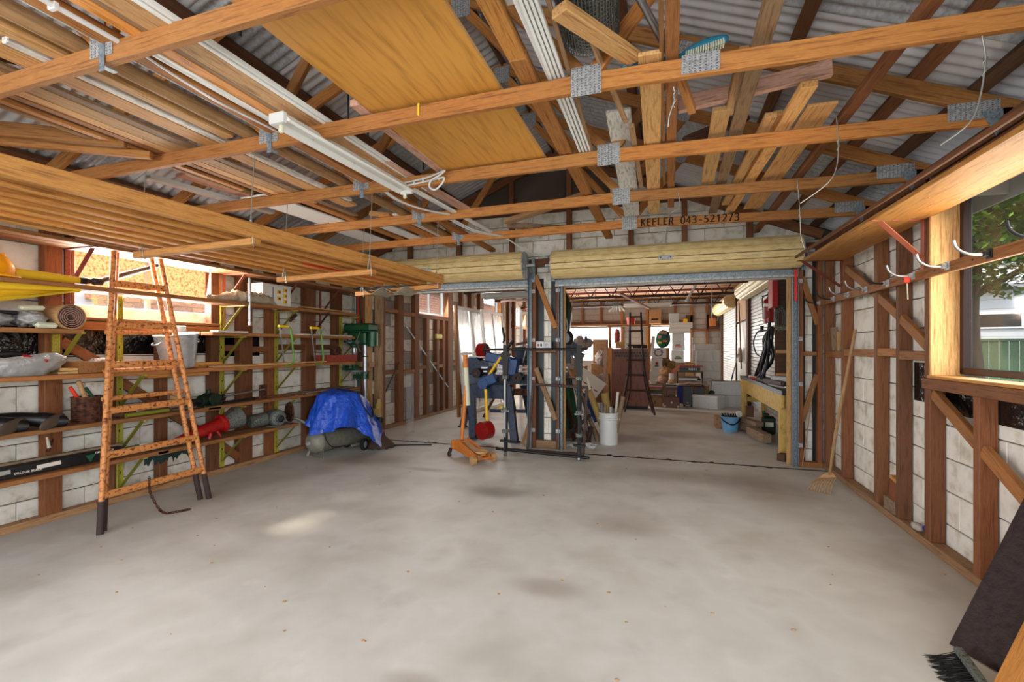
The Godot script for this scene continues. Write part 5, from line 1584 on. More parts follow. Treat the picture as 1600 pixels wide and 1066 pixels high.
	for k in 2:
		bar_thing("wood_scrap", v(-4.58, 1.246 + 0.025 * k, 2.38 + 0.01 * k), v(-4.56, 1.246 + 0.025 * k, 2.50), 0.022, 0.12, w("pale", k), ["lower pale scrap of the pair at the bag's right", "upper pale scrap of the pair at the bag's right"][k], "offcut")
	o = thing("wooden_tray", "shallow brown wooden tray on the third shelf behind the ladder's left rail", "tray", v(-4.6, 1.235, 2.66))
	block(o, "front_board", v(-4.50, 1.285, 2.62), Vector3(0.016, 0.095, 0.26), w("shelf", 1))
	block(o, "back_board", v(-4.76, 1.285, 2.62), Vector3(0.016, 0.095, 0.26), w("shelf", 2))
	for z in [2.50, 2.745]:
		block(o, "end_board", v(-4.63, 1.285, z), Vector3(0.25, 0.095, 0.016), w("truss", 1))
	block(o, "tray_floor", v(-4.63, 1.243, 2.62), Vector3(0.25, 0.012, 0.24), w("shelf", 3))
	for i in 3:
		st = S()
		var z: float = [2.70, 2.86, 3.04][i]
		Bl(st, Transform3D(Basis(), v(-4.62, 1.325 if i == 0 else 1.30, z)), Vector3(0.05, 0.02 if i else 0.03, 0.06), 0.6, 4.0, 11 + i, 18, 10)
		tag(P(self, "rag", st, M["rag"]), ["small crumpled paper rag on the wooden tray's far end", "crumpled white rag behind the ladder rungs", "flat crumpled white rag between ladder and pot"][i], "rag")
	for i in 3:
		var q: Array = [[2.78, 2.86, 0.05, "dark"], [2.87, 3.06, 0.045, "pale"], [3.08, 3.30, 0.035, ""]][i]
		bar_thing("offcut", v(-4.52, 1.233 + q[2] / 2, q[0]), v(-4.52, 1.233 + q[2] / 2, q[1]), q[2], 0.09, M["whitewood"] if i == 2 else w(q[3]), ["small dark wood offcut behind the ladder on the third shelf", "pale timber offcut behind the ladder on the third shelf", "white painted offcut left of the aluminium pot"][i], "offcut")
	bar_thing("timber_prop", v(-4.70, 1.262, 2.80), v(-4.70, 1.262, 3.9), 0.05, 0.12, w("amber", 4), "thick timber plank lying at the back of the third shelf behind the pot", "timber")
	o = thing("stock_pot", "big tilted aluminium pot with paint tins on it, on the third shelf", "pot", v(-4.66, 1.25, 3.45))
	var tilt = Transform3D(Basis(Vector3(1, 0, 0), 0.10), v(-4.66, 1.24, 3.43))
	st = S()
	vessel(st, tilt, 0.135, 0.185, 0.33)
	P(o, "pot", st, M["alu"])
	st = S()
	La(st, tilt * Transform3D(Basis(), Vector3(0, 0.325, 0)), [Vector2(0, 0.0), Vector2(0.19, 0), Vector2(0.195, 0.012), Vector2(0.15, 0.03), Vector2(0, 0.035)], 28)
	P(o, "lid", st, M["alu"])
	for s in [-1.0, 1.0]:
		st = S()
		var hp: Vector3 = tilt * Vector3(0, 0.27, 0.19 * s)
		Tu(st, curve([hp + Vector3(-0.05, 0, 0), hp + Vector3(-0.03, -0.02, 0.03 * s), hp + Vector3(0.03, -0.02, 0.03 * s), hp + Vector3(0.05, 0, 0)], 5), 0.007, 6)
		P(o, "handle", st, M["steel"])
	for i in 2:
		st = S()
		La(st, at(tilt * Vector3(-0.02, 0.36, -0.06 + 0.11 * i)), [Vector2(0, 0), Vector2(0.05 - 0.01 * i, 0), Vector2(0.05 - 0.01 * i, 0.055), Vector2(0.04 - 0.01 * i, 0.06), Vector2(0.03, 0.05), Vector2(0, 0.05)], 18)
		tag(P(self, "paint_tin", st, M["plastic_white"] if i == 0 else M["paper"]), ["small white tin standing on the aluminium pot's lid", "smaller paper-coloured tin beside the white tin on the pot"][i], "tin")
	for i in 4:
		var q: Array = [[3.66, 4.75, -4.52, "pale"], [3.7, 5.1, -4.60, "shelf"], [4.2, 5.3, -4.50, "pale"], [3.62, 4.1, -4.66, "truss"]][i]
		bar_thing("loose_board", v(q[2], 1.244 + 0.004 * i, q[0]), v(q[2] + 0.04, 1.244 + 0.004 * i, q[1]), 0.018, 0.07, w(q[3], i), ["pale loose board along the third shelf's front, right of the pot", "brown loose board in the middle of the third shelf", "pale slat on the third shelf under the bow saws", "short orange board on the third shelf next to the pot"][i], "board")
	bar_thing("under_shelf_block", v(-4.52, 1.18, 3.02), v(-4.52, 1.18, 3.62), 0.035, 0.06, w("truss", 3), "orange timber batten fixed under the third shelf below the pot", "timber")
	o = thing("parts_tray", "long dull red metal tray on the third shelf near the drill press", "tray", v(-4.58, 1.235, 5.75))
	for q in [[v(-4.49, 1.285, 5.72), Vector3(0.006, 0.10, 0.66)], [v(-4.72, 1.285, 5.72), Vector3(0.006, 0.10, 0.66)], [v(-4.605, 1.285, 5.39), Vector3(0.23, 0.10, 0.006)], [v(-4.605, 1.285, 6.05), Vector3(0.23, 0.10, 0.006)], [v(-4.605, 1.237, 5.72), Vector3(0.23, 0.006, 0.66)]]:
		block(o, "tray_side", q[0], q[1], M["red_dull"], 0.001)
	st = S()
	La(st, at(v(-4.60, 1.395, 5.72), Vector3(1, 0.1, 0.2)), [Vector2(0.03, -0.025), Vector2(0.075, -0.02), Vector2(0.08, 0.0), Vector2(0.075, 0.02), Vector2(0.03, 0.025), Vector2(0.028, 0.0), Vector2(0.03, -0.025)], 20)
	tag(P(self, "pulley", st, M["rust"]), "rusty pulley wheel standing in the dull red tray", "pulley")
	# fourth shelf
	o = thing("rubber_boots", "pair of dark rubber boots lying on the fourth shelf, soles outward", "boots", v(-4.6, 0.825, 2.2))
	for i in 2:
		st = S()
		var z: float = [2.10, 2.34][i]
		Tu(st, curve([v(-4.75, 0.90, z - 0.42), v(-4.68, 0.90, z - 0.2), v(-4.60, 0.895, z - 0.08), v(-4.55, 0.875, z), v(-4.52, 0.86, z + 0.09)], 5), [0.06, 0.06, 0.06, 0.06, 0.06, 0.06, 0.06, 0.058, 0.056, 0.054, 0.052, 0.055, 0.058, 0.06, 0.06, 0.06, 0.056, 0.052, 0.046, 0.04, 0.02], 14)
		P(o, "boot", st, M["boot"])
		st = S()
		Bl(st, Transform3D(Basis(Vector3(0, 1, 0), 0.5) * Basis(Vector3(1, 0, 0), 0.25), v(-4.495, 0.875, z - 0.02)), Vector3(0.022, 0.045, 0.13), 0.05, 2.0, i, 20, 10)
		P(o, "sole", st, M["sole"])
	o = thing("ribbed_tin", "ribbed brown rusty tin holding tool handles on the fourth shelf", "tin", v(-4.62, 0.825, 2.62))
	st = S()
	var prof = [Vector2(0, 0), Vector2(0.098, 0)]
	for k in 12:
		prof.append(Vector2(0.102, 0.004 + 0.0165 * k))
		prof.append(Vector2(0.097, 0.013 + 0.0165 * k))
	prof += [Vector2(0.104, 0.205), Vector2(0.104, 0.212), Vector2(0.096, 0.212), Vector2(0.094, 0.01), Vector2(0, 0.01)]
	La(st, at(v(-4.63, 0.825, 2.62)), prof, 28)
	P(o, "can", st, M["rust"])
	for i in 3:
		st = S()
		var q: Array = [[-0.03, -0.05, 0.09, "orange_bright", 0.016], [0.0, -0.01, 0.14, "tan", 0.02], [0.02, 0.03, 0.08, "green", 0.015]][i]
		Tu(st, [v(-4.63 + q[0], 0.86, 2.62 + q[1] * 0.5), v(-4.63 + q[0], 1.03, 2.62 + q[1]), v(-4.63 + q[0], 1.03 + q[2], 2.62 + q[1] - 0.05)], [0.006, q[4], q[4] * 0.9], 8)
		P(o, "tool_handle", st, M[q[3]])
	st = S()
	Bl(st, Transform3D(Basis(), v(-4.62, 0.86, 2.88)), Vector3(0.07, 0.045, 0.10), 0.25, 2.5, 17, 18, 12)
	tag(P(self, "float_dome", st, M["rust"]), "brown metal dome behind the ladder on the fourth shelf", "metal part")
	for i in 4:
		st = S()
		var q: Array = [[[-4.62, 0.91, 2.95], [-4.60, 0.85, 3.18], 0.022], [[-4.52, 0.845, 2.85], [-4.52, 0.85, 3.22], 0.02], [[-4.50, 0.845, 3.25], [-4.52, 0.845, 3.5], 0.008], [[-4.66, 0.96, 3.33], [-4.64, 0.92, 3.44], 0.024]][i]
		Tu(st, [v(q[0][0], q[0][1], q[0][2]), v(q[1][0], q[1][1], q[1][2])], q[2], 10)
		tag(P(self, ["metal_tube", "grease_gun", "spanner", "mallet_handle"][i], st, M[["motor", "olive_dark", "steel", "tan"][i]]), ["grey metal tube leaning behind the ladder on the fourth shelf", "long olive cylinder lying at the fourth shelf's front behind the ladder", "thin steel spanner at the front of the fourth shelf", "brown wooden handle sticking up behind the ladder's right rail"][i], ["tube", "tool", "tool", "handle"][i])
	o = thing("water_pump", "green cast-iron pump on the fourth shelf right of the ladder", "pump", v(-4.62, 0.83, 3.72))
	st = S()
	Cy(st, v(-4.60, 0.89, 3.60), v(-4.60, 0.89, 3.80), 0.06, 16)
	Cy(st, v(-4.52, 0.90, 3.71), v(-4.66, 0.90, 3.71), 0.065, 18)
	Cy(st, v(-4.60, 0.93, 3.70), v(-4.60, 1.0, 3.70), 0.024, 10)
	Bx(st, Transform3D(Basis(), v(-4.60, 0.838, 3.70)), Vector3(0.16, 0.02, 0.22))
	P(o, "casing", st, M["green_dark"])
	st = S()
	Cy(st, v(-4.60, 0.90, 3.80), v(-4.60, 0.90, 3.88), 0.035, 12)
	Cy(st, v(-4.60, 0.89, 3.52), v(-4.60, 0.89, 3.60), 0.03, 12)
	P(o, "shaft_ends", st, M["iron"])
	for i in 3:
		var q: Array = [[0.905, 3.78, 4.38, 0.010, "steel"], [0.84, 3.86, 4.28, 0.022, "iron"], [0.84, 4.9, 5.6, 0.012, "steel"]][i]
		st = S()
		Tu(st, [v(-4.58, q[0], q[1]), v(-4.60 if i else -4.56, q[0] + (0.045 if i == 0 else 0.0), q[2])], q[3], 8)
		tag(P(self, "metal_rod", st, M[q[4]]), ["thin steel rod resting on the green pump and rusty plate", "dark steel bar lying on the fourth shelf beside the green pump", "thin steel rod at the back of the fourth shelf behind the tarpaulin"][i], "rod")
	block(self, "rusty_plate", v(-4.60, 0.915, 4.40), Vector3(0.02, 0.17, 0.13), M["rust"], -1.0, 0.25)
	tag(get_child(get_child_count() - 1), "square rusty plate standing on the fourth shelf above the motors", "plate")
	for i in 2:
		bar_thing("roof_felt", v(-4.60, 0.845 + 0.008 * i, 4.9 + 0.2 * i), v(-4.62, 0.85, 6.0), 0.012, 0.26, M["lumber_old"], ["grey sheet lying on the far part of the fourth shelf", "second grey sheet on the fourth shelf by the drill press"][i], "sheet")
	# bottom shelf
	o = thing("long_carton", "long dark printed carton lying on the bottom shelf at left", "carton", v(-4.6, 0.485, 2.3))
	bar(o, "box", v(-4.60, 0.53, 1.85), v(-4.60, 0.53, 2.86), 0.085, 0.10, M["iron"])
	bar(o, "brown_top", v(-4.66, 0.535, 1.6), v(-4.66, 0.535, 2.9), 0.11, 0.05, M["lumber_old"])
	for q in [[1.95, 2.1, "bag"], [2.25, 2.4, "paper"], [2.86, 2.98, "print_green"], [2.98, 3.04, "paper"]]:
		bar(o, "torn_label", v(-4.548, 0.535, q[0]), v(-4.548, 0.54, q[1]), 0.06 if q[0] > 2.5 else 0.03, 0.004, M[q[2]])
	st = S()
	Pr(st, Transform3D(Basis(Vector3(0, 0, -1), Vector3.UP, Vector3.RIGHT), v(-4.547, 0.53, 2.60)), PackedVector2Array([Vector2(-0.035, 0.025), Vector2(0.035, 0.025), Vector2(0.0, -0.035)]), 0.004)
	P(o, "green_mark", st, M["print_green"])
	for q in [["TUARMAC CH", 2.70, 0.565], ["COLOUR BLACK", 2.20, 0.518]]:
		var m = TextMesh.new()
		var font = SystemFont.new()
		font.font_names = PackedStringArray(["Droid Sans"])
		font.font_weight = 700
		m.font = font
		m.text = q[0]
		m.font_size = 32
		m.pixel_size = 0.0007
		m.depth = 0.002
		put(o, "printed_words", m, M["paper"], Transform3D(Basis(Vector3(0, 0, 1), 0.0) * Basis(Vector3.UP, PI / 2), v(-4.546, q[2], q[1])))
	st = S()
	Sh(st, func(u: float, t: float) -> Vector3:
		var z = lerpf(3.02, 3.45, u)
		return v(-4.55 + 0.10 * (t - 0.5) * (1.0 - t), 0.505 - (0.13 + 0.09 * nz.get_noise_1d(u * 2.2)) * maxf(0.0, t - 0.4) / 0.6 + 0.012 * sin(u * 21.0 + t * 5.0), z), 40, 12, 0.004)
	tag(P(self, "shade_netting", st, M["netting"]), "dark green shade netting hanging over the bottom shelf's edge", "netting")
	o = thing("fire_pump", "red metal pump with a flared grey end on the bottom shelf", "pump", v(-4.6, 0.485, 3.65))
	st = S()
	La(st, at(v(-4.58, 0.515, 3.30), Vector3(0.0, 0.20, -1)), [Vector2(0, 0), Vector2(0.03, 0), Vector2(0.045, 0.12), Vector2(0.062, 0.30), Vector2(0.072, 0.52), Vector2(0.10, 0.53), Vector2(0.10, 0.56), Vector2(0, 0.56)], 22)
	Cy(st, v(-4.52, 0.55, 3.66), v(-4.52, 0.492, 3.64), 0.02, 10)
	Cy(st, v(-4.52, 0.56, 3.73), v(-4.50, 0.498, 3.76), 0.014, 10)
	P(o, "barrel", st, M["red"])
	st = S()
	La(st, at(v(-4.58, 0.618, 3.86), Vector3(0.0, 0.3, -1)), [Vector2(0, 0), Vector2(0.085, 0), Vector2(0.095, 0.04), Vector2(0.125, 0.18), Vector2(0.118, 0.185), Vector2(0.085, 0.05), Vector2(0, 0.05)], 24)
	P(o, "flared_end", st, M["motor"])
	st = S()
	Tu(st, curve([v(-4.57, 0.64, 3.80), v(-4.55, 0.72, 3.85), v(-4.53, 0.77, 3.93)], 5), 0.014, 8)
	P(o, "lever", st, M["rust"])
	for i in 2:
		o = thing("electric_motor", ["green-grey electric motor lying on the bottom shelf, left of the pair", "grey ribbed motor with an open round inlet on the bottom shelf"][i], "motor", v(-4.58, 0.48, 4.35 + 0.25 * i))
		st = S()
		if i == 0:
			La(st, at(v(-4.66, 0.565, 4.26), Vector3(0.3, 0.12, -1)), [Vector2(0, 0), Vector2(0.06, 0), Vector2(0.078, 0.02), Vector2(0.078, 0.19), Vector2(0.06, 0.22), Vector2(0, 0.22)], 22)
			P(o, "housing", st, M["motor"])
			put(o, "rating_plate", box_mesh(Vector3(0.004, 0.04, 0.06), 0.0), M["red_dull"], Transform3D(Basis(Vector3(0, 0, 1), 0.3), v(-4.578, 0.61, 4.33)))
		else:
			La(st, at(v(-4.44, 0.585, 4.50), Vector3(-1, 0.05, -0.35)), [Vector2(0.042, -0.03), Vector2(0.05, -0.03), Vector2(0.05, 0.01), Vector2(0.085, 0.02), Vector2(0.10, 0.05), Vector2(0.10, 0.12), Vector2(0.085, 0.18), Vector2(0.075, 0.24), Vector2(0, 0.25)], 26)
			for k in 8:
				Tu(st, [v(-4.50, 0.585 + 0.1 * sin(k * 0.8), 4.53 + 0.1 * cos(k * 0.8)), v(-4.62, 0.585 + 0.1 * sin(k * 0.8), 4.59 + 0.1 * cos(k * 0.8))], 0.008, 5)
			Bx(st, Transform3D(Basis(), v(-4.53, 0.49, 4.56)), Vector3(0.16, 0.016, 0.2))
			P(o, "housing", st, M["motor"])
			st = S()
			Cy(st, v(-4.43, 0.585, 4.495), v(-4.47, 0.585, 4.51), 0.035, 16)
			P(o, "inlet", st, M["black"])
	st = S()
	La(st, at(v(-4.60, 0.62, 4.78), Vector3(0.45, 0, -1)), [Vector2(0, 0), Vector2(0.03, 0), Vector2(0.12, 0.015), Vector2(0.13, 0.035), Vector2(0.11, 0.04), Vector2(0.03, 0.03), Vector2(0, 0.03)], 24)
	tag(P(self, "brake_disc", st, M["rust"]), "rusty wheel disc leaning behind the ribbed motor", "wheel")
	# leaning against the studs
	for i in 2:
		st = S()
		var z: float = [2.46, 2.50][i]
		Tu(st, [v(-4.84, 0.71 - 0.02 * i, z), v(-4.83, 0.62 - 0.03 * i, z + 0.01 - 0.05 * i)], [0.008, 0.014], 6)
		tag(P(self, "old_key", st, M["bristle"] if i == 0 else M["rust"]), ["small cream tag hanging on a nail on the left stud", "small rusty key hanging beside the cream tag"][i], "tag")

func compressor() -> void:
	var o = thing("air_compressor", "grey air compressor tank with one visible wheel, half under the blue tarpaulin", "compressor", v(-4.3, 0, 5.45))
	var a = v(-4.40, 0.205, 4.93)
	var b = v(-4.24, 0.215, 6.0)
	var st = S()
	var l = a.distance_to(b)
	La(st, at(a, b - a), [Vector2(0, 0.0), Vector2(0.05, 0.006), Vector2(0.10, 0.03), Vector2(0.135, 0.065), Vector2(0.15, 0.115), Vector2(0.152, 0.13), Vector2(0.15, 0.135), Vector2(0.15, l - 0.11), Vector2(0.13, l - 0.05), Vector2(0.08, l - 0.015), Vector2(0, l)], 32, true)
	P(o, "tank", st, M["tank"])
	st = S()
	Cy(st, a - (b - a).normalized() * 0.02, a + (b - a).normalized() * 0.02, 0.03, 12)
	Cy(st, a - (b - a).normalized() * 0.035, a, 0.016, 8)
	P(o, "end_plug", st, M["zinc"])
	st = S()
	for q in [v(-4.50, 0.08, 5.06), v(-4.22, 0.13, 4.98)]:
		Br(st, q, Vector3(q.x + (0.02 if q.x > -4.4 else -0.02), 0.005, q.z + 0.02), 0.03, 0.006)
	Br(st, v(-4.52, 0.006, 5.08), v(-4.20, 0.006, 4.96), 0.02, 0.006)
	P(o, "front_feet", st, M["tank"])
	for q in [[-4.035, 5.60], [-4.40, 5.70]]:
		st = S()
		var c = v(q[0], 0.085, q[1])
		La(st, at(c + Vector3(0.025, 0, 0), Vector3(-1, 0, 0.05)), [Vector2(0.05, 0), Vector2(0.075, 0), Vector2(0.085, 0.01), Vector2(0.085, 0.04), Vector2(0.075, 0.05), Vector2(0.05, 0.05)], 28)
		var wheel = P(o, "wheel", st, M["rubber"])
		st = S()
		La(st, at(c + Vector3(0.02, 0, 0), Vector3(-1, 0, 0.05)), [Vector2(0, 0), Vector2(0.02, 0), Vector2(0.05, 0.008), Vector2(0.05, 0.03), Vector2(0, 0.03)], 20)
		Cy(st, c, c + Vector3(0.035, 0, 0), 0.012, 8)
		P(wheel, "hub", st, M["zinc"])
	st = S()
	Br(st, v(-4.05, 0.085, 5.60), v(-4.40, 0.085, 5.70), 0.02, 0.02)
	Br(st, v(-4.10, 0.10, 5.40), v(-4.10, 0.09, 5.62), 0.03, 0.02)
	P(o, "wheel_axle", st, M["tank"])
	st = S()
	Tu(st, curve([v(-4.62, 0.53, 4.86), v(-4.55, 0.52, 4.90), v(-4.44, 0.42, 5.0), v(-4.36, 0.355, 5.08)], 6), 0.017, 10)
	Tu(st, curve([v(-4.66, 0.52, 4.95), v(-4.60, 0.46, 5.03), v(-4.50, 0.35, 5.14)], 5), 0.014, 10)
	P(o, "handle", st, M["tank"])
	st = S()
	Cy(st, v(-4.35, 0.42, 5.25), v(-4.35, 0.42, 5.55), 0.11, 18)
	Bx(st, Transform3D(Basis(), v(-4.35, 0.55, 5.65)), Vector3(0.2, 0.3, 0.25))
	Bx(st, Transform3D(Basis(), v(-4.35, 0.36, 5.45)), Vector3(0.3, 0.02, 0.7))
	P(o, "motor", st, M["iron"])
	st = S()
	Tu(st, curve([v(-4.33, 0.36, 5.1), v(-4.25, 0.32, 5.05), v(-4.22, 0.22, 5.06), v(-4.19, 0.13, 5.14), v(-4.12, 0.12, 5.3)], 6), 0.006, 6)
	P(o, "air_hose", st, M["iron"])
	# tarpaulin draped over it
	var nz = FastNoiseLite.new()
	nz.seed = 6
	nz.frequency = 1.6
	o = thing("blue_tarpaulin", "bright blue tarpaulin with eyelets draped over the air compressor", "tarpaulin", v(-4.35, 0.15, 5.45))
	st = S()
	var f = func(u: float, t: float) -> Vector3:
		var a2 = TAU * u
		# low edge: a long front corner, a shorter one to the right, the rest short
		var fr: float = maxf(0.0, cos(a2 - 0.25)) ** 6
		var rt: float = maxf(0.0, cos(a2 - 1.5)) ** 8
		var lf: float = maxf(0.0, cos(a2 + 1.35)) ** 4
		var low = 0.50 - 0.40 * fr - 0.24 * rt - 0.16 * lf
		var rim = 0.44 + 0.10 * fr + 0.10 * rt + 0.02 * lf
		var tt = clampf(t / 0.42, 0.0, 1.0)
		var s = clampf((t - 0.42) / 0.58, 0.0, 1.0)
		var fold = 0.035 * s * sin(a2 * 8.0 + 1.0) + 0.02 * s * sin(a2 * 13.0 + s * 3.0)
		var r = 0.30 * tt + (rim - 0.30) * s + fold
		r *= 1.0 + 0.10 * nz.get_noise_2d(cos(a2) * 2.0, sin(a2) * 2.0 + t)
		var y = 0.865 - 0.05 * tt * tt - (0.815 - low) * pow(s, 1.15)
		# the hump sinks towards the tank's far end
		var px = r * cos(a2)
		var pz = r * sin(a2) * 1.22
		y -= clampf(pz - 0.02, 0.0, 0.6) * 0.42 * (1.0 - s * 0.6)
		y += 0.03 * nz.get_noise_2d(px * 5.0 + 3.0, pz * 5.0) + 0.012 * absf(nz.get_noise_2d(px * 14.0, pz * 14.0 + 9.0))
		return v(maxf(-4.30 + px * (1.0 if px > 0.0 else 0.62), -4.80) + (0.0 if y > 0.4 else 0.02), y, 5.42 + pz)
	Sh(st, f, 96, 34, 0.004, true)
	P(o, "sheet", st, M["tarp"])
	for q in [[0.04, 0.975], [0.245, 0.975], [0.95, 0.97], [0.10, 0.97], [0.79, 0.97]]:
		st = S()
		var c: Vector3 = f.call(q[0], q[1])
		var n: Vector3 = (f.call(q[0] + 0.01, q[1]) - c).cross(f.call(q[0], q[1] - 0.03) - c).normalized()
		if n.x < 0:
			n = -n
		La(st, at(c - n * 0.004, n), [Vector2(0.007, 0), Vector2(0.015, 0), Vector2(0.015, 0.009), Vector2(0.007, 0.009)], 12)
		P(o, "eyelet", st, M["zinc"])
	# the rope or hose thrown over it
	st = S()
	var pts = []
	for q in [[0.78, 0.10], [0.98, 0.28], [0.985, 0.45], [0.99, 0.58], [0.02, 0.68], [0.07, 0.70], [0.12, 0.64], [0.15, 0.52], [0.17, 0.42]]:
		pts.append((f.call(q[0], q[1]) as Vector3) + Vector3(0.012, 0.012, 0.004))
	Tu(st, curve(pts, 6), 0.008, 8)
	tag(P(self, "black_cord", st, M["iron"]), "dark cord looped over the blue tarpaulin", "cord")

func drill_press() -> void:
	var o = thing("drill_press", "tall green pillar drill with silver column in the far left corner", "drill press", v(-4.38, 0, 6.12))
	var z = 6.10
	var st = S()
	Cy(st, v(-4.38, 0.02, z), v(-4.38, 1.62, z), 0.037, 20)
	P(o, "column", st, M["steel"])
	st = S()
	Bx(st, Transform3D(Basis(), v(-4.42, 0.025, z)), Vector3(0.42, 0.05, 0.26), 0.01)
	Cy(st, v(-4.38, 0.04, z), v(-4.38, 0.24, z), 0.055, 20)
	P(o, "base", st, M["green"])
	st = S()
	Bx(st, Transform3D(Basis(), v(-4.46, 1.745, z)), Vector3(0.50, 0.13, 0.22), 0.03)
	Bx(st, Transform3D(Basis(), v(-4.46, 1.685, z)), Vector3(0.51, 0.02, 0.23), 0.006)
	P(o, "belt_cover", st, M["green"])
	st = S()
	Bx(st, Transform3D(Basis(), v(-4.49, 1.585, z)), Vector3(0.34, 0.20, 0.17), 0.025)
	Cy(st, v(-4.58, 1.44, z), v(-4.58, 1.52, z), 0.055, 18, 0.07)
	P(o, "head", st, M["green"])
	st = S()
	Cy(st, v(-4.25, 1.46, z), v(-4.25, 1.68, z), 0.075, 20)
	P(o, "motor", st, M["green"])
	block(o, "rating_plate", v(-4.59, 1.57, z - 0.088), Vector3(0.05, 0.11, 0.004), M["white"], 0.0)
	block(o, "rating_plate_band", v(-4.59, 1.545, z - 0.0905), Vector3(0.045, 0.03, 0.002), M["print_blue"], 0.0)
	st = S()
	Cy(st, v(-4.58, 1.36, z), v(-4.58, 1.45, z), 0.03, 16)
	Cy(st, v(-4.58, 1.30, z), v(-4.58, 1.37, z), 0.026, 16, 0.034)
	Cy(st, v(-4.58, 1.27, z), v(-4.58, 1.30, z), 0.012, 12, 0.024)
	P(o, "chuck", st, M["steel"])
	st = S()
	var c = v(-4.455, 1.53, z - 0.11)
	Cy(st, c, c + Vector3(0, 0, -0.06), 0.034, 16)
	for k in 3:
		var a = TAU * k / 3.0 + 1.05
		Tu(st, [c + Vector3(0, 0, 0.01), c + Vector3(cos(a) * 0.19, sin(a) * 0.19, 0.03)], 0.007, 8)
	P(o, "feed_handles", st, M["steel"])
	st = S()
	for k in 3:
		var a = TAU * k / 3.0 + 1.05
		Bl(st, Transform3D(Basis(), c + Vector3(cos(a) * 0.19, sin(a) * 0.19, 0.03)), Vector3(0.016, 0.016, 0.016), 0.0, 1.0, 1, 10, 8)
	P(o, "handle_knobs", st, M["black"])
	st = S()
	Cy(st, v(-4.55, 1.07, z), v(-4.55, 1.10, z), 0.15, 28)
	Bx(st, Transform3D(Basis(), v(-4.40, 1.06, z)), Vector3(0.16, 0.035, 0.08))
	P(o, "table", st, M["motor"])
	st = S()
	Cy(st, v(-4.38, 0.96, z), v(-4.38, 1.07, z), 0.06, 18)
	Bx(st, Transform3D(Basis(), v(-4.46, 1.0, z)), Vector3(0.26, 0.06, 0.08), 0.015)
	P(o, "table_arm", st, M["green"])
	st = S()
	Tu(st, [v(-4.31, 1.0, z - 0.05), v(-4.27, 1.0, z - 0.1), v(-4.25, 1.09, z - 0.1)], 0.009, 8)
	P(o, "table_crank", st, M["iron"])
	st = S()
	Cy(st, v(-4.38, 1.30, z), v(-4.38, 1.315, z), 0.05, 18)
	P(o, "column_ring", st, M["black"])
	o = thing("machine_vice", "small green machine vice on the pillar drill's round table", "vice", v(-4.60, 1.10, 6.05))
	st = S()
	Bx(st, Transform3D(Basis(), v(-4.61, 1.112, 6.06)), Vector3(0.24, 0.022, 0.12))
	Bx(st, Transform3D(Basis(), v(-4.70, 1.14, 6.06)), Vector3(0.03, 0.05, 0.12))
	Bx(st, Transform3D(Basis(), v(-4.53, 1.145, 6.06)), Vector3(0.05, 0.06, 0.12))
	P(o, "body", st, M["green"])
	st = S()
	Tu(st, [v(-4.72, 1.135, 6.06), v(-4.79, 1.135, 6.06)], 0.009, 8)
	Tu(st, [v(-4.79, 1.185, 6.06), v(-4.79, 1.0, 6.06)], 0.006, 6)
	P(o, "screw_handle", st, M["steel"])
	bar_thing("timber_post", v(-4.36, 0.0, 6.40), v(-4.33, 2.36, 6.40), 0.12, 0.07, w("grey", 3), "weathered square post standing right behind the pillar drill", "post", "", Vector3.RIGHT)
	bar_thing("clamp_board", v(-4.66, 1.18, 6.22), v(-4.30, 1.18, 6.22), 0.08, 0.03, w("grey", 4), "brown board fixed level behind the drill's vice", "board")
	block(self, "glass_sheet", v(-4.12, 0.50, 6.98), Vector3(0.18, 1.0, 0.008), M["film_clear"], 0.0, 1.35)
	tag(get_child(get_child_count() - 1), "dusty glass sheet leaning at the left wall behind the brown scrubber", "glass sheet")

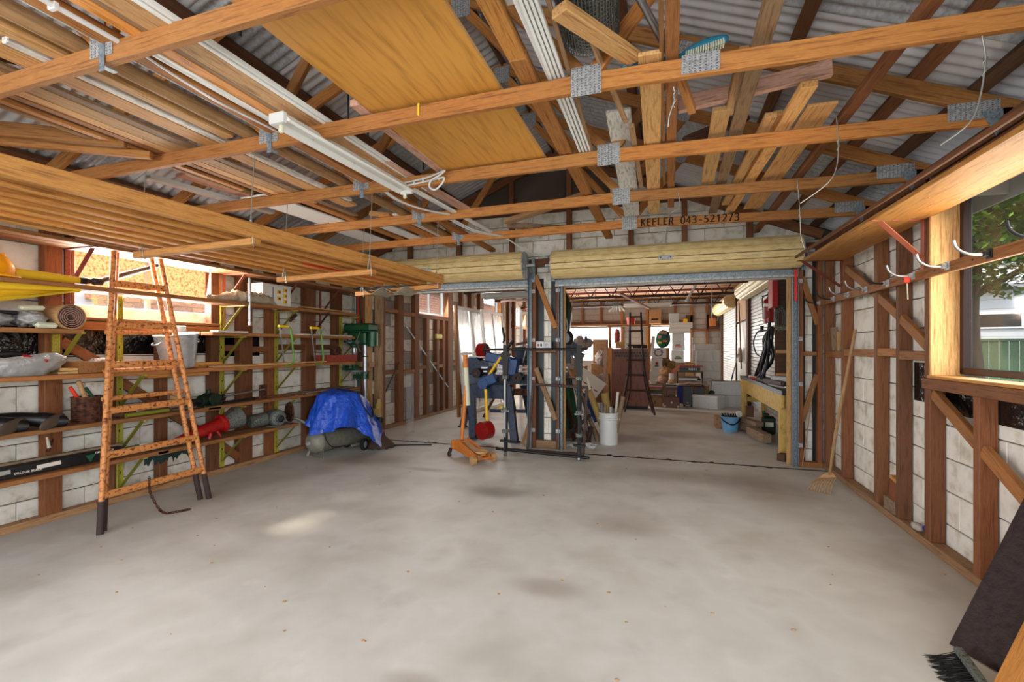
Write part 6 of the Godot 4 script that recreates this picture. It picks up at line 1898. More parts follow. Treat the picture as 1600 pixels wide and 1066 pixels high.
func scrubber() -> void:
	var o = thing("floor_scrubber", "brown dirty floor grinder with a conical base beside the compressor", "machine", v(-3.95, 0, 5.85))
	var c = v(-3.95, 0, 5.85)
	var st = S()
	La(st, at(c), [Vector2(0, 0.01), Vector2(0.20, 0.01), Vector2(0.205, 0.04), Vector2(0.16, 0.085), Vector2(0.09, 0.15), Vector2(0.075, 0.17), Vector2(0, 0.17)], 30)
	P(o, "hood", st, M["grime"])
	st = S()
	for k in 12:
		var a = TAU * k / 12.0
		put(o, "skirt_lug", box_mesh(Vector3(0.05, 0.03, 0.03), 0.006), M["ladder_tip"], Transform3D(Basis(Vector3.UP, a), c + Vector3(cos(a) * 0.195, 0.018, -sin(a) * 0.195)))
	Cy(st, c + Vector3(0.01, 0.16, 0), c + Vector3(0.01, 0.36, 0), 0.062, 20, 0.055)
	P(o, "neck", st, M["grime"])
	st = S()
	Bx(st, Transform3D(Basis(Vector3.UP, 0.3), c + Vector3(-0.13, 0.25, 0.02)), Vector3(0.11, 0.20, 0.13), 0.012)
	Cy(st, c + Vector3(-0.11, 0.34, 0.05), c + Vector3(-0.09, 0.38, 0.1), 0.03, 12)
	Bx(st, Transform3D(Basis(), c + Vector3(-0.02, 0.38, 0.0)), Vector3(0.12, 0.12, 0.10), 0.015)
	P(o, "motor", st, M["iron"])
	st = S()
	Cy(st, c + Vector3(-0.02, 0.42, 0), c + Vector3(-0.025, 0.50, 0), 0.035, 14)
	P(o, "collar", st, M["steel"])
	st = S()
	La(st, at(c + Vector3(0.064, 0.24, 0.015), Vector3(1, 0, 0.3)), [Vector2(0.010, 0), Vector2(0.02, 0), Vector2(0.02, 0.006), Vector2(0.010, 0.006)], 14)
	P(o, "badge", st, M["orange"])
	o = thing("work_glove", "tan leather glove draped over the top of the floor grinder", "glove", c + Vector3(-0.02, 0.48, 0))
	st = S()
	Bl(st, Transform3D(Basis(), c + Vector3(-0.02, 0.57, 0.01)), Vector3(0.055, 0.09, 0.05), 0.25, 2.5, 8, 18, 12)
	for k in 5:
		var x = -0.07 + 0.03 * k
		Tu(st, curve([c + Vector3(x * 0.7 - 0.01, 0.56, 0.045), c + Vector3(x - 0.01, 0.51, 0.06), c + Vector3(x * 1.25 - 0.01, 0.455 - 0.01 * (k % 2), 0.055)], 4), [0.017, 0.017, 0.016, 0.016, 0.015, 0.015, 0.014, 0.012, 0.006], 8)
	Tu(st, [c + Vector3(-0.02, 0.63, 0), c + Vector3(-0.02, 0.70, 0.0)], [0.045, 0.028], 12)
	P(o, "leather", st, M["leather"])
	st = S()
	Tu(st, curve([v(-3.80, 0.012, 5.98), v(-3.66, 0.01, 6.06), v(-3.45, 0.01, 6.15), v(-3.3, 0.01, 6.2)], 6), 0.010, 6)
	tag(P(self, "power_lead", st, M["black"]), "black power lead lying on the floor right of the grinder", "lead")

# ---------------------------------------------------------------- around the post between the roller doors
func middle_things() -> void:
	jack()
	stand()
	folder()
	var st: SurfaceTool
	var o: Node3D
	# switch box on the post
	o = thing("switch_box", "grey switch box with red and green buttons on the post between the doors", "switch box", v(-1.665, 1.42, 6.48))
	block(o, "box", v(-1.665, 1.478, 6.485), Vector3(0.22, 0.115, 0.07), M["zinc"], 0.006)
	block(o, "button_plate", v(-1.715, 1.478, 6.448), Vector3(0.10, 0.07, 0.004), M["white"], 0.0)
	block(o, "red_button", v(-1.737, 1.478, 6.444), Vector3(0.026, 0.04, 0.01), M["red"])
	block(o, "green_button", v(-1.697, 1.478, 6.444), Vector3(0.026, 0.04, 0.01), M["green"])
	# thin brown frame leaning at the post
	o = thing("screen_frame", "thin brown metal frame with clear film leaning against the middle post", "frame", v(-1.42, 0, 6.36))
	bar(o, "rail", v(-1.80, 0.925, 6.36), v(-1.02, 0.905, 6.34), 0.035, 0.02, M["brownsteel"])
	bar(o, "rail", v(-1.84, 0.02, 6.24), v(-1.05, 0.02, 6.22), 0.035, 0.02, M["brownsteel"])
	bar(o, "stile", v(-1.79, 0.92, 6.36), v(-1.84, 0.02, 6.24), 0.02, 0.035, M["brownsteel"], Vector3.BACK)
	bar(o, "stile", v(-1.03, 0.90, 6.34), v(-1.06, 0.02, 6.22), 0.02, 0.035, M["brownsteel"], Vector3.BACK)
	# leaning steel, right of the post
	var labels = ["brown angle-iron length leaning behind the right leg of the black stand", "grey bar leaning left of the white bucket", "brown flat bar leaning towards the middle post behind the stand", "long pale stick leaning behind the white bucket", "dark steel bar leaning across the heap beside the bucket", "grey tube leaning beside the heap of steel", "short brown angle standing at the foot of the steel heap", "pale batten leaning left of the bucket"]
	var steel = [[-1.35, 0, 7.1, -1.62, 1.0, 7.4, 0.05, "brownsteel"], [-1.02, 0, 7.15, -1.38, 0.85, 7.5, 0.035, "motor"], [-1.20, 0, 6.95, -1.50, 0.62, 7.2, 0.06, "brownsteel"], [-0.98, 0, 7.3, -1.68, 1.30, 7.8, 0.03, "tan"], [-1.52, 0.02, 6.95, -1.10, 0.42, 7.15, 0.05, "iron"], [-1.10, 0, 7.1, -1.45, 0.95, 7.45, 0.035, "zinc"], [-1.12, 0, 6.98, -1.08, 0.26, 7.04, 0.07, "brownsteel"], [-0.99, 0, 7.12, -1.25, 0.66, 7.35, 0.04, "lumber_old"]]
	for i in steel.size():
		var q: Array = steel[i]
		bar_thing("steel_length", v(q[0], q[1] + 0.02, q[2]), v(q[3], q[4], q[5]), q[6], q[6] * 0.6, M[q[7]], labels[i], "metal length", "lengths leaning right of the post")
	for i in 5:
		bar_thing("angle_iron", v(-1.22 + 0.035 * i, 0.02, 6.92 + 0.02 * i), v(-1.34 + 0.04 * i, 0.28 + 0.02 * i, 7.05 + 0.04 * i), 0.03, 0.012, M["brownsteel"] if i % 2 else M["rust"], "short brown steel piece at the foot of the steel heap, %s from the bucket" % ["fifth", "fourth", "third", "second", "first"][i], "metal length", "short steel pieces by the bucket")
	bar_thing("blue_sheet", v(-1.0, 0.30, 7.25), v(-1.22, 0.72, 7.45), 0.012, 0.16, M["blue_light"], "blue sheet edge leaning behind the bucket", "sheet")
	o = thing("green_machine_stand", "green tapered machine stand behind the black stand", "stand", v(-1.52, 0, 7.3))
	st = S()
	var t = Transform3D(Basis(), v(-1.54, 0, 7.25))
	Pr(st, t, PackedVector2Array([Vector2(-0.18, 0.02), Vector2(0.20, 0.02), Vector2(0.06, 0.84), Vector2(-0.10, 0.84)]), 0.03)
	Pr(st, Transform3D(Basis(), v(-1.54, 0, 7.65)), PackedVector2Array([Vector2(-0.18, 0.02), Vector2(0.20, 0.02), Vector2(0.06, 0.84), Vector2(-0.10, 0.84)]), 0.03)
	Br(st, v(-1.56, 0.83, 7.22), v(-1.56, 0.83, 7.68), 0.04, 0.16)
	P(o, "cheeks", st, M["green"])
	bar(o, "rust_band", v(-1.74, 0.10, 7.22), v(-1.33, 0.10, 7.22), 0.12, 0.02, M["redoxide"])
	for q in [[-1.55, 0.35], [-1.55, 0.62]]:
		st = S()
		Cy(st, v(q[0], q[1], 7.20), v(q[0], q[1], 7.24), 0.045, 16)
		P(o, "hole", st, M["black"])
	st = S()
	for i in 34:
		var s = rng.randf_range(0.012, 0.035)
		Bl(st, Transform3D(Basis(), v(rng.randf_range(-1.50, -0.99), s * 0.4, rng.randf_range(6.72, 6.98))), Vector3(s * 1.3, s * 0.6, s), 0.5, 3.0, i, 8, 6)
	o = P(self, "polystyrene_crumbs", st, M["foam"])
	tag(o, "white polystyrene crumbs on the floor at the foot of the steel heap", "crumbs")
	o.set_meta("kind", "stuff")
	st = S()
	Cy(st, v(-1.44, 0.96, 7.25), v(-1.44, 0.975, 7.25), 0.17, 24)
	Cy(st, v(-1.44, 0.86, 7.25), v(-1.44, 0.96, 7.25), 0.03, 10)
	tag(P(self, "round_table_plate", st, M["iron"]), "round dark steel plate on top of the green stand", "plate")
	# white bucket of timber stakes
	o = thing("white_bucket", "white plastic bucket full of stakes and tubes right of the black stand", "bucket", v(-0.83, 0, 7.12))
	var b = v(-0.83, 0, 7.12)
	st = S()
	La(st, at(b), [Vector2(0, 0), Vector2(0.128, 0), Vector2(0.132, 0.006), Vector2(0.140, 0.37), Vector2(0.150, 0.375), Vector2(0.150, 0.40), Vector2(0.144, 0.405), Vector2(0.144, 0.45), Vector2(0.153, 0.455), Vector2(0.153, 0.475), Vector2(0.140, 0.478), Vector2(0.126, 0.02), Vector2(0, 0.02)], 36)
	P(o, "pail", st, M["plastic_white"])
	block(o, "handle_lug", b + Vector3(0.155, 0.40, 0.02), Vector3(0.03, 0.08, 0.05), M["plastic_white"])
	var sticks = [[-0.06, 0.0, -0.33, 0.98, 0.02, "bristle", "long pale stick leaning far left out of the white bucket"], [-0.02, 0.0, -0.30, 0.80, 0.048, "leather", "knobbly wrapped branch leaning left in the white bucket"], [0.02, -0.02, -0.06, 0.76, 0.06, "leather", "thick taped bundle standing in the middle of the white bucket"], [-0.07, 0.05, -0.10, 0.62, 0.025, "motor", "grey tube at the left in the white bucket"], [0.05, 0.05, 0.03, 0.56, 0.026, "zinc", "short silver tube at the front of the white bucket"], [0.08, 0.02, 0.21, 0.72, 0.035, "lumber_old", "flat grey stake leaning right out of the white bucket"], [0.06, -0.05, 0.13, 0.78, 0.02, "paper", "white strip leaning right in the white bucket"], [0.04, -0.06, 0.0, 1.05, 0.012, "iron", "thin dark rod standing tallest in the white bucket"], [-0.04, 0.06, -0.05, 0.60, 0.024, "lumber_old", "short wooden stake left of centre in the white bucket"]]
	for q in sticks:
		st = S()
		Tu(st, curve([b + Vector3(q[0], 0.06, q[1]), b + Vector3((q[0] + q[2]) * 0.5, (q[3] + 0.06) * 0.5, q[1] * 0.9), b + Vector3(q[2], q[3], q[1] * 0.8)], 4), [q[4], q[4] * 0.9, q[4], q[4] * 1.08, q[4] * 0.95, q[4], q[4] * 1.05, q[4] * 0.95, q[4]], 8)
		tag(P(self, "stake", st, M[q[5]]), q[6], "stake", "stakes and tubes in the white bucket")
	# wheelbarrow hung up behind the right door's edge
	o = thing("wheelbarrow", "green wheelbarrow with a black tyre standing on end behind the door post", "wheelbarrow", v(-1.6, 1.4, 7.8))
	st = S()
	Sh(st, func(u: float, tt: float) -> Vector3:
		var a = (u - 0.5) * PI
		var y = lerpf(1.55, 2.35, tt)
		var r = lerpf(0.14, 0.24, sin(tt * PI * 0.5)) * (1.0 - 0.5 * maxf(0.0, tt - 0.7) / 0.3)
		return v(-1.72 + r * cos(a) * 0.9, y, 7.8 + r * 1.3 * sin(a)), 14, 12, 0.006)
	P(o, "tray", st, M["green_dark"])
	st = S()
	La(st, at(v(-1.62, 1.60, 7.68), Vector3(0.25, 0, 1)), [Vector2(0.09, -0.035), Vector2(0.135, -0.03), Vector2(0.15, 0), Vector2(0.135, 0.03), Vector2(0.09, 0.035), Vector2(0.085, 0), Vector2(0.09, -0.035)], 26)
	P(o, "tyre", st, M["rubber"])
	st = S()
	La(st, at(v(-1.62, 1.60, 7.68), Vector3(0.25, 0, 1)), [Vector2(0, -0.03), Vector2(0.03, -0.03), Vector2(0.09, -0.02), Vector2(0.09, 0.02), Vector2(0.03, 0.03), Vector2(0, 0.03)], 20)
	Tu(st, [v(-1.62, 1.60, 7.68), v(-1.55, 1.78, 7.6), v(-1.6, 2.0, 7.65)], 0.012, 8)
	P(o, "hub", st, M["zinc"])
	bar_thing("rough_board", v(-2.02, 0.02, 6.62), v(-1.93, 0.36, 6.66), 0.012, 0.22, M["ply_edge"], "curled pale plywood scrap leaning at the left of the middle post", "scrap", "")

func jack() -> void:
	var o = thing("trolley_jack", "orange trolley jack with a long handle standing before the middle post", "jack", v(-2.42, 0, 5.6))
	# its nose points at the camera's right
	var f = Vector3(0.42, 0, 0.30).normalized()      # towards the nose, in scene axes (z towards the camera)
	var s = f.cross(Vector3.UP).normalized()
	var c = v(-2.42, 0, 5.62)
	var L = func(a: float, y: float, b: float) -> Vector3: return c + f * a + s * b + Vector3(0, y, 0)
	var t = Transform3D(Basis(f, Vector3.UP, f.cross(Vector3.UP)), c)
	for k in [-1.0, 1.0]:
		var st = S()
		Pr(st, Transform3D(t.basis, L.call(0.0, 0.0, 0.085 * k)), PackedVector2Array([Vector2(-0.30, 0.09), Vector2(-0.30, 0.18), Vector2(-0.22, 0.235), Vector2(-0.10, 0.20), Vector2(0.30, 0.10), Vector2(0.33, 0.05), Vector2(0.30, 0.025), Vector2(0.10, 0.04)]), 0.012)
		P(o, "side_plate", st, M["orange"])
	var st2 = S()
	Pr(st2, Transform3D(t.basis, L.call(0.0, 0.0, 0.0)), PackedVector2Array([Vector2(-0.30, 0.165), Vector2(-0.24, 0.215), Vector2(-0.16, 0.205), Vector2(-0.16, 0.17)]), 0.17)
	Bx(st2, Transform3D(t.basis, L.call(-0.28, 0.15, 0.0)), Vector3(0.05, 0.12, 0.26), 0.01)
	P(o, "yoke", st2, M["orange"])
	st2 = S()
	Pr(st2, Transform3D(t.basis, L.call(0.0, 0.0, 0.0)), PackedVector2Array([Vector2(-0.16, 0.19), Vector2(0.16, 0.125), Vector2(0.16, 0.115), Vector2(-0.16, 0.18)]), 0.11)
	P(o, "cover_plate", st2, M["tan"])
	st2 = S()
	Pr(st2, Transform3D(t.basis, L.call(0.0, 0.0, 0.0)), PackedVector2Array([Vector2(-0.05, 0.10), Vector2(0.20, 0.125), Vector2(0.30, 0.12), Vector2(0.30, 0.09), Vector2(-0.05, 0.06)]), 0.06)
	P(o, "lift_arm", st2, M["orange"])
	st2 = S()
	La(st2, at(L.call(0.25, 0.12, 0.0)), [Vector2(0, 0), Vector2(0.075, 0), Vector2(0.085, 0.01), Vector2(0.085, 0.028), Vector2(0.07, 0.026), Vector2(0.065, 0.014), Vector2(0, 0.014)], 24)
	P(o, "saddle", st2, M["tan"])
	st2 = S()
	Cy(st2, L.call(0.30, 0.055, -0.13), L.call(0.30, 0.055, 0.13), 0.014, 10)
	P(o, "axle", st2, M["orange"])
	for k in [-1.0, 1.0]:
		st2 = S()
		Cy(st2, L.call(0.30, 0.055, 0.125 * k), L.call(0.30, 0.055, 0.175 * k), 0.055, 22)
		P(o, "front_wheel", st2, M["tan"])
		st2 = S()
		Cy(st2, L.call(-0.29, 0.03, 0.16 * k - 0.015), L.call(-0.29, 0.03, 0.16 * k + 0.015), 0.032, 16)
		Br(st2, L.call(-0.29, 0.03, 0.16 * k), L.call(-0.27, 0.11, 0.15 * k), 0.04, 0.03)
		P(o, "caster", st2, M["ladder_tip"])
	st2 = S()
	Tu(st2, [L.call(-0.24, 0.20, 0.0), v(-2.588, 1.02, 5.86)], 0.027, 12)
	P(o, "handle", st2, M["orange"])
	st2 = S()
	Tu(st2, [v(-2.562, 0.66, 5.84), v(-2.602, 1.17, 5.865)], 0.034, 12)
	P(o, "worn_sleeve", st2, M["bristle"])
	st2 = S()
	Tu(st2, [v(-2.602, 1.17, 5.865), v(-2.614, 1.34, 5.87)], 0.034, 12)
	P(o, "handle_grip", st2, M["orange"])

func stand() -> void:
	# black two-post stand on small wheels, a bar across the top and another at the bottom
	var o = thing("roller_stand", "tall black two-post steel stand on small wheels, before the middle post", "stand", v(-1.5, 0, 5.93))
	var z = 5.93
	var st = S()
	Tu(st, [v(-2.36, 1.415, z), v(-0.96, 1.425, z)], 0.019, 10)
	P(o, "top_bar", st, M["iron"])
	st = S()
	Tu(st, [v(-2.18, 0.085, z - 0.01), v(-0.93, 0.055, z - 0.03)], 0.019, 10)
	P(o, "bottom_bar", st, M["iron"])
	for i in 2:
		var x: float = [-2.05, -1.06][i]
		st = S()
		Br(st, v(x, 0.10, z), v(x + 0.005, 0.62, z), 0.05, 0.035, Vector3.RIGHT)
		Br(st, v(x, 0.55, z), v(x, 1.43, z), 0.055 if i else 0.04, 0.035, Vector3.RIGHT)
		P(o, "post", st, M["iron"])
		st = S()
		Br(st, v(x, 0.25, z - 0.03), v(x, 1.02, z - 0.03), 0.022, 0.012, Vector3.RIGHT)
		P(o, "sliding_bar", st, M["steel"] if i == 0 else M["iron"])
		st = S()
		Pr(st, Transform3D(Basis(), v(x, 0, z - 0.01)), PackedVector2Array([Vector2(-0.03, 1.0), Vector2(0.03, 1.0), Vector2(0.045, 1.30), Vector2(0.075, 1.36), Vector2(0.03, 1.38), Vector2(0.03, 1.48), Vector2(-0.03, 1.48), Vector2(-0.03, 1.38), Vector2(-0.075, 1.36), Vector2(-0.045, 1.28)]), 0.03)
		P(o, "head_plate", st, M["iron"])
		for y in [0.33, 0.62, 1.05]:
			st = S()
			Bx(st, Transform3D(Basis(), v(x, y, z - 0.015)), Vector3(0.08, 0.05, 0.07), 0.008)
			Cy(st, v(x + 0.03, y, z - 0.05), v(x + 0.03, y, z - 0.075), 0.012, 8)
			P(o, "clamp", st, M["motor"])
		st = S()
		Br(st, v(x - 0.07, 0.20, z - 0.02), v(x + 0.08, 0.20, z - 0.02), 0.03, 0.05)
		Br(st, v(x, 0.05, z - 0.02), v(x, 0.22, z - 0.02), 0.04, 0.03, Vector3.RIGHT)
		P(o, "foot", st, M["iron"])
		st = S()
		Cy(st, v(x - 0.015, 0.032, z - 0.02), v(x + 0.015, 0.032, z - 0.02), 0.032, 16)
		P(o, "caster", st, M["steel"])
		st = S()
		Cy(st, v(x - 0.055, 0.60, z - 0.03), v(x + 0.055, 0.60, z - 0.03), 0.012, 8)
		P(o, "adjusting_pin", st, M["zinc"])

func folder() -> void:
	# blue sheet-metal folding machine with counterweights
	var o = thing("folding_machine", "blue sheet-metal folding machine with red counterweights beyond the left door", "machine", v(-2.7, 0, 7.3))
	var st = S()
	for q in [[-3.0, 0.82, 7.0, -2.92, 0.0, 6.86], [-2.35, 0.82, 6.95, -2.20, 0.0, 6.78], [-3.25, 0.78, 7.6, -3.52, 0.0, 7.80], [-2.35, 0.80, 7.75, -2.25, 0.0, 8.0], [-1.75, 0.78, 7.9, -1.85, 0.0, 8.1]]:
		st = S()
		Br(st, v(q[0], q[1], q[2]), v(q[3], q[4] + 0.01, q[5]), 0.11, 0.09, Vector3.RIGHT)
		Bx(st, Transform3D(Basis(), v(q[3], 0.012, q[5])), Vector3(0.15, 0.024, 0.12))
		P(o, "leg", st, M["blue"])
	st = S()
	Pr(st, Transform3D(Basis(), v(-2.68, 0, 6.95)), PackedVector2Array([Vector2(-0.30, 0.86), Vector2(0.36, 0.86), Vector2(0.44, 0.45), Vector2(0.34, 0.45), Vector2(0.24, 0.64), Vector2(-0.20, 0.64)]), 0.10)
	P(o, "end_frame", st, M["blue"])
	st = S()
	Br(st, v(-3.4, 0.42, 7.6), v(-2.95, 0.38, 6.95), 0.05, 0.05)
	Br(st, v(-3.4, 0.28, 7.6), v(-2.95, 0.24, 6.95), 0.06, 0.05)
	Br(st, v(-3.0, 0.32, 7.8), v(-1.9, 0.32, 8.0), 0.06, 0.05)
	P(o, "cross_rails", st, M["blue"])
	st = S()
	Br(st, v(-3.15, 0.93, 7.05), v(-1.55, 0.93, 7.55), 0.16, 0.22)
	P(o, "bed", st, M["blue"])
	st = S()
	Br(st, v(-2.85, 1.06, 6.98), v(-1.52, 1.06, 7.42), 0.03, 0.04)
	Br(st, v(-2.85, 1.12, 7.02), v(-1.52, 1.12, 7.46), 0.03, 0.05)
	P(o, "folding_edge", st, M["steel"])
	st = S()
	Br(st, v(-2.6, 0.74, 7.0), v(-1.52, 0.72, 7.4), 0.10, 0.10)
	P(o, "lower_beam", st, M["rust"])
	st = S()
	Br(st, v(-2.35, 1.30, 7.25), v(-1.5, 1.34, 7.6), 0.30, 0.02)
	P(o, "back_panel", st, M["blue"])
	for k in 4:
		st = S()
		Br(st, v(-2.2 + 0.19 * k, 1.20, 7.20 + 0.09 * k), v(-2.14 + 0.19 * k, 1.46, 7.22 + 0.09 * k), 0.012, 0.02)
		P(o, "white_rib", st, M["white"])
	st = S()
	Pr(st, Transform3D(Basis(), v(-2.92, 0, 7.15)), PackedVector2Array([Vector2(-0.22, 1.02), Vector2(0.20, 1.02), Vector2(0.20, 1.22), Vector2(0.05, 1.22), Vector2(-0.05, 1.30), Vector2(-0.15, 1.30), Vector2(-0.22, 1.18)]), 0.22)
	P(o, "left_cheek", st, M["blue"])
	block(o, "cheek_top", v(-2.90, 1.29, 7.15), Vector3(0.34, 0.015, 0.24), M["steel"], 0.002)
	put(o, "clamp_arm", box_mesh(Vector3(0.46, 0.15, 0.14), 0.015), M["blue_light"], Transform3D(Basis(Vector3(0, 0, 1), -0.20), v(-2.50, 1.26, 6.95)))
	put(o, "clamp_arm", box_mesh(Vector3(0.14, 0.26, 0.13), 0.015), M["blue_light"], Transform3D(Basis(Vector3(0, 0, 1), -0.20), v(-2.26, 1.14, 6.92)))
	for q in [[-2.86, 1.04, 0.075], [-2.62, 1.09, 0.06], [-2.18, 0.98, 0.08], [-2.42, 0.95, 0.06]]:
		st = S()
		Cy(st, v(q[0], q[1], 6.84), v(q[0], q[1], 6.98), q[2], 20)
		P(o, "bearing", st, M["iron"])
		st = S()
		Cy(st, v(q[0], q[1], 6.825), v(q[0], q[1], 6.86), q[2] * 0.4, 12)
		P(o, "bearing_bolt", st, M["rust"])
	st = S()
	Cy(st, v(-2.71, 0.88, 6.74), v(-2.71, 0.88, 6.86), 0.09, 6)
	Bx(st, Transform3D(Basis(Vector3(0, 0, 1), 0.4), v(-2.62, 0.94, 6.80)), Vector3(0.24, 0.16, 0.10), 0.012)
	P(o, "weight_hub", st, M["blue_light"])
	st = S()
	Tu(st, [v(-2.66, 0.80, 6.75), v(-2.62, 0.30, 6.70)], 0.024, 10)
	P(o, "weight_rod", st, M["yellow"])
	st = S()
	Cy(st, v(-2.66, 0.185, 6.56), v(-2.59, 0.19, 6.71), 0.135, 32)
	P(o, "red_counterweight", st, M["red"])
	st = S()
	Cy(st, v(-2.93, 1.38, 7.18), v(-2.87, 1.39, 7.28), 0.13, 30)
	P(o, "red_counterweight", st, M["red"])
	st = S()
	Tu(st, [v(-2.83, 1.36, 7.12), v(-2.79, 1.50, 7.12)], 0.03, 10)
	P(o, "weight_arm", st, M["iron"])
	st = S()
	Tu(st, [v(-2.63, 1.00, 6.78), v(-2.42, 1.30, 6.78)], 0.022, 10)
	P(o, "yellow_lever", st, M["yellow"])
	st = S()
	Tu(st, [v(-2.42, 1.30, 6.78), v(-2.22, 1.56, 6.78)], 0.024, 10)
	P(o, "lever_grip", st, M["iron"])
	st = S()
	Tu(st, [v(-2.48, 0.52, 6.9), v(-2.22, 0.42, 6.92)], 0.028, 10)
	Tu(st, [v(-2.36, 0.66, 7.1), v(-2.36, 0.35, 7.1)], 0.03, 10)
	Tu(st, [v(-1.95, 0.75, 7.5), v(-1.98, 0.2, 7.45)], 0.03, 10)
	P(o, "yellow_links", st, M["yellow"])

# ---------------------------------------------------------------- store room
func carton(called: String, x0: float, x1: float, y0: float, y1: float, z: float, depth: float, m: Material, label: String, category := "box", lid := true, group := "") -> Node3D:
	var o = thing(called, label, category, v((x0 + x1) / 2, y0, z + depth / 2), group)
	var h = y1 - y0
	block(o, "body", v((x0 + x1) / 2, y0 + h * 0.5, z + depth / 2), Vector3(x1 - x0, h, depth), m, 0.006)
	if lid:
		block(o, "lid", v((x0 + x1) / 2, y1 - 0.03, z + depth / 2), Vector3(x1 - x0 + 0.014, 0.06, depth + 0.014), m, 0.006)
	return o

func store_things() -> void:
	var o: Node3D
	var st: SurfaceTool
	# left side: old sashes against the wall
	for i in 2:
		o = thing("window_sash", ["white window sash leaning against the store's left wall, nearer one", "white window sash with hazy glass leaning behind the nearer one"][i], "window sash", v(-4.05 + 0.3 * i, 0.55, 9.5))
		var x: float = [-4.02, -3.88][i]
		var z0: float = [9.05, 10.2][i]
		var z1: float = [10.5, 11.6][i]
		var f = func(y: float, z: float) -> Vector3: return v(x - 0.05 - 0.20 * (y - 0.5) / 1.8, y, z)
		for y in [0.05, 2.30]:
			bar(o, "rail", f.call(y, z0), f.call(y, z1), 0.07, 0.045, M["white"])
		for z in [z0, z1]:
			bar(o, "stile", f.call(0.01, z), f.call(2.33, z), 0.045, 0.07, M["white"], Vector3.RIGHT)
		bar(o, "glazing_bar", f.call(0.05, (z0 + z1) / 2), f.call(2.3, (z0 + z1) / 2), 0.03, 0.025, M["white"], Vector3.RIGHT)
		bar(o, "glazing_bar", f.call(1.3, z0), f.call(1.3, z1), 0.025, 0.03, M["white"])
		for k in 4:
			var za: float = lerpf(z0, z1, 0.5 * (k % 2)) + 0.03
			var zb: float = lerpf(z0, z1, 0.5 * (k % 2) + 0.5) - 0.03
			var ya: float = 0.1 if k < 2 else 1.33
			var yb: float = 1.28 if k < 2 else 2.27
			st = S()
			var p: Array = [f.call(ya, za), f.call(ya, zb), f.call(yb, zb), f.call(yb, za)]
			for s in [-1.0, 1.0]:
				quad(st, p[0] + Vector3(0.002 * s, 0, 0), p[1] + Vector3(0.002 * s, 0, 0), p[2] + Vector3(0.002 * s, 0, 0), p[3] + Vector3(0.002 * s, 0, 0), Vector3(s, 0, 0))
			P(o, "pane", st, M["film_clear"])
	bar_thing("door_stile_board", v(-4.10, 0.0, 8.9), v(-4.18, 2.32, 8.9), 0.05, 0.10, w("shelf", 3), "brown board standing upright at the near edge of the white sashes", "board", "", Vector3.RIGHT)
	o = thing("white_door_frame", "tall white door frame standing further back in the store's left part", "frame", v(-3.0, 0, 10.5))
	bar(o, "stile", v(-3.28, 0, 10.6), v(-3.28, 2.25, 10.6), 0.07, 0.05, M["white"], Vector3.RIGHT)
	bar(o, "stile", v(-2.55, 0, 10.75), v(-2.55, 2.25, 10.75), 0.07, 0.05, M["white"], Vector3.RIGHT)
	bar(o, "rail", v(-3.28, 2.25, 10.6), v(-2.55, 2.25, 10.75), 0.07, 0.05, M["white"])
	block(o, "panel", v(-2.9, 0.8, 10.75), Vector3(0.72, 1.4, 0.02), M["pinkwood"], -1.0, -0.2)
	st = S()
	Bl(st, Transform3D(Basis(), v(-2.55, 1.80, 9.5)), Vector3(0.12, 0.15, 0.12), 0.0, 1.0, 1, 20, 14)
	Tu(st, [v(-2.55, 1.9, 9.5), v(-2.55, 3.35, 9.5)], 0.004, 5)
	tag(P(self, "red_float", st, M["red"]), "red round float hanging beyond the folding machine", "float")
	st = S()
	Tu(st, curve([v(-3.96, 1.95, 11.2), v(-3.93, 1.8, 11.2), v(-3.9, 1.68, 11.2), v(-3.94, 1.55, 11.2)], 5), 0.03, 8)
	tag(P(self, "blue_clamp", st, M["hose"]), "dark blue clamp hanging behind the white sashes", "clamp")
	bar_thing("dark_lath", v(-3.6, 0.0, 9.0), v(-3.4, 1.7, 11.6), 0.06, 0.03, w("dark", 2), "dark lath standing behind the white sashes", "timber")
	bar_thing("brown_pole", v(-2.35, 1.49, 7.30), v(-1.6, 1.66, 7.58), 0.04, 0.04, w("dark", 4), "brown pole lying aslant above the folding machine", "pole")
	block(self, "yellow_sponge", v(-4.70, 1.68, 9.15), Vector3(0.05, 0.10, 0.28), M["olive"], 0.01, 0.0)
	tag(get_child(get_child_count() - 1), "yellow perforated scrap standing on the sill of the store's first window", "scrap")
	# lights under the joists
	for i in 3:
		var q: Array = [[-3.45, -2.35, 2.46, 8.6, "long white light fitting hanging near the tall white door frame"], [-1.75, -0.35, 2.66, 9.0, "long white light fitting under the ceiling just behind the right door's rail"], [-1.2, 0.12, 2.66, 14.0, "long cream light fitting hanging before the back wall"]][i]
		o = thing("light_fitting", q[4], "light", v((q[0] + q[1]) / 2, q[2], q[3]))
		bar(o, "tray", v(q[0], q[2], q[3]), v(q[1], q[2], q[3]), 0.09, 0.14, M["white"])
		st = S()
		Tu(st, [v(q[0] + 0.04, q[2] - 0.06, q[3] - 0.03), v(q[1] - 0.04, q[2] - 0.06, q[3] - 0.03)], 0.018, 10)
		P(o, "tube", st, M["bristle"])
		for x in [q[0] + 0.2, q[1] - 0.2]:
			st = S()
			Tu(st, [v(x, q[2] + 0.04, q[3]), v(x, 3.35, q[3])], 0.006, 5)
			P(o, "hanger", st, M["wire"])
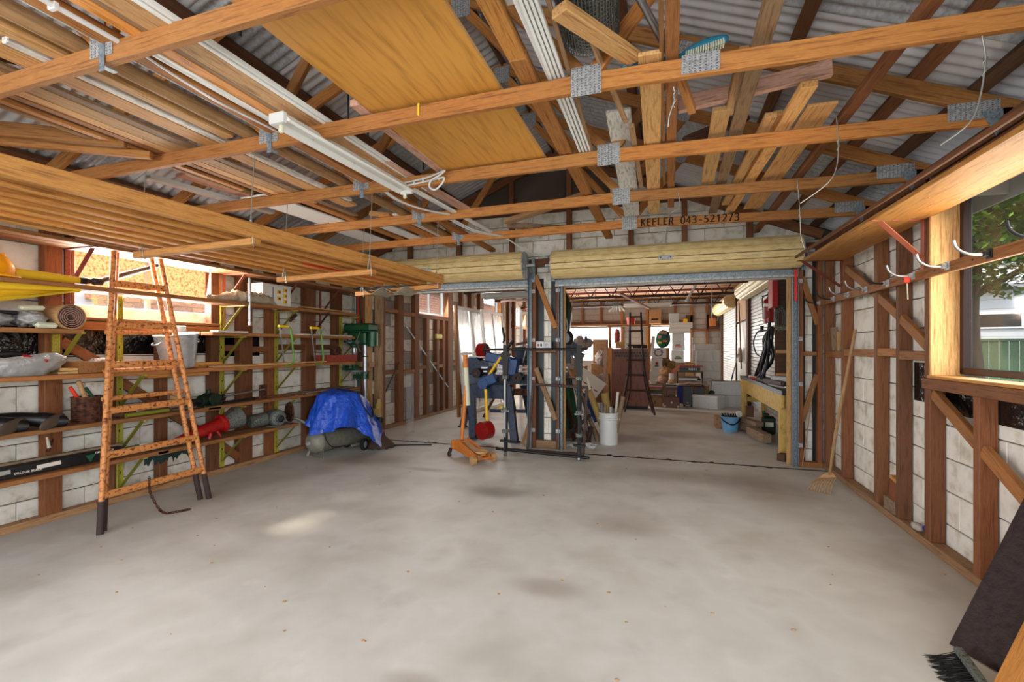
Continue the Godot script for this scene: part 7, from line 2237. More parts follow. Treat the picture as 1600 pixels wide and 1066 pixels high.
	for i in 4:
		var q: Array = [[-1.1, 2.75, 11.4, -0.5, 2.55, 13.8, "long pale timber hung aslant under the store ceiling"], [-0.9, 2.9, 9.8, -0.1, 2.86, 10.2, "white conduit across the store ceiling"], [0.45, 2.60, 12.6, 0.85, 3.32, 12.9, "white stick slanting under the joists, lower one"], [0.75, 2.78, 10.6, 1.15, 3.33, 10.8, "white stick slanting under the joists, upper one"]][i]
		bar_thing("hung_stick", v(q[0], q[1], q[2]), v(q[3], q[4], q[5]), 0.05, 0.08 if i == 0 else 0.04, M["pinkwood"] if i == 0 else M["white"], q[6], "stick")
	o = thing("paint_brushes", "white brushes hanging from a block under the store ceiling", "brushes", v(-1.35, 2.45, 13.6))
	bar(o, "hanger", v(-1.38, 2.66, 13.6), v(-1.38, 3.35, 13.6), 0.02, 0.02, M["iron"])
	block(o, "block", v(-1.38, 2.66, 13.6), Vector3(0.16, 0.10, 0.12), M["motor"])
	for k in 5:
		bar(o, "brush", v(-1.40 + 0.03 * k, 2.62, 13.58), v(-1.58 + 0.11 * k, 2.46, 13.55), 0.05, 0.03, M["white"])
	st = S()
	Tu(st, curve([v(1.02, 2.95, 12.2), v(1.02, 2.5, 12.2), v(1.02, 2.18, 12.2), v(1.07, 2.08, 12.2), v(1.14, 2.1, 12.2), v(1.16, 2.2, 12.2)], 5), 0.008, 6)
	tag(P(self, "ceiling_hook", st, M["wire"]), "long wire hook hanging before the far roller shutter", "hook")
	# brown cupboard with two rows of holes
	o = thing("holed_cupboard", "brown wooden cupboard side with two rows of round holes, behind the brown ladder", "cupboard", v(-0.83, 0, 11.5))
	block(o, "panel", v(-0.83, 0.74, 11.45), Vector3(0.84, 1.34, 0.30), M["cupboard"])
	block(o, "plinth", v(-0.83, 0.035, 11.48), Vector3(0.80, 0.07, 0.28), M["iron"])
	for r in 2:
		for k in 12:
			st = S()
			Cy(st, v(-1.17 + 0.063 * k + 0.03 * r, 1.31 - 0.066 * r, 11.292), v(-1.17 + 0.063 * k + 0.03 * r, 1.31 - 0.066 * r, 11.31), 0.026, 14)
			P(o, "round_hole", st, M["black"])
	bar_thing("pale_door_edge", v(-1.30, 0.0, 11.4), v(-1.30, 1.44, 11.4), 0.13, 0.05, w("amber", 5), "upright yellow board between the white post and the holed cupboard", "board", "", Vector3.RIGHT)
	bar_thing("pink_post", v(-1.41, 0.0, 11.35), v(-1.41, 1.44, 11.35), 0.06, 0.05, M["pinkwood"], "pale pinkish post at the left of the yellow upright board", "post", "", Vector3.RIGHT)
	# brown step ladder
	o = thing("brown_ladder", "tall brown wooden ladder with splayed feet in front of the holed cupboard", "ladder", v(-0.6, 0, 10.8))
	for s in [-1.0, 1.0]:
		st = S()
		Tu(st, curve([v(-0.62 + 0.37 * s, 0.01, 10.4), v(-0.63 + 0.25 * s, 0.50, 10.65), v(-0.65 + 0.17 * s, 0.95, 10.8), v(-0.68 + 0.14 * s, 1.5, 11.0), v(-0.70 + 0.12 * s, 2.25, 11.25)], 5), 0.024, 8)
		P(o, "rail", st, M["brownsteel"])
		st = S()
		Tu(st, curve([v(-0.60 + 0.30 * s, 0.01, 10.75), v(-0.62 + 0.19 * s, 0.45, 10.95), v(-0.65 + 0.15 * s, 0.9, 11.0), v(-0.70 + 0.12 * s, 2.2, 11.28)], 5), 0.02, 8)
		P(o, "rear_rail", st, M["brownsteel"])
	for k in 6:
		var y = 0.5 + 0.33 * k
		st = S()
		var hw = 0.25 - 0.022 * k
		Tu(st, [v(-0.64 - 0.01 * k - hw, y, 10.65 + 0.11 * k), v(-0.64 - 0.01 * k + hw, y, 10.65 + 0.11 * k)], 0.02, 8)
		P(o, "rung", st, M["brownsteel"])
	# shelf rail to the wall behind, with things on it
	o = thing("store_shelf", "timber shelf rail high across the back, right of the sheeted window", "shelf", v(-0.9, 2.05, 13.5))
	bar(o, "plank", v(-1.60, 2.05, 13.6), v(-0.42, 2.05, 13.6), 0.05, 0.3, w("shelf", 2))
	for x in [-1.55, -0.47]:
		bar(o, "leg", v(x, 0.0, 13.6), v(x, 2.03, 13.6), 0.07, 0.07, w("truss", 2), Vector3.RIGHT)
	o = thing("orange_tub", "bright orange tub on the high shelf behind the brown ladder", "tub", v(-0.97, 2.08, 13.6))
	st = S()
	La(st, at(v(-0.97, 2.08, 13.6)), [Vector2(0, 0), Vector2(0.10, 0), Vector2(0.115, 0.16), Vector2(0.12, 0.165), Vector2(0.12, 0.18), Vector2(0.10, 0.20), Vector2(0, 0.20)], 20)
	P(o, "tub", st, M["orange_bright"])
	st = S()
	La(st, at(v(-0.97, 2.255, 13.6)), [Vector2(0, 0), Vector2(0.122, 0), Vector2(0.118, 0.03), Vector2(0, 0.04)], 20)
	P(o, "lid", st, M["orange_bright"])
	carton("cardboard_box", -0.67, -0.22, 2.36, 2.90, 18.9, 0.25, M["card"], "tall brown cardboard box high on the back wall's ledge", "box", false)
	var cb = get_child(get_child_count() - 1)
	block(cb, "printed_band", v(-0.45, 2.52, 18.896), Vector3(0.26, 0.06, 0.004), M["ink"], 0.0)
	# heap left of the cupboard
	carton("cardboard_box", -1.98, -1.60, 1.0, 1.66, 13.2, 0.4, M["card"], "brown cardboard box on top of the heap in front of the sheeted window", "box", false)
	carton("cardboard_box", -2.0, -1.45, 0.45, 1.0, 13.0, 0.6, M["card"], "brown cardboard box under the taller one, left of the cupboard", "box", false)
	carton("cardboard_box", -2.6, -2.05, 0.3, 0.95, 12.2, 0.5, M["card"], "brown cardboard box low in the heap behind the leaning steel", "box", false)
	carton("heap_crate", -2.65, -1.95, 0.0, 0.68, 10.7, 1.3, M["card"], "large brown box carrying the clothes heap behind the leaning steel", "box", false)
	carton("heap_crate", -2.7, -1.5, 0.0, 0.45, 12.4, 1.3, M["lumber_old"], "long low crate that carries the heap left of the cupboard", "crate", false)
	o = thing("printed_sheet", "white board with red print leaning at the front of the heap", "board", v(-1.72, 0.2, 10.2))
	var tf = Transform3D(Basis(Vector3(0, 0, 1), -0.62) * Basis(Vector3(1, 0, 0), -0.2), v(-1.74, 0.505, 10.3))
	put(o, "board", box_mesh(Vector3(0.62, 0.80, 0.012), 0.0), M["paper"], tf)
	for r in 3:
		for k in 4:
			put(o, "red_print", box_mesh(Vector3(0.09, 0.03, 0.002), 0.0), M["red_dull"], tf * Transform3D(Basis(), Vector3(-0.21 + 0.14 * k, -0.14 + 0.14 * r, 0.008)))
	for i in 7:
		var q: Array = [[-2.25, 1.42, 11.2, 0.20, "denim", "blue-grey clothes bundled on the heap by the door post"], [-2.05, 1.50, 11.4, 0.17, "rag", "pale cloth bundle on the heap before the sheeted window"], [-2.2, 1.05, 11.0, 0.20, "rag", "grey cloth lower in the heap by the door post"], [-1.72, 1.15, 12.95, 0.16, "rag", "white plastic bag hanging over the cardboard box"], [-1.90, 1.55, 11.8, 0.13, "bag", "grey bag with a stick on the heap"], [-2.30, 0.85, 10.8, 0.16, "denim", "jeans hanging low in the heap by the door post"], [-1.62, 0.60, 12.5, 0.14, "bag", "grey plastic bag beside the pink post"]][i]
		st = S()
		Bl(st, Transform3D(Basis(Vector3(0, 1, 0), i), v(q[0], q[1], q[2])), Vector3(q[3], q[3] * (1.2 if i % 2 else 0.9), q[3] * 0.8), 0.45, 2.4, 30 + i, 24, 16)
		tag(P(self, "cloth_bundle", st, M[q[4]]), q[5], "bundle", "bundles on the heap left of the cupboard")
	for i in 3:
		var q: Array = [[-2.20, 1.3, 11.0, -2.28, 1.92, 11.2, 0.035, "lumber_old", "grey stick standing highest in the clothes heap"], [-1.98, 1.4, 11.6, -1.92, 1.72, 11.7, 0.05, "iron", "dark stick end beside the pale cloth bundle"], [-2.20, 1.35, 9.8, -1.17, 0.02, 8.73, 0.04, "tan", "long brown stick slanting down before the heap"]][i]
		bar_thing("stick", v(q[0], q[1], q[2]), v(q[3], q[4], q[5]), q[6], q[6], M[q[7]], q[8], "stick")
	o = thing("red_bag", "red plastic bag standing on the crate left of the brown ladder", "bag", v(-1.25, 1.45, 13.3))
	st = S()
	Bl(st, Transform3D(Basis(), v(-1.33, 1.74, 13.4)), Vector3(0.08, 0.22, 0.08), 0.2, 2.0, 51, 18, 14)
	P(o, "bag", st, M["red_dull"])
	carton("small_crate", -1.18, -0.96, 1.42, 1.58, 11.5, 0.2, w("pale", 1), "small yellow wooden crate on top of the holed cupboard", "crate", false)
	carton("flat_case", -0.78, -0.45, 1.42, 1.50, 11.5, 0.25, M["iron"], "dark flat case on top of the holed cupboard behind the ladder", "case", false)
	st = S()
	Bl(st, Transform3D(Basis(), v(-0.86, 1.48, 11.5)), Vector3(0.07, 0.07, 0.07), 0.4, 3.0, 52, 16, 12)
	tag(P(self, "white_rag", st, M["foam"]), "crumpled white cloth on the holed cupboard", "rag")
	# tower of white boxes
	carton("plain_crate", 0.0, 0.8, 0.0, 0.98, 15.0, 0.5, M["lumber_old"], "plain crate under the tallest tower of white boxes", "crate", false)
	var tower = [[0.12, 0.48, 1.0, 1.35, "lowest white carton of the tall tower, with green print", "print_green"], [0.14, 0.50, 1.355, 1.61, "white carton with a red picture in the tall tower", "print_red"], [0.14, 0.50, 1.615, 1.87, "plain white carton in the middle of the tall tower", ""]]
	for q in tower:
		o = carton("white_carton", q[0], q[1], q[2], q[3], 15.0, 0.4, M["foam"], q[4], "carton", false, "white cartons in the tall tower")
		if q[5]:
			for k in 3:
				block(o, "print_line", v(0.31, q[2] + 0.10 + 0.035 * k, 14.997), Vector3(0.20 - 0.03 * k, 0.022, 0.004), M[q[5]], 0.0)
		block(o, "tape", v((q[0] + q[1]) / 2, q[3] - 0.004, 14.997), Vector3(q[1] - q[0], 0.008, 0.006), M["card"], 0.0)
	carton("long_white_box", 0.03, 0.66, 1.875, 2.02, 14.95, 0.35, M["paper"], "lower long white box lying across the tall tower", "box", false)
	carton("long_white_box", 0.06, 0.72, 2.025, 2.19, 14.95, 0.35, M["paper"], "upper long white box lying across the tall tower", "box", false)
	carton("white_carton", 0.05, 0.34, 2.195, 2.47, 15.0, 0.3, M["foam"], "white carton on the very top of the tall tower", "carton", false)
	# second column: pet food and cartons
	carton("white_carton", -0.44, -0.12, 0.54, 0.83, 13.0, 0.4, M["foam"], "bottom white carton of the short column, beside the cupboard", "carton", false)
	o = carton("white_carton", -0.41, -0.12, 0.835, 1.15, 13.0, 0.4, M["foam"], "white carton with a red flower in the short column", "carton", false)
	st = S()
	Cy(st, v(-0.26, 1.02, 12.995), v(-0.26, 1.02, 13.0), 0.04, 16)
	P(o, "red_flower", st, M["print_red"])
	block(o, "green_leaf", v(-0.265, 0.955, 12.997), Vector3(0.10, 0.05, 0.004), M["print_green"], 0.0)
	o = carton("white_carton", -0.39, -0.02, 1.155, 1.43, 13.0, 0.4, M["paper"], "open pale carton with a round blue print on the short column", "carton", false)
	for k in 14:
		var a = TAU * k / 14.0
		block(o, "round_print", v(-0.22 + 0.095 * cos(a), 1.30 + 0.085 * sin(a), 12.997), Vector3(0.035, 0.03, 0.004), M["print_blue"] if k % 3 else M["print_green"], 0.0)
	carton("base_crate", -0.46, -0.06, 0.0, 0.54, 13.05, 0.4, M["card"], "brown box hidden under the short column of cartons", "box", false)
	o = thing("feed_bag", "colourful printed bag standing above the open pale carton", "bag", v(-0.1, 1.44, 14.0))
	st = S()
	Bl(st, Transform3D(Basis(Vector3(0, 0, 1), -0.12), v(-0.11, 1.68, 14.05)), Vector3(0.20, 0.26, 0.10), 0.06, 2.0, 60, 20, 14)
	P(o, "bag", st, M["print_green"])
	for q in [[-0.20, 1.74, 0.09, 0.09, "pinkwood"], [-0.06, 1.62, 0.12, 0.05, "orange"], [-0.12, 1.86, 0.22, 0.08, "pinkwood"], [-0.05, 1.74, 0.14, 0.04, "blue_light"], [-0.20, 1.58, 0.10, 0.05, "yellow"], [0.0, 1.70, 0.08, 0.12, "blue"]]:
		put(o, "print_patch", box_mesh(Vector3(q[2], q[3], 0.012), 0.002), M[q[4]], Transform3D(Basis(Vector3(0, 0, 1), -0.12), v(q[0], q[1], 13.945)))
	carton("bag_stand", -0.26, 0.06, 0.0, 1.43, 13.95, 0.3, M["card"], "tall brown carton that carries the colourful printed bag", "carton", false)
	st = S()
	Tu(st, [v(-0.42, 1.2, 13.6), v(-0.36, 1.75, 13.65)], [0.06, 0.045], 12)
	tag(P(self, "paper_roll", st, M["paper"]), "pale paper roll standing left of the colourful bag", "roll")
	bar_thing("shelf_board", v(0.52, 0.98, 14.8), v(0.72, 0.98, 14.8), 0.05, 0.2, w("truss", 1), "orange-brown board right of the tall white tower", "board")
	carton("panelled_box", 0.52, 0.73, 0.0, 0.955, 14.68, 0.28, M["ply_edge"], "pale panelled box right of the tall white tower", "box", false)
	# white foam boxes on the right
	for i in 4:
		var q: Array = [[0.72, 1.26, 1.37, 1.53, "slim white foam lid on top of the right foam stack"], [0.77, 1.36, 1.05, 1.365, "upper white foam box of the right stack, moulded front"], [0.77, 1.36, 0.79, 1.045, "middle white foam box of the right stack"], [0.87, 1.38, 0.0, 0.785, "bottom white foam box of the right stack"]][i]
		o = carton("foam_box", q[0], q[1], q[2], q[3], 14.0, 0.5, M["foam"], q[4], "foam box", false, "white foam boxes by the far shutter")
		if i == 1 or i == 2:
			for k in 2:
				bar(o, "moulded_rib", v(0.92 + 0.28 * k, q[2] + 0.04, 13.995), v(0.98 + 0.16 * k, q[3] - 0.06, 13.995), 0.02, 0.02, M["foam"])
	carton("foam_sheet", 0.67, 0.70, 1.0, 1.72, 14.2, 0.25, M["foam"], "thin white foam panel standing on edge left of the foam stack", "panel", false)
	carton("foam_box", 1.06, 1.72, 0.29, 0.61, 12.35, 0.5, M["foam"], "large white foam box on top, in front of the mop", "foam box", true)
	carton("foam_box", 1.24, 1.72, 0.0, 0.285, 12.4, 0.45, M["foam"], "large white foam box underneath, by the bench's far leg", "foam box", false)
	o = thing("foam_box", "dirty white foam box standing askew on the floor before the speakers", "foam box", v(0.95, 0, 12.0))
	put(o, "body", box_mesh(Vector3(0.62, 0.27, 0.36), 0.012), M["foam"], Transform3D(Basis(Vector3.UP, -0.55), v(0.93, 0.135, 12.05)))
	put(o, "lid", box_mesh(Vector3(0.635, 0.06, 0.375), 0.012), M["foam"], Transform3D(Basis(Vector3.UP, -0.55), v(0.93, 0.28, 12.05)))
	# hi-fi corner
	o = thing("side_table", "small dark metal table carrying the old stereo", "table", v(0.55, 0, 12.7))
	block(o, "top", v(0.54, 0.825, 12.72), Vector3(0.62, 0.025, 0.40), M["suitcase"])
	for x in [0.245, 0.835]:
		for z in [12.54, 12.9]:
			bar(o, "leg", v(x, 0.0, z), v(x, 0.81, z), 0.022, 0.022, M["iron"])
	o = thing("stereo", "grey old stereo amplifier with white keys under the red cloth", "stereo", v(0.54, 0.84, 12.7))
	block(o, "case", v(0.54, 0.905, 12.70), Vector3(0.48, 0.125, 0.32), M["motor"])
	block(o, "front", v(0.54, 0.90, 12.537), Vector3(0.45, 0.06, 0.01), M["black"], 0.002)
	for k in 5:
		block(o, "key", v(0.52 + 0.042 * k, 0.90, 12.53), Vector3(0.022, 0.04, 0.01), M["white"], 0.002)
	st = S()
	Sh(st, func(u: float, t: float) -> Vector3:
		var x = lerpf(0.10, 0.84, u)
		var hang: float = maxf(0.0, 0.28 - u) * 0.75
		var y: float = 0.985 - hang + 0.008 * sin(u * 31.0) - (0.05 if t < 0.15 else 0.0) * (0.6 + 0.4 * sin(u * 25.0))
		return v(x, y, lerpf(12.50, 12.9, t)), 30, 10, 0.005)
	tag(P(self, "red_cloth", st, M["red_cloth"]), "red cloth laid over the old stereo", "cloth")
	for i in 4:
		var q: Array = [[0.28, 0.80, 0.60, 0.66, "white", "white stack of papers under the small metal table"], [0.30, 0.95, 0.52, 0.58, "pinkwood", "pinkish folded cloth under the small metal table"], [0.25, 0.78, 0.665, 0.70, "lumber_old", "brown folded mat under the small metal table"], [0.72, 1.08, 0.585, 0.66, "bag", "grey folded sheets right of the metal table's leg"]][i]
		carton("folded_stack", q[0], q[1], q[2], q[3], 12.75, 0.25, M[q[4]], q[5], "stack", false)
	carton("speaker_stand_box", 0.28, 1.0, 0.0, 0.50, 12.75, 0.3, M["card"], "brown box behind the two loudspeakers", "box", false)
	for i in 2:
		o = thing("loudspeaker", ["wooden loudspeaker with black cloth front, left of the pair", "wooden loudspeaker with black cloth front, right of the pair"][i], "loudspeaker", v(0.48 + 0.26 * i, 0, 12.2), "loudspeakers")
		block(o, "cabinet", v(0.48 + 0.26 * i, 0.27, 12.25), Vector3(0.24, 0.44, 0.25), M["suitcase"])
		block(o, "cloth_front", v(0.48 + 0.26 * i, 0.27, 12.122), Vector3(0.205, 0.40, 0.012), M["black"])
		block(o, "maker_plate", v(0.47 + 0.26 * i, 0.10, 12.113), Vector3(0.03, 0.015, 0.004), M["steel"], 0.0)
		for x in [0.40 + 0.26 * i, 0.56 + 0.26 * i]:
			block(o, "foot", v(x, 0.025, 12.25), Vector3(0.04, 0.05, 0.2), M["iron"])
	st = S()
	Sh(st, func(u: float, t: float) -> Vector3: return v(lerpf(0.22, 0.98, u), 0.52 + 0.06 * sin(u * PI) + 0.01 * sin(u * 20.0), lerpf(12.0, 12.4, t)), 24, 6, 0.01)
	tag(P(self, "dust_sheet", st, M["rag"]), "pale sheet draped over the two loudspeakers", "sheet")
	carton("blue_box", 0.235, 0.355, 0.10, 0.49, 12.05, 0.2, M["print_blue"], "blue printed box standing left of the loudspeakers", "box", false)
	st = S()
	La(st, at(v(1.02, 0.31, 12.3)), [Vector2(0, 0), Vector2(0.07, 0), Vector2(0.075, 0.06), Vector2(0.04, 0.09), Vector2(0, 0.09)], 14)
	tag(P(self, "green_lamp", st, M["green"]), "small green bottle top left of the large foam boxes", "bottle")
	carton("grey_case", 0.98, 1.05, 0.0, 0.31, 12.25, 0.3, M["bag"], "narrow grey case left of the large foam boxes", "case", false)
	# suitcases and books
	o = thing("suitcase", "brown leather suitcase with light corners on the store floor", "suitcase", v(0.1, 0, 11.9))
	block(o, "case", v(0.10, 0.13, 11.9), Vector3(0.36, 0.255, 0.20), M["suitcase"], 0.012)
	for q in [[-0.05, 0.035], [0.245, 0.035], [0.10, 0.13]]:
		put(o, "corner_plate", box_mesh(Vector3(0.04, 0.04, 0.004), 0.0), M["bristle"], Transform3D(Basis(Vector3(0, 0, 1), 0.785), v(q[0], q[1], 11.797)))
	st = S()
	Tu(st, curve([v(0.02, 0.255, 11.85), v(0.04, 0.30, 11.85), v(0.16, 0.30, 11.85), v(0.18, 0.255, 11.85)], 5), 0.011, 8)
	P(o, "handle", st, M["black"])
	o = thing("file_box", "tan file box with a dark slot under the stack of books", "box", v(-0.27, 0, 12.0))
	block(o, "box", v(-0.27, 0.115, 12.0), Vector3(0.30, 0.225, 0.25), M["card"], 0.006)
	block(o, "slot", v(-0.28, 0.115, 11.872), Vector3(0.025, 0.09, 0.006), M["black"], 0.0)
	var books = [["lumber_old", 0.05, "grey-brown album lying on the tan file box"], ["rag", 0.045, "pale album, second above the tan file box"], ["black", 0.07, "black radio-like box in the book stack"], ["olive_dark", 0.035, "olive book above the black box"], ["red", 0.055, "red book in the stack beside the cupboard"], ["paper", 0.03, "pale book above the red book"], ["card", 0.025, "tan book on top of the stack by the cupboard"]]
	var y = 0.23
	for i in books.size():
		var b: Array = books[i]
		block(self, "book", v(-0.28 + 0.01 * (i % 3), y + b[1] / 2, 12.0), Vector3(0.29 - 0.01 * (i % 2), b[1] - 0.003, 0.22), M[b[0]], 0.004, 0.05 * (i % 3 - 1))
		tag(get_child(get_child_count() - 1), b[2], "book", "books stacked on the tan file box")
		y += b[1]
	o = thing("stool", "small brown wooden stool with magazines on it behind the suitcase", "stool", v(0.11, 0, 12.25))
	block(o, "seat", v(0.11, 0.42, 12.25), Vector3(0.30, 0.04, 0.25), M["suitcase"])
	for x in [-0.02, 0.24]:
		for z in [12.15, 12.35]:
			bar(o, "leg", v(x, 0, z), v(x * 0.96 + 0.005, 0.41, z), 0.03, 0.03, M["suitcase"])
	for i in 4:
		block(self, "magazine", v(0.11 + 0.01 * (i % 2), 0.455 + 0.027 * i, 12.25), Vector3(0.28, 0.024, 0.21), [M["lumber_old"], M["bag"], M["sole"], M["paper"]][i], 0.003, 0.06 * (i % 2))
		tag(get_child(get_child_count() - 1), ["lowest magazine pile on the brown stool", "grey magazine pile, second on the stool", "dark magazine pile, third on the stool", "topmost pale magazine pile on the stool"][i], "magazines", "magazines on the stool")
	o = thing("preserving_jar", "jar with a pale label standing on a brown pot on the stool", "jar", v(0.10, 0.56, 12.2))
	st = S()
	La(st, at(v(0.10, 0.558, 12.2)), [Vector2(0, 0), Vector2(0.085, 0), Vector2(0.09, 0.05), Vector2(0.07, 0.09), Vector2(0, 0.09)], 18)
	P(o, "brown_pot", st, M["tan"])
	st = S()
	La(st, at(v(0.10, 0.648, 12.2)), [Vector2(0, 0), Vector2(0.06, 0), Vector2(0.065, 0.02), Vector2(0.065, 0.14), Vector2(0.05, 0.16), Vector2(0, 0.16)], 18)
	P(o, "jar", st, M["paper"])
	block(o, "red_lid", v(0.10, 0.815, 12.2), Vector3(0.09, 0.02, 0.09), M["red_dull"], 0.008)
	for i in 4:
		var q: Array = [[-0.06, 0.80, 12.9, 0.13, "tan", "tan cushion bundle between the cartons and the stereo"], [0.09, 0.98, 13.2, 0.11, "leather", "yellow toy-like cloth bundle left of the red cloth"], [-0.05, 1.05, 13.4, 0.13, "card", "brown paper bag behind the cushion bundle"], [-0.12, 0.62, 12.7, 0.10, "pinkwood", "pinkish cloth bundle below the cushion bundle"]][i]
		st = S()
		Bl(st, Transform3D(Basis(), v(q[0], q[1], q[2])), Vector3(q[3] * 1.1, q[3], q[3]), 0.35, 2.4, 70 + i, 20, 14)
		tag(P(self, "cloth_bundle", st, M[q[4]]), q[5], "bundle")
	carton("bundle_box", -0.16, 0.20, 0.0, 0.62, 12.75, 0.5, M["lumber_old"], "grey-brown box under the cloth bundles left of the stereo", "box", false)
	st = S()
	La(st, at(v(-0.33, 0.545, 12.0)), [Vector2(0, 0), Vector2(0.07, 0), Vector2(0.12, 0.09), Vector2(0.115, 0.09), Vector2(0.065, 0.01), Vector2(0, 0.01)], 18)
	tag(P(self, "basin", st, M["paper"]), "pale basin on the books beside the cupboard", "basin")
	# mop at the far shutters
	o = thing("mop", "white string mop standing head up against the wall between the shutters", "mop", v(1.6, 0.6, 13.4))
	st = S()
	Tu(st, [v(1.50, 0.60, 12.7), v(1.80, 1.38, 13.6)], 0.013, 8)
	P(o, "handle", st, M["alu"])
	st = S()
	Tu(st, [v(1.52, 0.66, 12.75), v(1.57, 0.80, 12.9)], 0.017, 8)
	P(o, "blue_grip", st, M["print_blue"])
	st = S()
	for k in 22:
		var a = k * 2.4
		Tu(st, curve([v(1.80, 1.40, 13.58), v(1.81 + 0.03 * cos(a), 1.42, 13.58 + 0.05 * sin(a)), v(1.82 + 0.04 * cos(a), 1.28, 13.56 + 0.08 * sin(a)), v(1.82 + 0.035 * cos(a), 1.10 + 0.05 * sin(a * 1.7), 13.56 + 0.07 * sin(a))], 4), 0.014, 5)
	P(o, "strings", st, M["rag"]).set_meta("kind", "stuff")
	bar_thing("broom_stick", v(1.78, 0.9, 13.1), v(1.86, 2.65, 14.1), 0.03, 0.03, w("stud", 2), "brown broomstick leaning between the two roller shutters", "stick")
	for i in 2:
		bar_thing("wall_pole", v(1.60, 1.25, 17.6 + 0.15 * i), v(1.62, 0.7 - 0.1 * i, 17.6 + 0.15 * i), 0.05, 0.05, M["iron"], ["dark chain length hanging by the far shutter, left one", "dark chain length hanging by the far shutter, right one"][i], "chain")
	for i in 2:
		block(self, "framed_board", v([0.83, 1.62][i], [2.40, 2.42][i], 19.20), Vector3([0.30, 0.40][i], 0.55, 0.04), w("dark", i), 0.004)
		tag(get_child(get_child_count() - 1), ["dark box with a yellow label on the back wall's rail", "dark framed picture on the back wall near the far shutter"][i], "board")
		block(self, "wall_label" if i == 0 else "carved_plaque", v([0.66, 1.62][i], [2.40, 2.40][i], 19.17), Vector3([0.16, 0.24][i], [0.26, 0.30][i], 0.02), M["yellow"] if i == 0 else M["orange"], 0.002)
		tag(get_child(get_child_count() - 1), ["yellow label tin beside the dark box on the back wall", "orange patterned plaque within the dark frame on the back wall"][i], "plaque")
	bench_things()

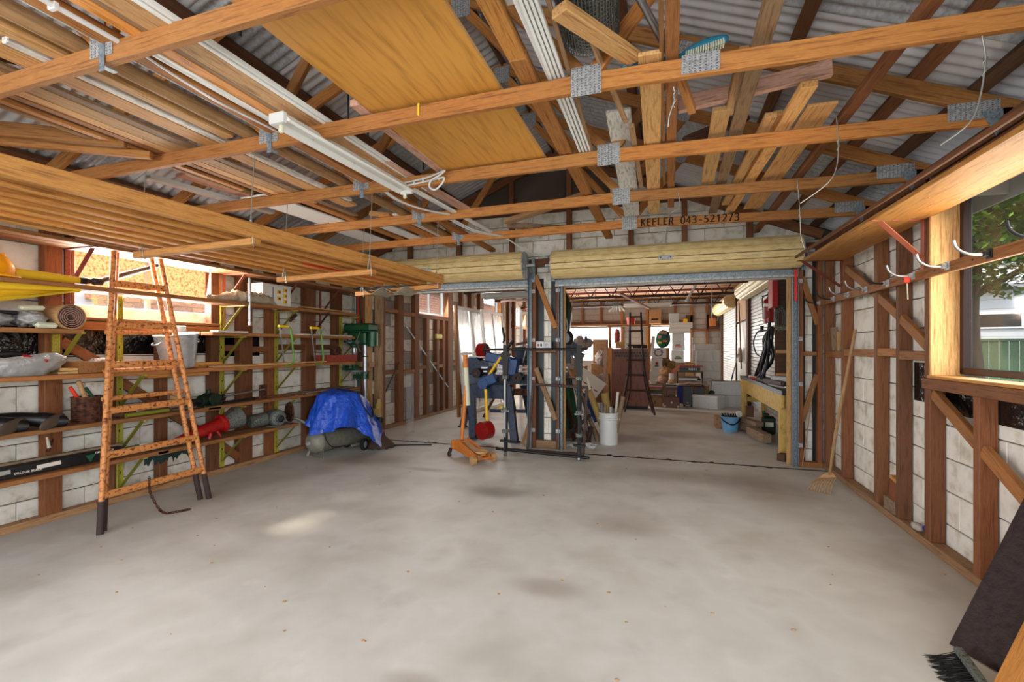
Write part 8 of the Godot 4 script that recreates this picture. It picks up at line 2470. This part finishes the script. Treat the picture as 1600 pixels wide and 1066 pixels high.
func bench_things() -> void:
	var o = thing("workbench", "yellow painted workbench with a grey edged top, beyond the right door", "workbench", v(1.7, 0, 8.7))
	block(o, "top", v(1.64, 0.85, 8.72), Vector3(0.44, 0.035, 3.66), M["grime"])
	block(o, "top_edge", v(1.415, 0.85, 8.72), Vector3(0.012, 0.06, 3.68), M["galv"], 0.002)
	var st = S()
	Pr(st, Transform3D(Basis(Vector3(0, 0, -1), Vector3.UP, Vector3.RIGHT), Vector3(1.43, 0, 0)), PackedVector2Array([Vector2(6.9, 0.82), Vector2(10.54, 0.82), Vector2(10.54, 0.66), Vector2(10.40, 0.58), Vector2(7.08, 0.58), Vector2(6.9, 0.66)]), 0.03)
	P(o, "apron", st, M["bench"])
	for q in [[1.45, 7.0], [1.45, 10.3], [1.80, 7.0], [1.80, 10.3]]:
		bar(o, "leg", v(q[0], 0, q[1]), v(q[0], 0.82, q[1]), 0.09, 0.09, M["bench"])
	bar(o, "stretcher", v(1.50, 0.42, 10.3), v(1.77, 0.42, 10.3), 0.09, 0.04, M["bench"])
	bar(o, "stretcher", v(1.80, 0.42, 7.0), v(1.80, 0.42, 10.3), 0.09, 0.04, M["bench"])
	# on the bench
	for i in 6:
		var q: Array = [[1.50, 9.9, 1.56, 9.2, 0.05, "paper", "pale plank end lying on the workbench's far end"], [1.46, 9.6, 1.56, 9.1, 0.035, "red_cloth", "pinkish tool at the far edge of the workbench"], [1.50, 9.0, 1.70, 8.6, 0.06, "motor", "grey clamp lying on the workbench"], [1.52, 8.5, 1.60, 7.6, 0.08, "brownsteel", "brown steel vice body lying on the workbench"], [1.60, 8.2, 1.75, 7.9, 0.14, "zinc", "grey metal box on the workbench by the door jamb"], [1.47, 8.0, 1.56, 7.4, 0.03, "steel", "steel bar lying on the front of the workbench"]][i]
		st = S()
		Br(st, v(q[0], 0.868 + q[4] / 2, q[1]), v(q[2], 0.868 + q[4] / 2, q[3]), q[4], q[4] * 1.3)
		Cy(st, v(q[2], 0.868 + q[4] * 0.6, q[3]), v(q[2], 0.868 + q[4] * 0.6, q[3] - 0.08), q[4] * 0.5, 10)
		tag(P(self, "bench_tool", st, M[q[5]]), q[6], "tool")
	# hoses hung up behind the bench
	o = thing("hose_bundle", "bundle of dark hoses hanging over the workbench from a rail", "hoses", v(1.62, 0.9, 8.9))
	for k in 14:
		st = S()
		var a = k * 1.9
		var x = 1.63 + 0.05 * cos(a)
		var z = 8.9 + 0.22 * sin(a)
		Tu(st, curve([v(1.66 + 0.02 * cos(a), 1.78, 8.85 + 0.1 * sin(a * 2.0)), v(x - 0.02, 1.55, z), v(1.60 + 0.05 * sin(a * 1.3), 1.25, 8.95 + 0.35 * sin(a * 0.7)), v(1.55 + 0.06 * cos(a * 0.5), 0.92, 9.2 + 0.5 * sin(a * 0.6))], 6), 0.020 if k % 3 else 0.026, 8)
		P(o, "hose", st, M["hose"] if k % 4 else M["iron"])
	st = S()
	Tu(st, curve([v(1.62, 1.74, 8.9), v(1.52, 1.72, 9.2), v(1.47, 1.55, 9.35), v(1.50, 1.35, 9.3), v(1.56, 1.28, 9.2)], 6), 0.012, 8)
	P(o, "loop", st, M["hose"])
	st = S()
	Cy(st, v(1.58, 1.72, 9.2), v(1.58, 1.82, 9.2), 0.03, 10)
	Cy(st, v(1.62, 1.78, 8.8), v(1.62, 1.88, 8.8), 0.025, 10)
	P(o, "fittings", st, M["iron"])
	o = thing("rail_rack", "pale rail rack at the right door jamb behind the hoses", "rack", v(1.8, 0.9, 8.2))
	for y in [1.02, 1.38, 1.74]:
		bar(o, "rail", v(1.60, y, 8.2), v(1.95, y, 8.2), 0.05, 0.06, w("pale", 2))
	block(o, "back_board", v(1.76, 1.8, 8.22), Vector3(0.34, 1.9, 0.03), w("dark", 0))
	o = thing("fire_extinguisher", "red fire extinguisher with a white band hanging above the hoses", "fire extinguisher", v(1.64, 1.85, 8.9))
	st = S()
	La(st, at(v(1.63, 1.86, 8.9)), [Vector2(0, 0), Vector2(0.07, 0), Vector2(0.085, 0.01), Vector2(0.085, 0.34), Vector2(0.07, 0.39), Vector2(0.03, 0.42), Vector2(0.025, 0.44), Vector2(0, 0.44)], 26)
	P(o, "cylinder", st, M["extinguisher"])
	st = S()
	La(st, at(v(1.63, 2.13, 8.9)), [Vector2(0.0855, 0), Vector2(0.0862, 0), Vector2(0.0862, 0.05), Vector2(0.0855, 0.05)], 26)
	P(o, "white_band", st, M["white"])
	block(o, "label", v(1.60, 1.99, 8.818), Vector3(0.07, 0.12, 0.01), M["red_dull"], 0.003)
	st = S()
	Cy(st, v(1.63, 2.29, 8.9), v(1.63, 2.38, 8.9), 0.018, 10)
	Br(st, v(1.52, 2.31, 8.9), v(1.66, 2.35, 8.9), 0.015, 0.03)
	Tu(st, curve([v(1.60, 2.33, 8.88), v(1.53, 2.28, 8.86), v(1.535, 2.1, 8.86), v(1.54, 1.92, 8.86)], 5), 0.01, 6)
	P(o, "valve", st, M["black"])
	o = thing("red_cabinet", "narrow red metal cabinet high at the right door jamb", "cabinet", v(1.65, 2.0, 8.0))
	block(o, "case", v(1.545, 2.28, 8.1), Vector3(0.08, 0.46, 0.3), M["red"], 0.006)
	block(o, "door", v(1.545, 2.28, 7.945), Vector3(0.07, 0.43, 0.012), M["red"], 0.004)
	o = thing("cable_coil", "coil of grey cable hanging on the rail rack beside the extinguisher", "cable", v(1.62, 1.75, 7.9))
	st = S()
	for k in 7:
		var ring = []
		for j in 25:
			var a = TAU * j / 24.0
			ring.append(v(1.625 + 0.009 * k + (0.055 + 0.012 * (k % 3)) * cos(a), 1.90 + (0.14 + 0.017 * ((k * 3) % 5)) * sin(a) - 0.004 * k, 8.12 + 0.006 * k))
		Tu(st, ring, 0.0048, 6, false)
	P(o, "turns", st, M["motor"])
	# under and before the bench
	o = thing("blue_bucket", "light blue bucket with a black handle full of tools by the workbench", "bucket", v(1.03, 0, 8.85))
	st = S()
	La(st, at(v(1.03, 0, 8.85)), [Vector2(0, 0), Vector2(0.115, 0), Vector2(0.12, 0.008), Vector2(0.155, 0.24), Vector2(0.165, 0.245), Vector2(0.165, 0.262), Vector2(0.15, 0.262), Vector2(0.11, 0.02), Vector2(0, 0.02)], 30)
	P(o, "pail", st, M["bucket_blue"])
	st = S()
	Tu(st, curve([v(0.87, 0.25, 8.85), v(0.92, 0.19, 8.70), v(1.04, 0.14, 8.66), v(1.14, 0.19, 8.70), v(1.18, 0.25, 8.84)], 6), 0.012, 8)
	P(o, "handle", st, M["black"])
	st = S()
	Bl(st, Transform3D(Basis(), v(1.03, 0.235, 8.85)), Vector3(0.14, 0.03, 0.14), 0.3, 3.0, 80, 18, 10)
	for k in 6:
		Tu(st, [v(0.94 + 0.035 * k, 0.22, 8.82 + 0.02 * (k % 3)), v(0.90 + 0.045 * k, 0.31, 8.80 + 0.04 * (k % 3))], 0.014, 6)
	P(o, "tools", st, M["iron"])
	o = thing("white_ring", "white and black ring leaning out of the light blue bucket", "ring", v(1.17, 0.25, 8.85))
	st = S()
	La(st, at(v(1.17, 0.30, 8.86), Vector3(0.6, 0.3, 1)), [Vector2(0.03, -0.01), Vector2(0.055, -0.01), Vector2(0.055, 0.01), Vector2(0.03, 0.01), Vector2(0.03, -0.01)], 20)
	P(o, "ring", st, M["white"])
	carton("brown_box", 0.82, 0.96, 0.0, 0.20, 9.05, 0.35, M["card"], "brown box hidden behind the light blue bucket", "box", false)
	carton("brown_box", 1.17, 1.30, 0.0, 0.16, 8.95, 0.3, M["suitcase"], "dark brown box right of the light blue bucket", "box", false)
	for i in 4:
		var q: Array = [[1.22, 0.20, 9.05, 1.42, 0.20, 8.45, 0.07, 0.13, "grey timber beam lying across the blocks under the bench"], [1.28, 0.10, 8.45, 1.40, 0.10, 7.75, 0.13, 0.12, "dark weathered timber block on the floor by the bench leg"], [1.25, 0.10, 8.95, 1.40, 0.10, 8.55, 0.12, 0.12, "timber block carrying the grey beam under the bench"], [1.44, 0.05, 6.72, 1.36, 0.05, 6.78, 0.09, 0.12, "short brown timber block at the foot of the right door track"]][i]
		bar_thing("timber_block", v(q[0], q[1], q[2]), v(q[3], q[4], q[5]), q[6], q[7], M["lumber_old"] if i < 3 else w("dark", 1), q[8], "timber block")
	carton("small_post_block", 1.30, 1.42, 0.24, 0.42, 9.0, 0.12, w("dark", 2), "dark wooden block standing on the grey beam under the bench", "block", false)
	o = thing("green_jug", "dark green plastic jug with a pale label under the workbench", "jug", v(1.6, 0, 8.7))
	st = S()
	Bx(st, Transform3D(Basis(), v(1.60, 0.15, 8.75)), Vector3(0.20, 0.30, 0.13), 0.03)
	Bx(st, Transform3D(Basis(), v(1.56, 0.32, 8.75)), Vector3(0.10, 0.06, 0.09), 0.015)
	P(o, "jug", st, M["green_dark"])
	block(o, "label", v(1.60, 0.17, 8.682), Vector3(0.12, 0.07, 0.006), M["bristle"], 0.0)
	st = S()
	Cy(st, v(1.53, 0.34, 8.75), v(1.53, 0.39, 8.75), 0.022, 12)
	P(o, "cap", st, M["green"])

# ---------------------------------------------------------------- right wall
func right_things() -> void:
	var st: SurfaceTool
	var o: Node3D
	for k in 3:
		var u0 = k / 3.0
		var xa = lerpf(1.405, 1.79, u0 + 0.167)
		var xb = lerpf(1.315, 1.79, u0 + 0.167)
		bar_thing("high_shelf_board", v(xa, 2.352 + 0.02 * k, 1.2), v(xb, 2.345 + 0.02 * k, 5.50 + 0.16 * k), 0.028, 0.142, w("amber", k), "amber board of the high shelf along the right wall, %s" % ["front one", "middle one", "the one against the studs"][k], "shelf board")
	bar_thing("shelf_lip", v(1.335, 2.374, 1.2), v(1.245, 2.367, 5.45), 0.025, 0.02, w("stud", 1), "dark strip along the front edge of the right-hand high shelf", "strip")
	for i in 2:
		var z: float = [4.19, 5.88][i]
		o = thing("shelf_bracket", ["light pinkish bracket under the right-hand high shelf beside the window", "dark red bracket under the far end of the right-hand high shelf"][i], "bracket", v(1.77, 2.05, z))
		var m: Material = M["bracket_pink"] if i == 0 else M["redoxide"]
		var dz = -0.30 if i == 0 else -0.42
		bar(o, "post", v(1.768, 2.0, z), v(1.768, 2.39, z), 0.006, 0.045, m, Vector3.RIGHT)
		bar(o, "arm", v(1.77, 2.376, z), v(1.34 if i == 0 else 1.27, 2.330, z + dz), 0.006, 0.035, m)
		bar(o, "strut", v(1.765, 2.10, z), v(1.42 if i == 0 else 1.33, 2.335, z + dz * 0.8), 0.006, 0.042, m)
	# rail with hooks
	o = thing("hook_rail", "long brown rail with bent metal hooks along the right wall, crossing the window", "rail", v(1.72, 1.96, 4.5))
	bar(o, "rail", v(1.735, 1.965, 2.0), v(1.735, 1.975, 6.66), 0.068, 0.03, w("shelf", 2))
	var zs = [6.43, 5.93, 5.51, 5.06, 4.62, 4.20, 3.76, 3.34, 2.9]
	for i in zs.size():
		var z: float = zs[i]
		var m: Material = M["iron"] if i in [0, 1, 4, 8] else M["steel"]
		st = S()
		Bx(st, Transform3D(Basis(), v(1.716, 1.975, z)), Vector3(0.006, 0.055, 0.05), 0.001)
		Bx(st, Transform3D(Basis(), v(1.70, 1.975, z)), Vector3(0.03, 0.03, 0.03), 0.004)
		var h = P(o, "hook_plate", st, M["zinc"] if i != 7 else M["iron"])
		st = S()
		Tu(st, curve([v(1.72, 1.972, z), v(1.64, 1.975, z), v(1.60, 1.988, z), v(1.567, 2.018, z), v(1.555, 2.06, z)], 6), 0.0075, 8)
		P(h, "hook", st, m)
		if i < 8:
			st = S()
			Cy(st, v(1.722, 1.968, z + 0.16), v(1.717, 1.968, z + 0.16), 0.007, 8)
			P(o, "screw_hole", st, M["black"])
	o = thing("key", "key on an orange tag hanging from a hook of the right-hand rail", "key", v(1.68, 1.85, 4.20))
	st = S()
	Bx(st, Transform3D(Basis(), v(1.675, 1.945, 4.19)), Vector3(0.04, 0.045, 0.012), 0.006)
	P(o, "tag", st, M["orange_bright"])
	bar(o, "key_blade", v(1.675, 1.92, 4.19), v(1.68, 1.80, 4.19), 0.004, 0.012, M["bristle"], Vector3.RIGHT)
	# wooden rake
	o = thing("rake", "wooden fan rake standing against the right wall's studs", "rake", v(1.5, 0, 5.45))
	st = S()
	Tu(st, [v(1.555, 0.16, 5.50), v(1.60, 0.60, 5.47), v(1.745, 1.62, 5.40)], [0.013, 0.0155, 0.014], 10)
	P(o, "handle", st, M["cane"])
	st = S()
	var hb = v(1.545, 0.15, 5.51)
	Pr(st, Transform3D(Basis(Vector3(0.85, 0.25, 0.46).normalized(), Vector3(0.5, 0.8, -0.35).normalized(), Vector3(0.85, 0.25, 0.46).normalized().cross(Vector3(0.5, 0.8, -0.35).normalized())), hb), PackedVector2Array([Vector2(-0.085, -0.03), Vector2(0.085, -0.03), Vector2(0.03, 0.03), Vector2(-0.03, 0.03)]), 0.016)
	P(o, "head", st, M["tan"])
	for k in 9:
		var u = k / 8.0 - 0.5
		var p0 = hb + Vector3(0.85, 0.25, 0.46).normalized() * (u * 0.16) + Vector3(-0.015, -0.03, 0.01)
		var tip = v(1.40 + 0.16 * u + 0.03, 0.008, 5.38 - 0.12 * u)
		st = S()
		Tu(st, curve([p0, p0.lerp(tip, 0.5) + Vector3(-0.01, 0.018, 0.01), tip], 5), 0.005, 6)
		P(o, "tine", st, M["tan"])
	st = S()
	Tu(st, [v(1.54, 0.02, 6.44), v(1.66, 0.95, 6.47)], 0.007, 6)
	tag(P(self, "thin_cane", st, M["cane"]), "thin cane standing in the corner beside the right roller door", "cane")
	# on the noggings and bottom plate
	for i in 3:
		var q: Array = [[1.79, 6.12, 1.78, 6.14, 0.06, "lumber_old"], [1.80, 6.04, 1.79, 6.02, 0.035, "tan"], [1.80, 5.98, 1.83, 5.92, 0.03, "motor"]][i]
		bar_thing("wood_strip", v(q[0], 1.41, q[1]), v(q[2], 1.67 - 0.05 * i, q[3]), q[4], q[4], M[q[5]], ["weathered peeling stick standing on the nogging near the right corner", "tan curved stick beside the peeling stick on the nogging", "grey lath leaning at the right of the sticks on the nogging"][i], "stick", "", Vector3.RIGHT)
	bar_thing("timber_block", v(1.80, 0.12, 4.86), v(1.80, 0.12, 4.66), 0.11, 0.05, M["lumber_old"], "grey notched timber block lying on the right wall's bottom plate", "block")
	o = thing("orange_block", "orange-brown cut timber block on the grey block at the right wall", "block", v(1.80, 0.18, 4.7))
	put(o, "block", box_mesh(Vector3(0.045, 0.17, 0.13), 0.004), M["cupboard"], Transform3D(Basis(Vector3(1, 0, 0), 0.15), v(1.80, 0.255, 4.70)))
	put(o, "cut_face", box_mesh(Vector3(0.046, 0.03, 0.12), 0.002), w("amber", 3), Transform3D(Basis(Vector3(1, 0, 0), 0.15), v(1.80, 0.355, 4.685)))
	o = thing("paint_brush", "old paint brush with grey bristles on the bottom plate at the right wall", "brush", v(1.82, 0.07, 4.28))
	st = S()
	Bl(st, Transform3D(Basis(), v(1.80, 0.09, 4.34)), Vector3(0.035, 0.028, 0.07), 0.15, 4.0, 3, 16, 10)
	P(o, "bristles", st, M["rag"])
	st = S()
	Tu(st, [v(1.82, 0.10, 4.27), v(1.845, 0.15, 4.21)], [0.024, 0.016], 8)
	P(o, "handle", st, M["print_blue"])
	# rusty sheet, board and brush in the lower right corner
	st = S()
	var e1 = Vector3(0.14, 0, 0.27).normalized()
	var e2 = Vector3(0.46, 0.80, -0.24)
	e2 = (e2 - e1 * e2.dot(e1)).normalized()
	var n = e1.cross(e2).normalized()
	Bx(st, Transform3D(Basis(e1, e2, e1.cross(e2)), v(1.305, 0.004, 2.835) + e1 * 0.55 + e2 * 0.46 + n * 0.003), Vector3(1.1, 0.92, 0.005), 0.001)
	tag(P(self, "rusty_steel_sheet", st, M["rust_plate"]), "dark rusty steel sheet leaning against the right wall", "steel sheet")
	bar_thing("leaning_board", v(1.20, 0.0, 2.26), v(1.60, 0.355, 2.635), 0.09, 0.12, w("amber", 2), "amber board leaning over the rusty sheet in the lower right corner", "board", "", Vector3.BACK)
	o = thing("dust_brush", "black-bristled dust brush with a grey back on the floor before the rusty sheet", "brush", v(1.23, 0, 2.6))
	var hd = v(1.29, 0.05, 2.64)
	var hdir = Vector3(0.0, -0.01, 1).normalized()
	put(o, "back", box_mesh(Vector3(0.34, 0.028, 0.035), 0.006), M["motor"], along(v(1.275, 0.055, 2.70), v(1.235, 0.05, 2.37)))
	st = S()
	for r in 5:
		for k in 44:
			var u = k / 43.0
			var a = v(lerpf(1.272, 1.235, u), 0.048 - 0.006 * r, lerpf(2.70, 2.38, u))
			var b = a + Vector3(-0.09 - 0.012 * r + 0.01 * sin(k * 2.3), -0.040 + 0.003 * r, 0.02 * sin(k * 1.1 + r))
			Tu(st, [a, b], [0.0022, 0.0012], 3, false)
	P(o, "bristles", st, M["black"]).set_meta("kind", "stuff")
	st = S()
	for i in 60:
		var s = rng.randf_range(0.003, 0.009)
		Bl(st, Transform3D(Basis(), v(rng.randf_range(-4.2, 1.7), s * 0.3, rng.randf_range(1.6, 6.0))), Vector3(s * 1.4, s * 0.5, s), 0.4, 3.0, i, 6, 4)
	o = P(self, "floor_litter", st, M["tan"])
	tag(o, "scattered specks of litter on the concrete floor", "litter")
	o.set_meta("kind", "stuff")

# ---------------------------------------------------------------- outside the windows
func leaves(parent: Node, c: Vector3, r: Vector3, count: int, size: float, m: Material, called := "leaves") -> void:
	var st = S()
	for s in [1.0, -1.0]:
		quad(st, Vector3(0, 0, 0.001 * s), Vector3(0.35, 0.5, 0.001 * s), Vector3(0, 1, 0.001 * s), Vector3(-0.35, 0.5, 0.001 * s), Vector3(0, 0, s))
	var mm = MultiMesh.new()
	mm.transform_format = MultiMesh.TRANSFORM_3D
	mm.mesh = st.commit()
	mm.instance_count = count
	var nz = FastNoiseLite.new()
	nz.seed = 5
	nz.frequency = 0.55
	var i = 0
	while i < count:
		var d = Vector3(rng.randfn(), rng.randfn(), rng.randfn()).normalized()
		var k = pow(rng.randf(), 0.33)
		if nz.get_noise_3dv(d * r * k + c) < -0.16:
			continue
		var p = c + d * r * k
		var b = Basis.from_euler(Vector3(rng.randf_range(-2.6, -0.6), rng.randf() * TAU, rng.randf_range(-0.5, 0.5)))
		mm.set_instance_transform(i, Transform3D(b.scaled(Vector3.ONE * size * rng.randf_range(0.7, 1.3)), p))
		i += 1
	var o = MultiMeshInstance3D.new()
	o.multimesh = mm
	o.material_override = m
	o.name = called
	o.transform = whole(parent as Node3D).affine_inverse()
	parent.add_child(o, true)
	o.set_meta("kind", "stuff")

func outside() -> void:
	var st = S()
	var gr = structure("ground", v(0, -0.25, 5))
	for q in [[2.05, 45, -40, 60], [-45, -5.15, -40, 60], [-5.15, 2.05, -40, -5.6], [-5.15, 2.05, 19.7, 60]]:
		block(gr, "ground", v((q[0] + q[1]) / 2, -0.15, (q[2] + q[3]) / 2), Vector3(q[1] - q[0], 0.1, q[3] - q[2]), M["soil"] if q[0] > 2 else M["slab"], 0.0)
	# this garage's own eave over the right window
	var ev = structure("trim_1", v(2.3, 2.3, 5))
	bar(ev, "soffit_board", v(2.14, 2.62, -4.4), v(2.14, 2.62, 9.0), 0.012, 0.26, M["white"], Vector3.UP)
	bar(ev, "fascia_board", v(2.27, 2.56, -4.4), v(2.27, 2.56, 9.0), 0.14, 0.02, M["white"])
	for i in 9:
		bar(ev, "rafter_tail", v(2.02, 2.58, 0.6 + 0.9 * i), v(2.26, 2.57, 0.6 + 0.9 * i), 0.10, 0.04, M["white"])
	# tree
	var o = thing("tree", "green leafy tree outside the right-hand window", "tree", v(4.75, -0.1, 9.3))
	st = S()
	Tu(st, curve([v(4.66, -0.1, 9.45), v(4.62, 1.0, 9.45), v(4.60, 2.0, 9.5), v(4.8, 3.2, 9.6), v(5.2, 4.6, 9.7)], 5), [0.20, 0.19, 0.18, 0.175, 0.17, 0.165, 0.16, 0.155, 0.15, 0.15, 0.14, 0.13, 0.12, 0.11, 0.1, 0.1, 0.09, 0.08, 0.07, 0.06, 0.05], 12)
	P(o, "trunk", st, M["bark"])
	for q in [[v(4.6, 2.2, 9.5), v(5.3, 2.7, 9.3), v(6.1, 2.9, 9.1)], [v(4.65, 2.5, 9.5), v(4.1, 3.2, 9.9), v(3.7, 3.8, 10.2)], [v(4.8, 3.2, 9.6), v(5.6, 3.7, 9.9), v(6.4, 4.1, 9.8)]]:
		st = S()
		Tu(st, curve(q, 5), 0.045, 8)
		P(o, "branch", st, M["bark"])
	leaves(o, v(5.3, 4.15, 9.6), Vector3(2.7, 1.9, 1.9), 13000, 0.12, M["leaf"])
	leaves(o, v(5.3, 4.15, 9.4), Vector3(2.7, 1.9, 1.9), 9000, 0.11, M["leaf_b"])
	leaves(o, v(5.3, 4.1, 9.3), Vector3(2.6, 1.9, 1.9), 900, 0.10, M["leaf_c"])
	o = thing("tree", "second, further tree behind the neighbouring house", "tree", v(9.5, -0.1, 20))
	st = S()
	Tu(st, [v(9.5, -0.1, 20), v(9.6, 3.5, 20)], [0.25, 0.16], 10)
	P(o, "trunk", st, M["bark"])
	leaves(o, v(9.5, 5.5, 20), Vector3(3.6, 2.6, 2.5), 6000, 0.26, M["leaf"])
	leaves(o, v(9.5, 5.5, 19.7), Vector3(3.6, 2.6, 2.5), 2500, 0.24, M["leaf_b"])
	# green steel fence
	o = thing("garden_fence", "green ribbed steel fence below the neighbouring white house", "fence", v(6.5, -0.1, 10.8))
	var a = v(4.2, 0, 12.0)
	var b = v(9.8, 0, 10.0)
	var fn = 44
	for i in fn:
		var p = a.lerp(b, (i + 0.5) / fn)
		put(o, "fence_slat", box_mesh(Vector3(0.128, 1.66, 0.02), 0.006), M["fence"], Transform3D(along(a, b).basis, p + Vector3(0, 0.73, 0)))
	bar(o, "top_rail", a + Vector3(0, 1.585, 0), b + Vector3(0, 1.585, 0), 0.05, 0.05, M["fence"])
	bar(o, "back_rail", a + Vector3(0, 0.8, -0.03), b + Vector3(0, 0.8, -0.03), 0.08, 0.03, M["fence"])
	# neighbouring house on the right
	o = thing("neighbour_house", "white neighbouring house behind the green fence", "house", v(10, -0.1, 16))
	a = v(6.85, 0, 16.6)
	b = v(13.5, 0, 14.2)
	var t = along(a, b)
	put(o, "wall", box_mesh(Vector3(7.07, 3.2, 0.2), 0.0), M["siding"], Transform3D(t.basis, (a + b) / 2 + Vector3(0, 1.5, 0) - t.basis.z * 0.1))
	for k in 12:
		put(o, "weatherboard", box_mesh(Vector3(7.07, 0.24, 0.02), 0.004), M["siding"], Transform3D(t.basis * Basis(Vector3(1, 0, 0), 0.05), (a + b) / 2 + Vector3(0, 0.1 + 0.25 * k, 0) + t.basis.z * 0.02))
	for q in [[0.30, 2.06, 1.7, 0.36], [0.62, 2.06, 1.2, 0.36]]:
		var wn = put(o, "window", box_mesh(Vector3(q[2], q[3] + 0.06, 0.05), 0.0), M["white"], Transform3D(t.basis, a.lerp(b, q[0]) + Vector3(0, q[1] + 0.1, 0) + t.basis.z * 0.05))
		for k in 2:
			put(wn, "pane", box_mesh(Vector3(q[2] / 2 - 0.06, q[3] - 0.02, 0.02), 0.0), M["iron"], Transform3D(t.basis, a.lerp(b, q[0]) + Vector3(0, q[1] + 0.1, 0) + t.basis.z * 0.07 + t.basis.x * (k - 0.5) * q[2] / 2))
	put(o, "roof", box_mesh(Vector3(7.6, 0.12, 3.0), 0.0), M["zinc_old"], Transform3D(t.basis * Basis(Vector3(1, 0, 0), 0.3), (a + b) / 2 + Vector3(0, 3.5, 0) - t.basis.z * 1.1))
	st = S()
	Tu(st, curve([v(5.05, -0.1, 8.2), v(5.25, 0.9, 8.2), v(5.6, 1.45, 8.0), v(6.1, 1.85, 7.8), v(6.6, 2.0, 7.6)], 6), 0.05, 10)
	Tu(st, [v(5.78, -0.1, 7.9), v(5.78, 1.6, 7.9)], 0.035, 8)
	tag(P(self, "white_arch", st, M["white"]), "white bent pipe standing outside before the green fence", "pipe")
	# brick neighbour on the left
	o = thing("neighbour_house", "brick house with a pale wall outside the left-hand windows", "house", v(-8, -0.1, 9))
	st = S()
	for r in 44:
		for c in 70:
			var y = -0.05 + 0.086 * r
			var z = 4.6 + 0.24 * c + (0.12 if r % 2 else 0.0)
			if y > 3.4 - 0.0 * z:
				continue
			Bx(st, Transform3D(Basis(), v(-7.95, y, z)), Vector3(0.1, 0.076, 0.23), 0.0)
	P(o, "bricks", st, M["brick"]).set_meta("kind", "stuff")
	block(o, "mortar_wall", v(-8.02, 1.7, 12.6), Vector3(0.1, 3.5, 17.5), M["siding"], 0.0)
	block(o, "pale_wall", v(-8.02, 1.6, 0.5), Vector3(0.1, 3.4, 6.9), M["siding"], 0.0)
	bar(o, "downpipe", v(-7.9, -0.1, 3.4), v(-7.9, 3.3, 3.4), 0.09, 0.09, M["zinc"], Vector3.RIGHT)
	put(o, "roof", box_mesh(Vector3(3.2, 0.12, 24.0), 0.0), M["zinc_old"], Transform3D(Basis(Vector3(0, 0, 1), -0.4), v(-9.1, 4.05, 9)))
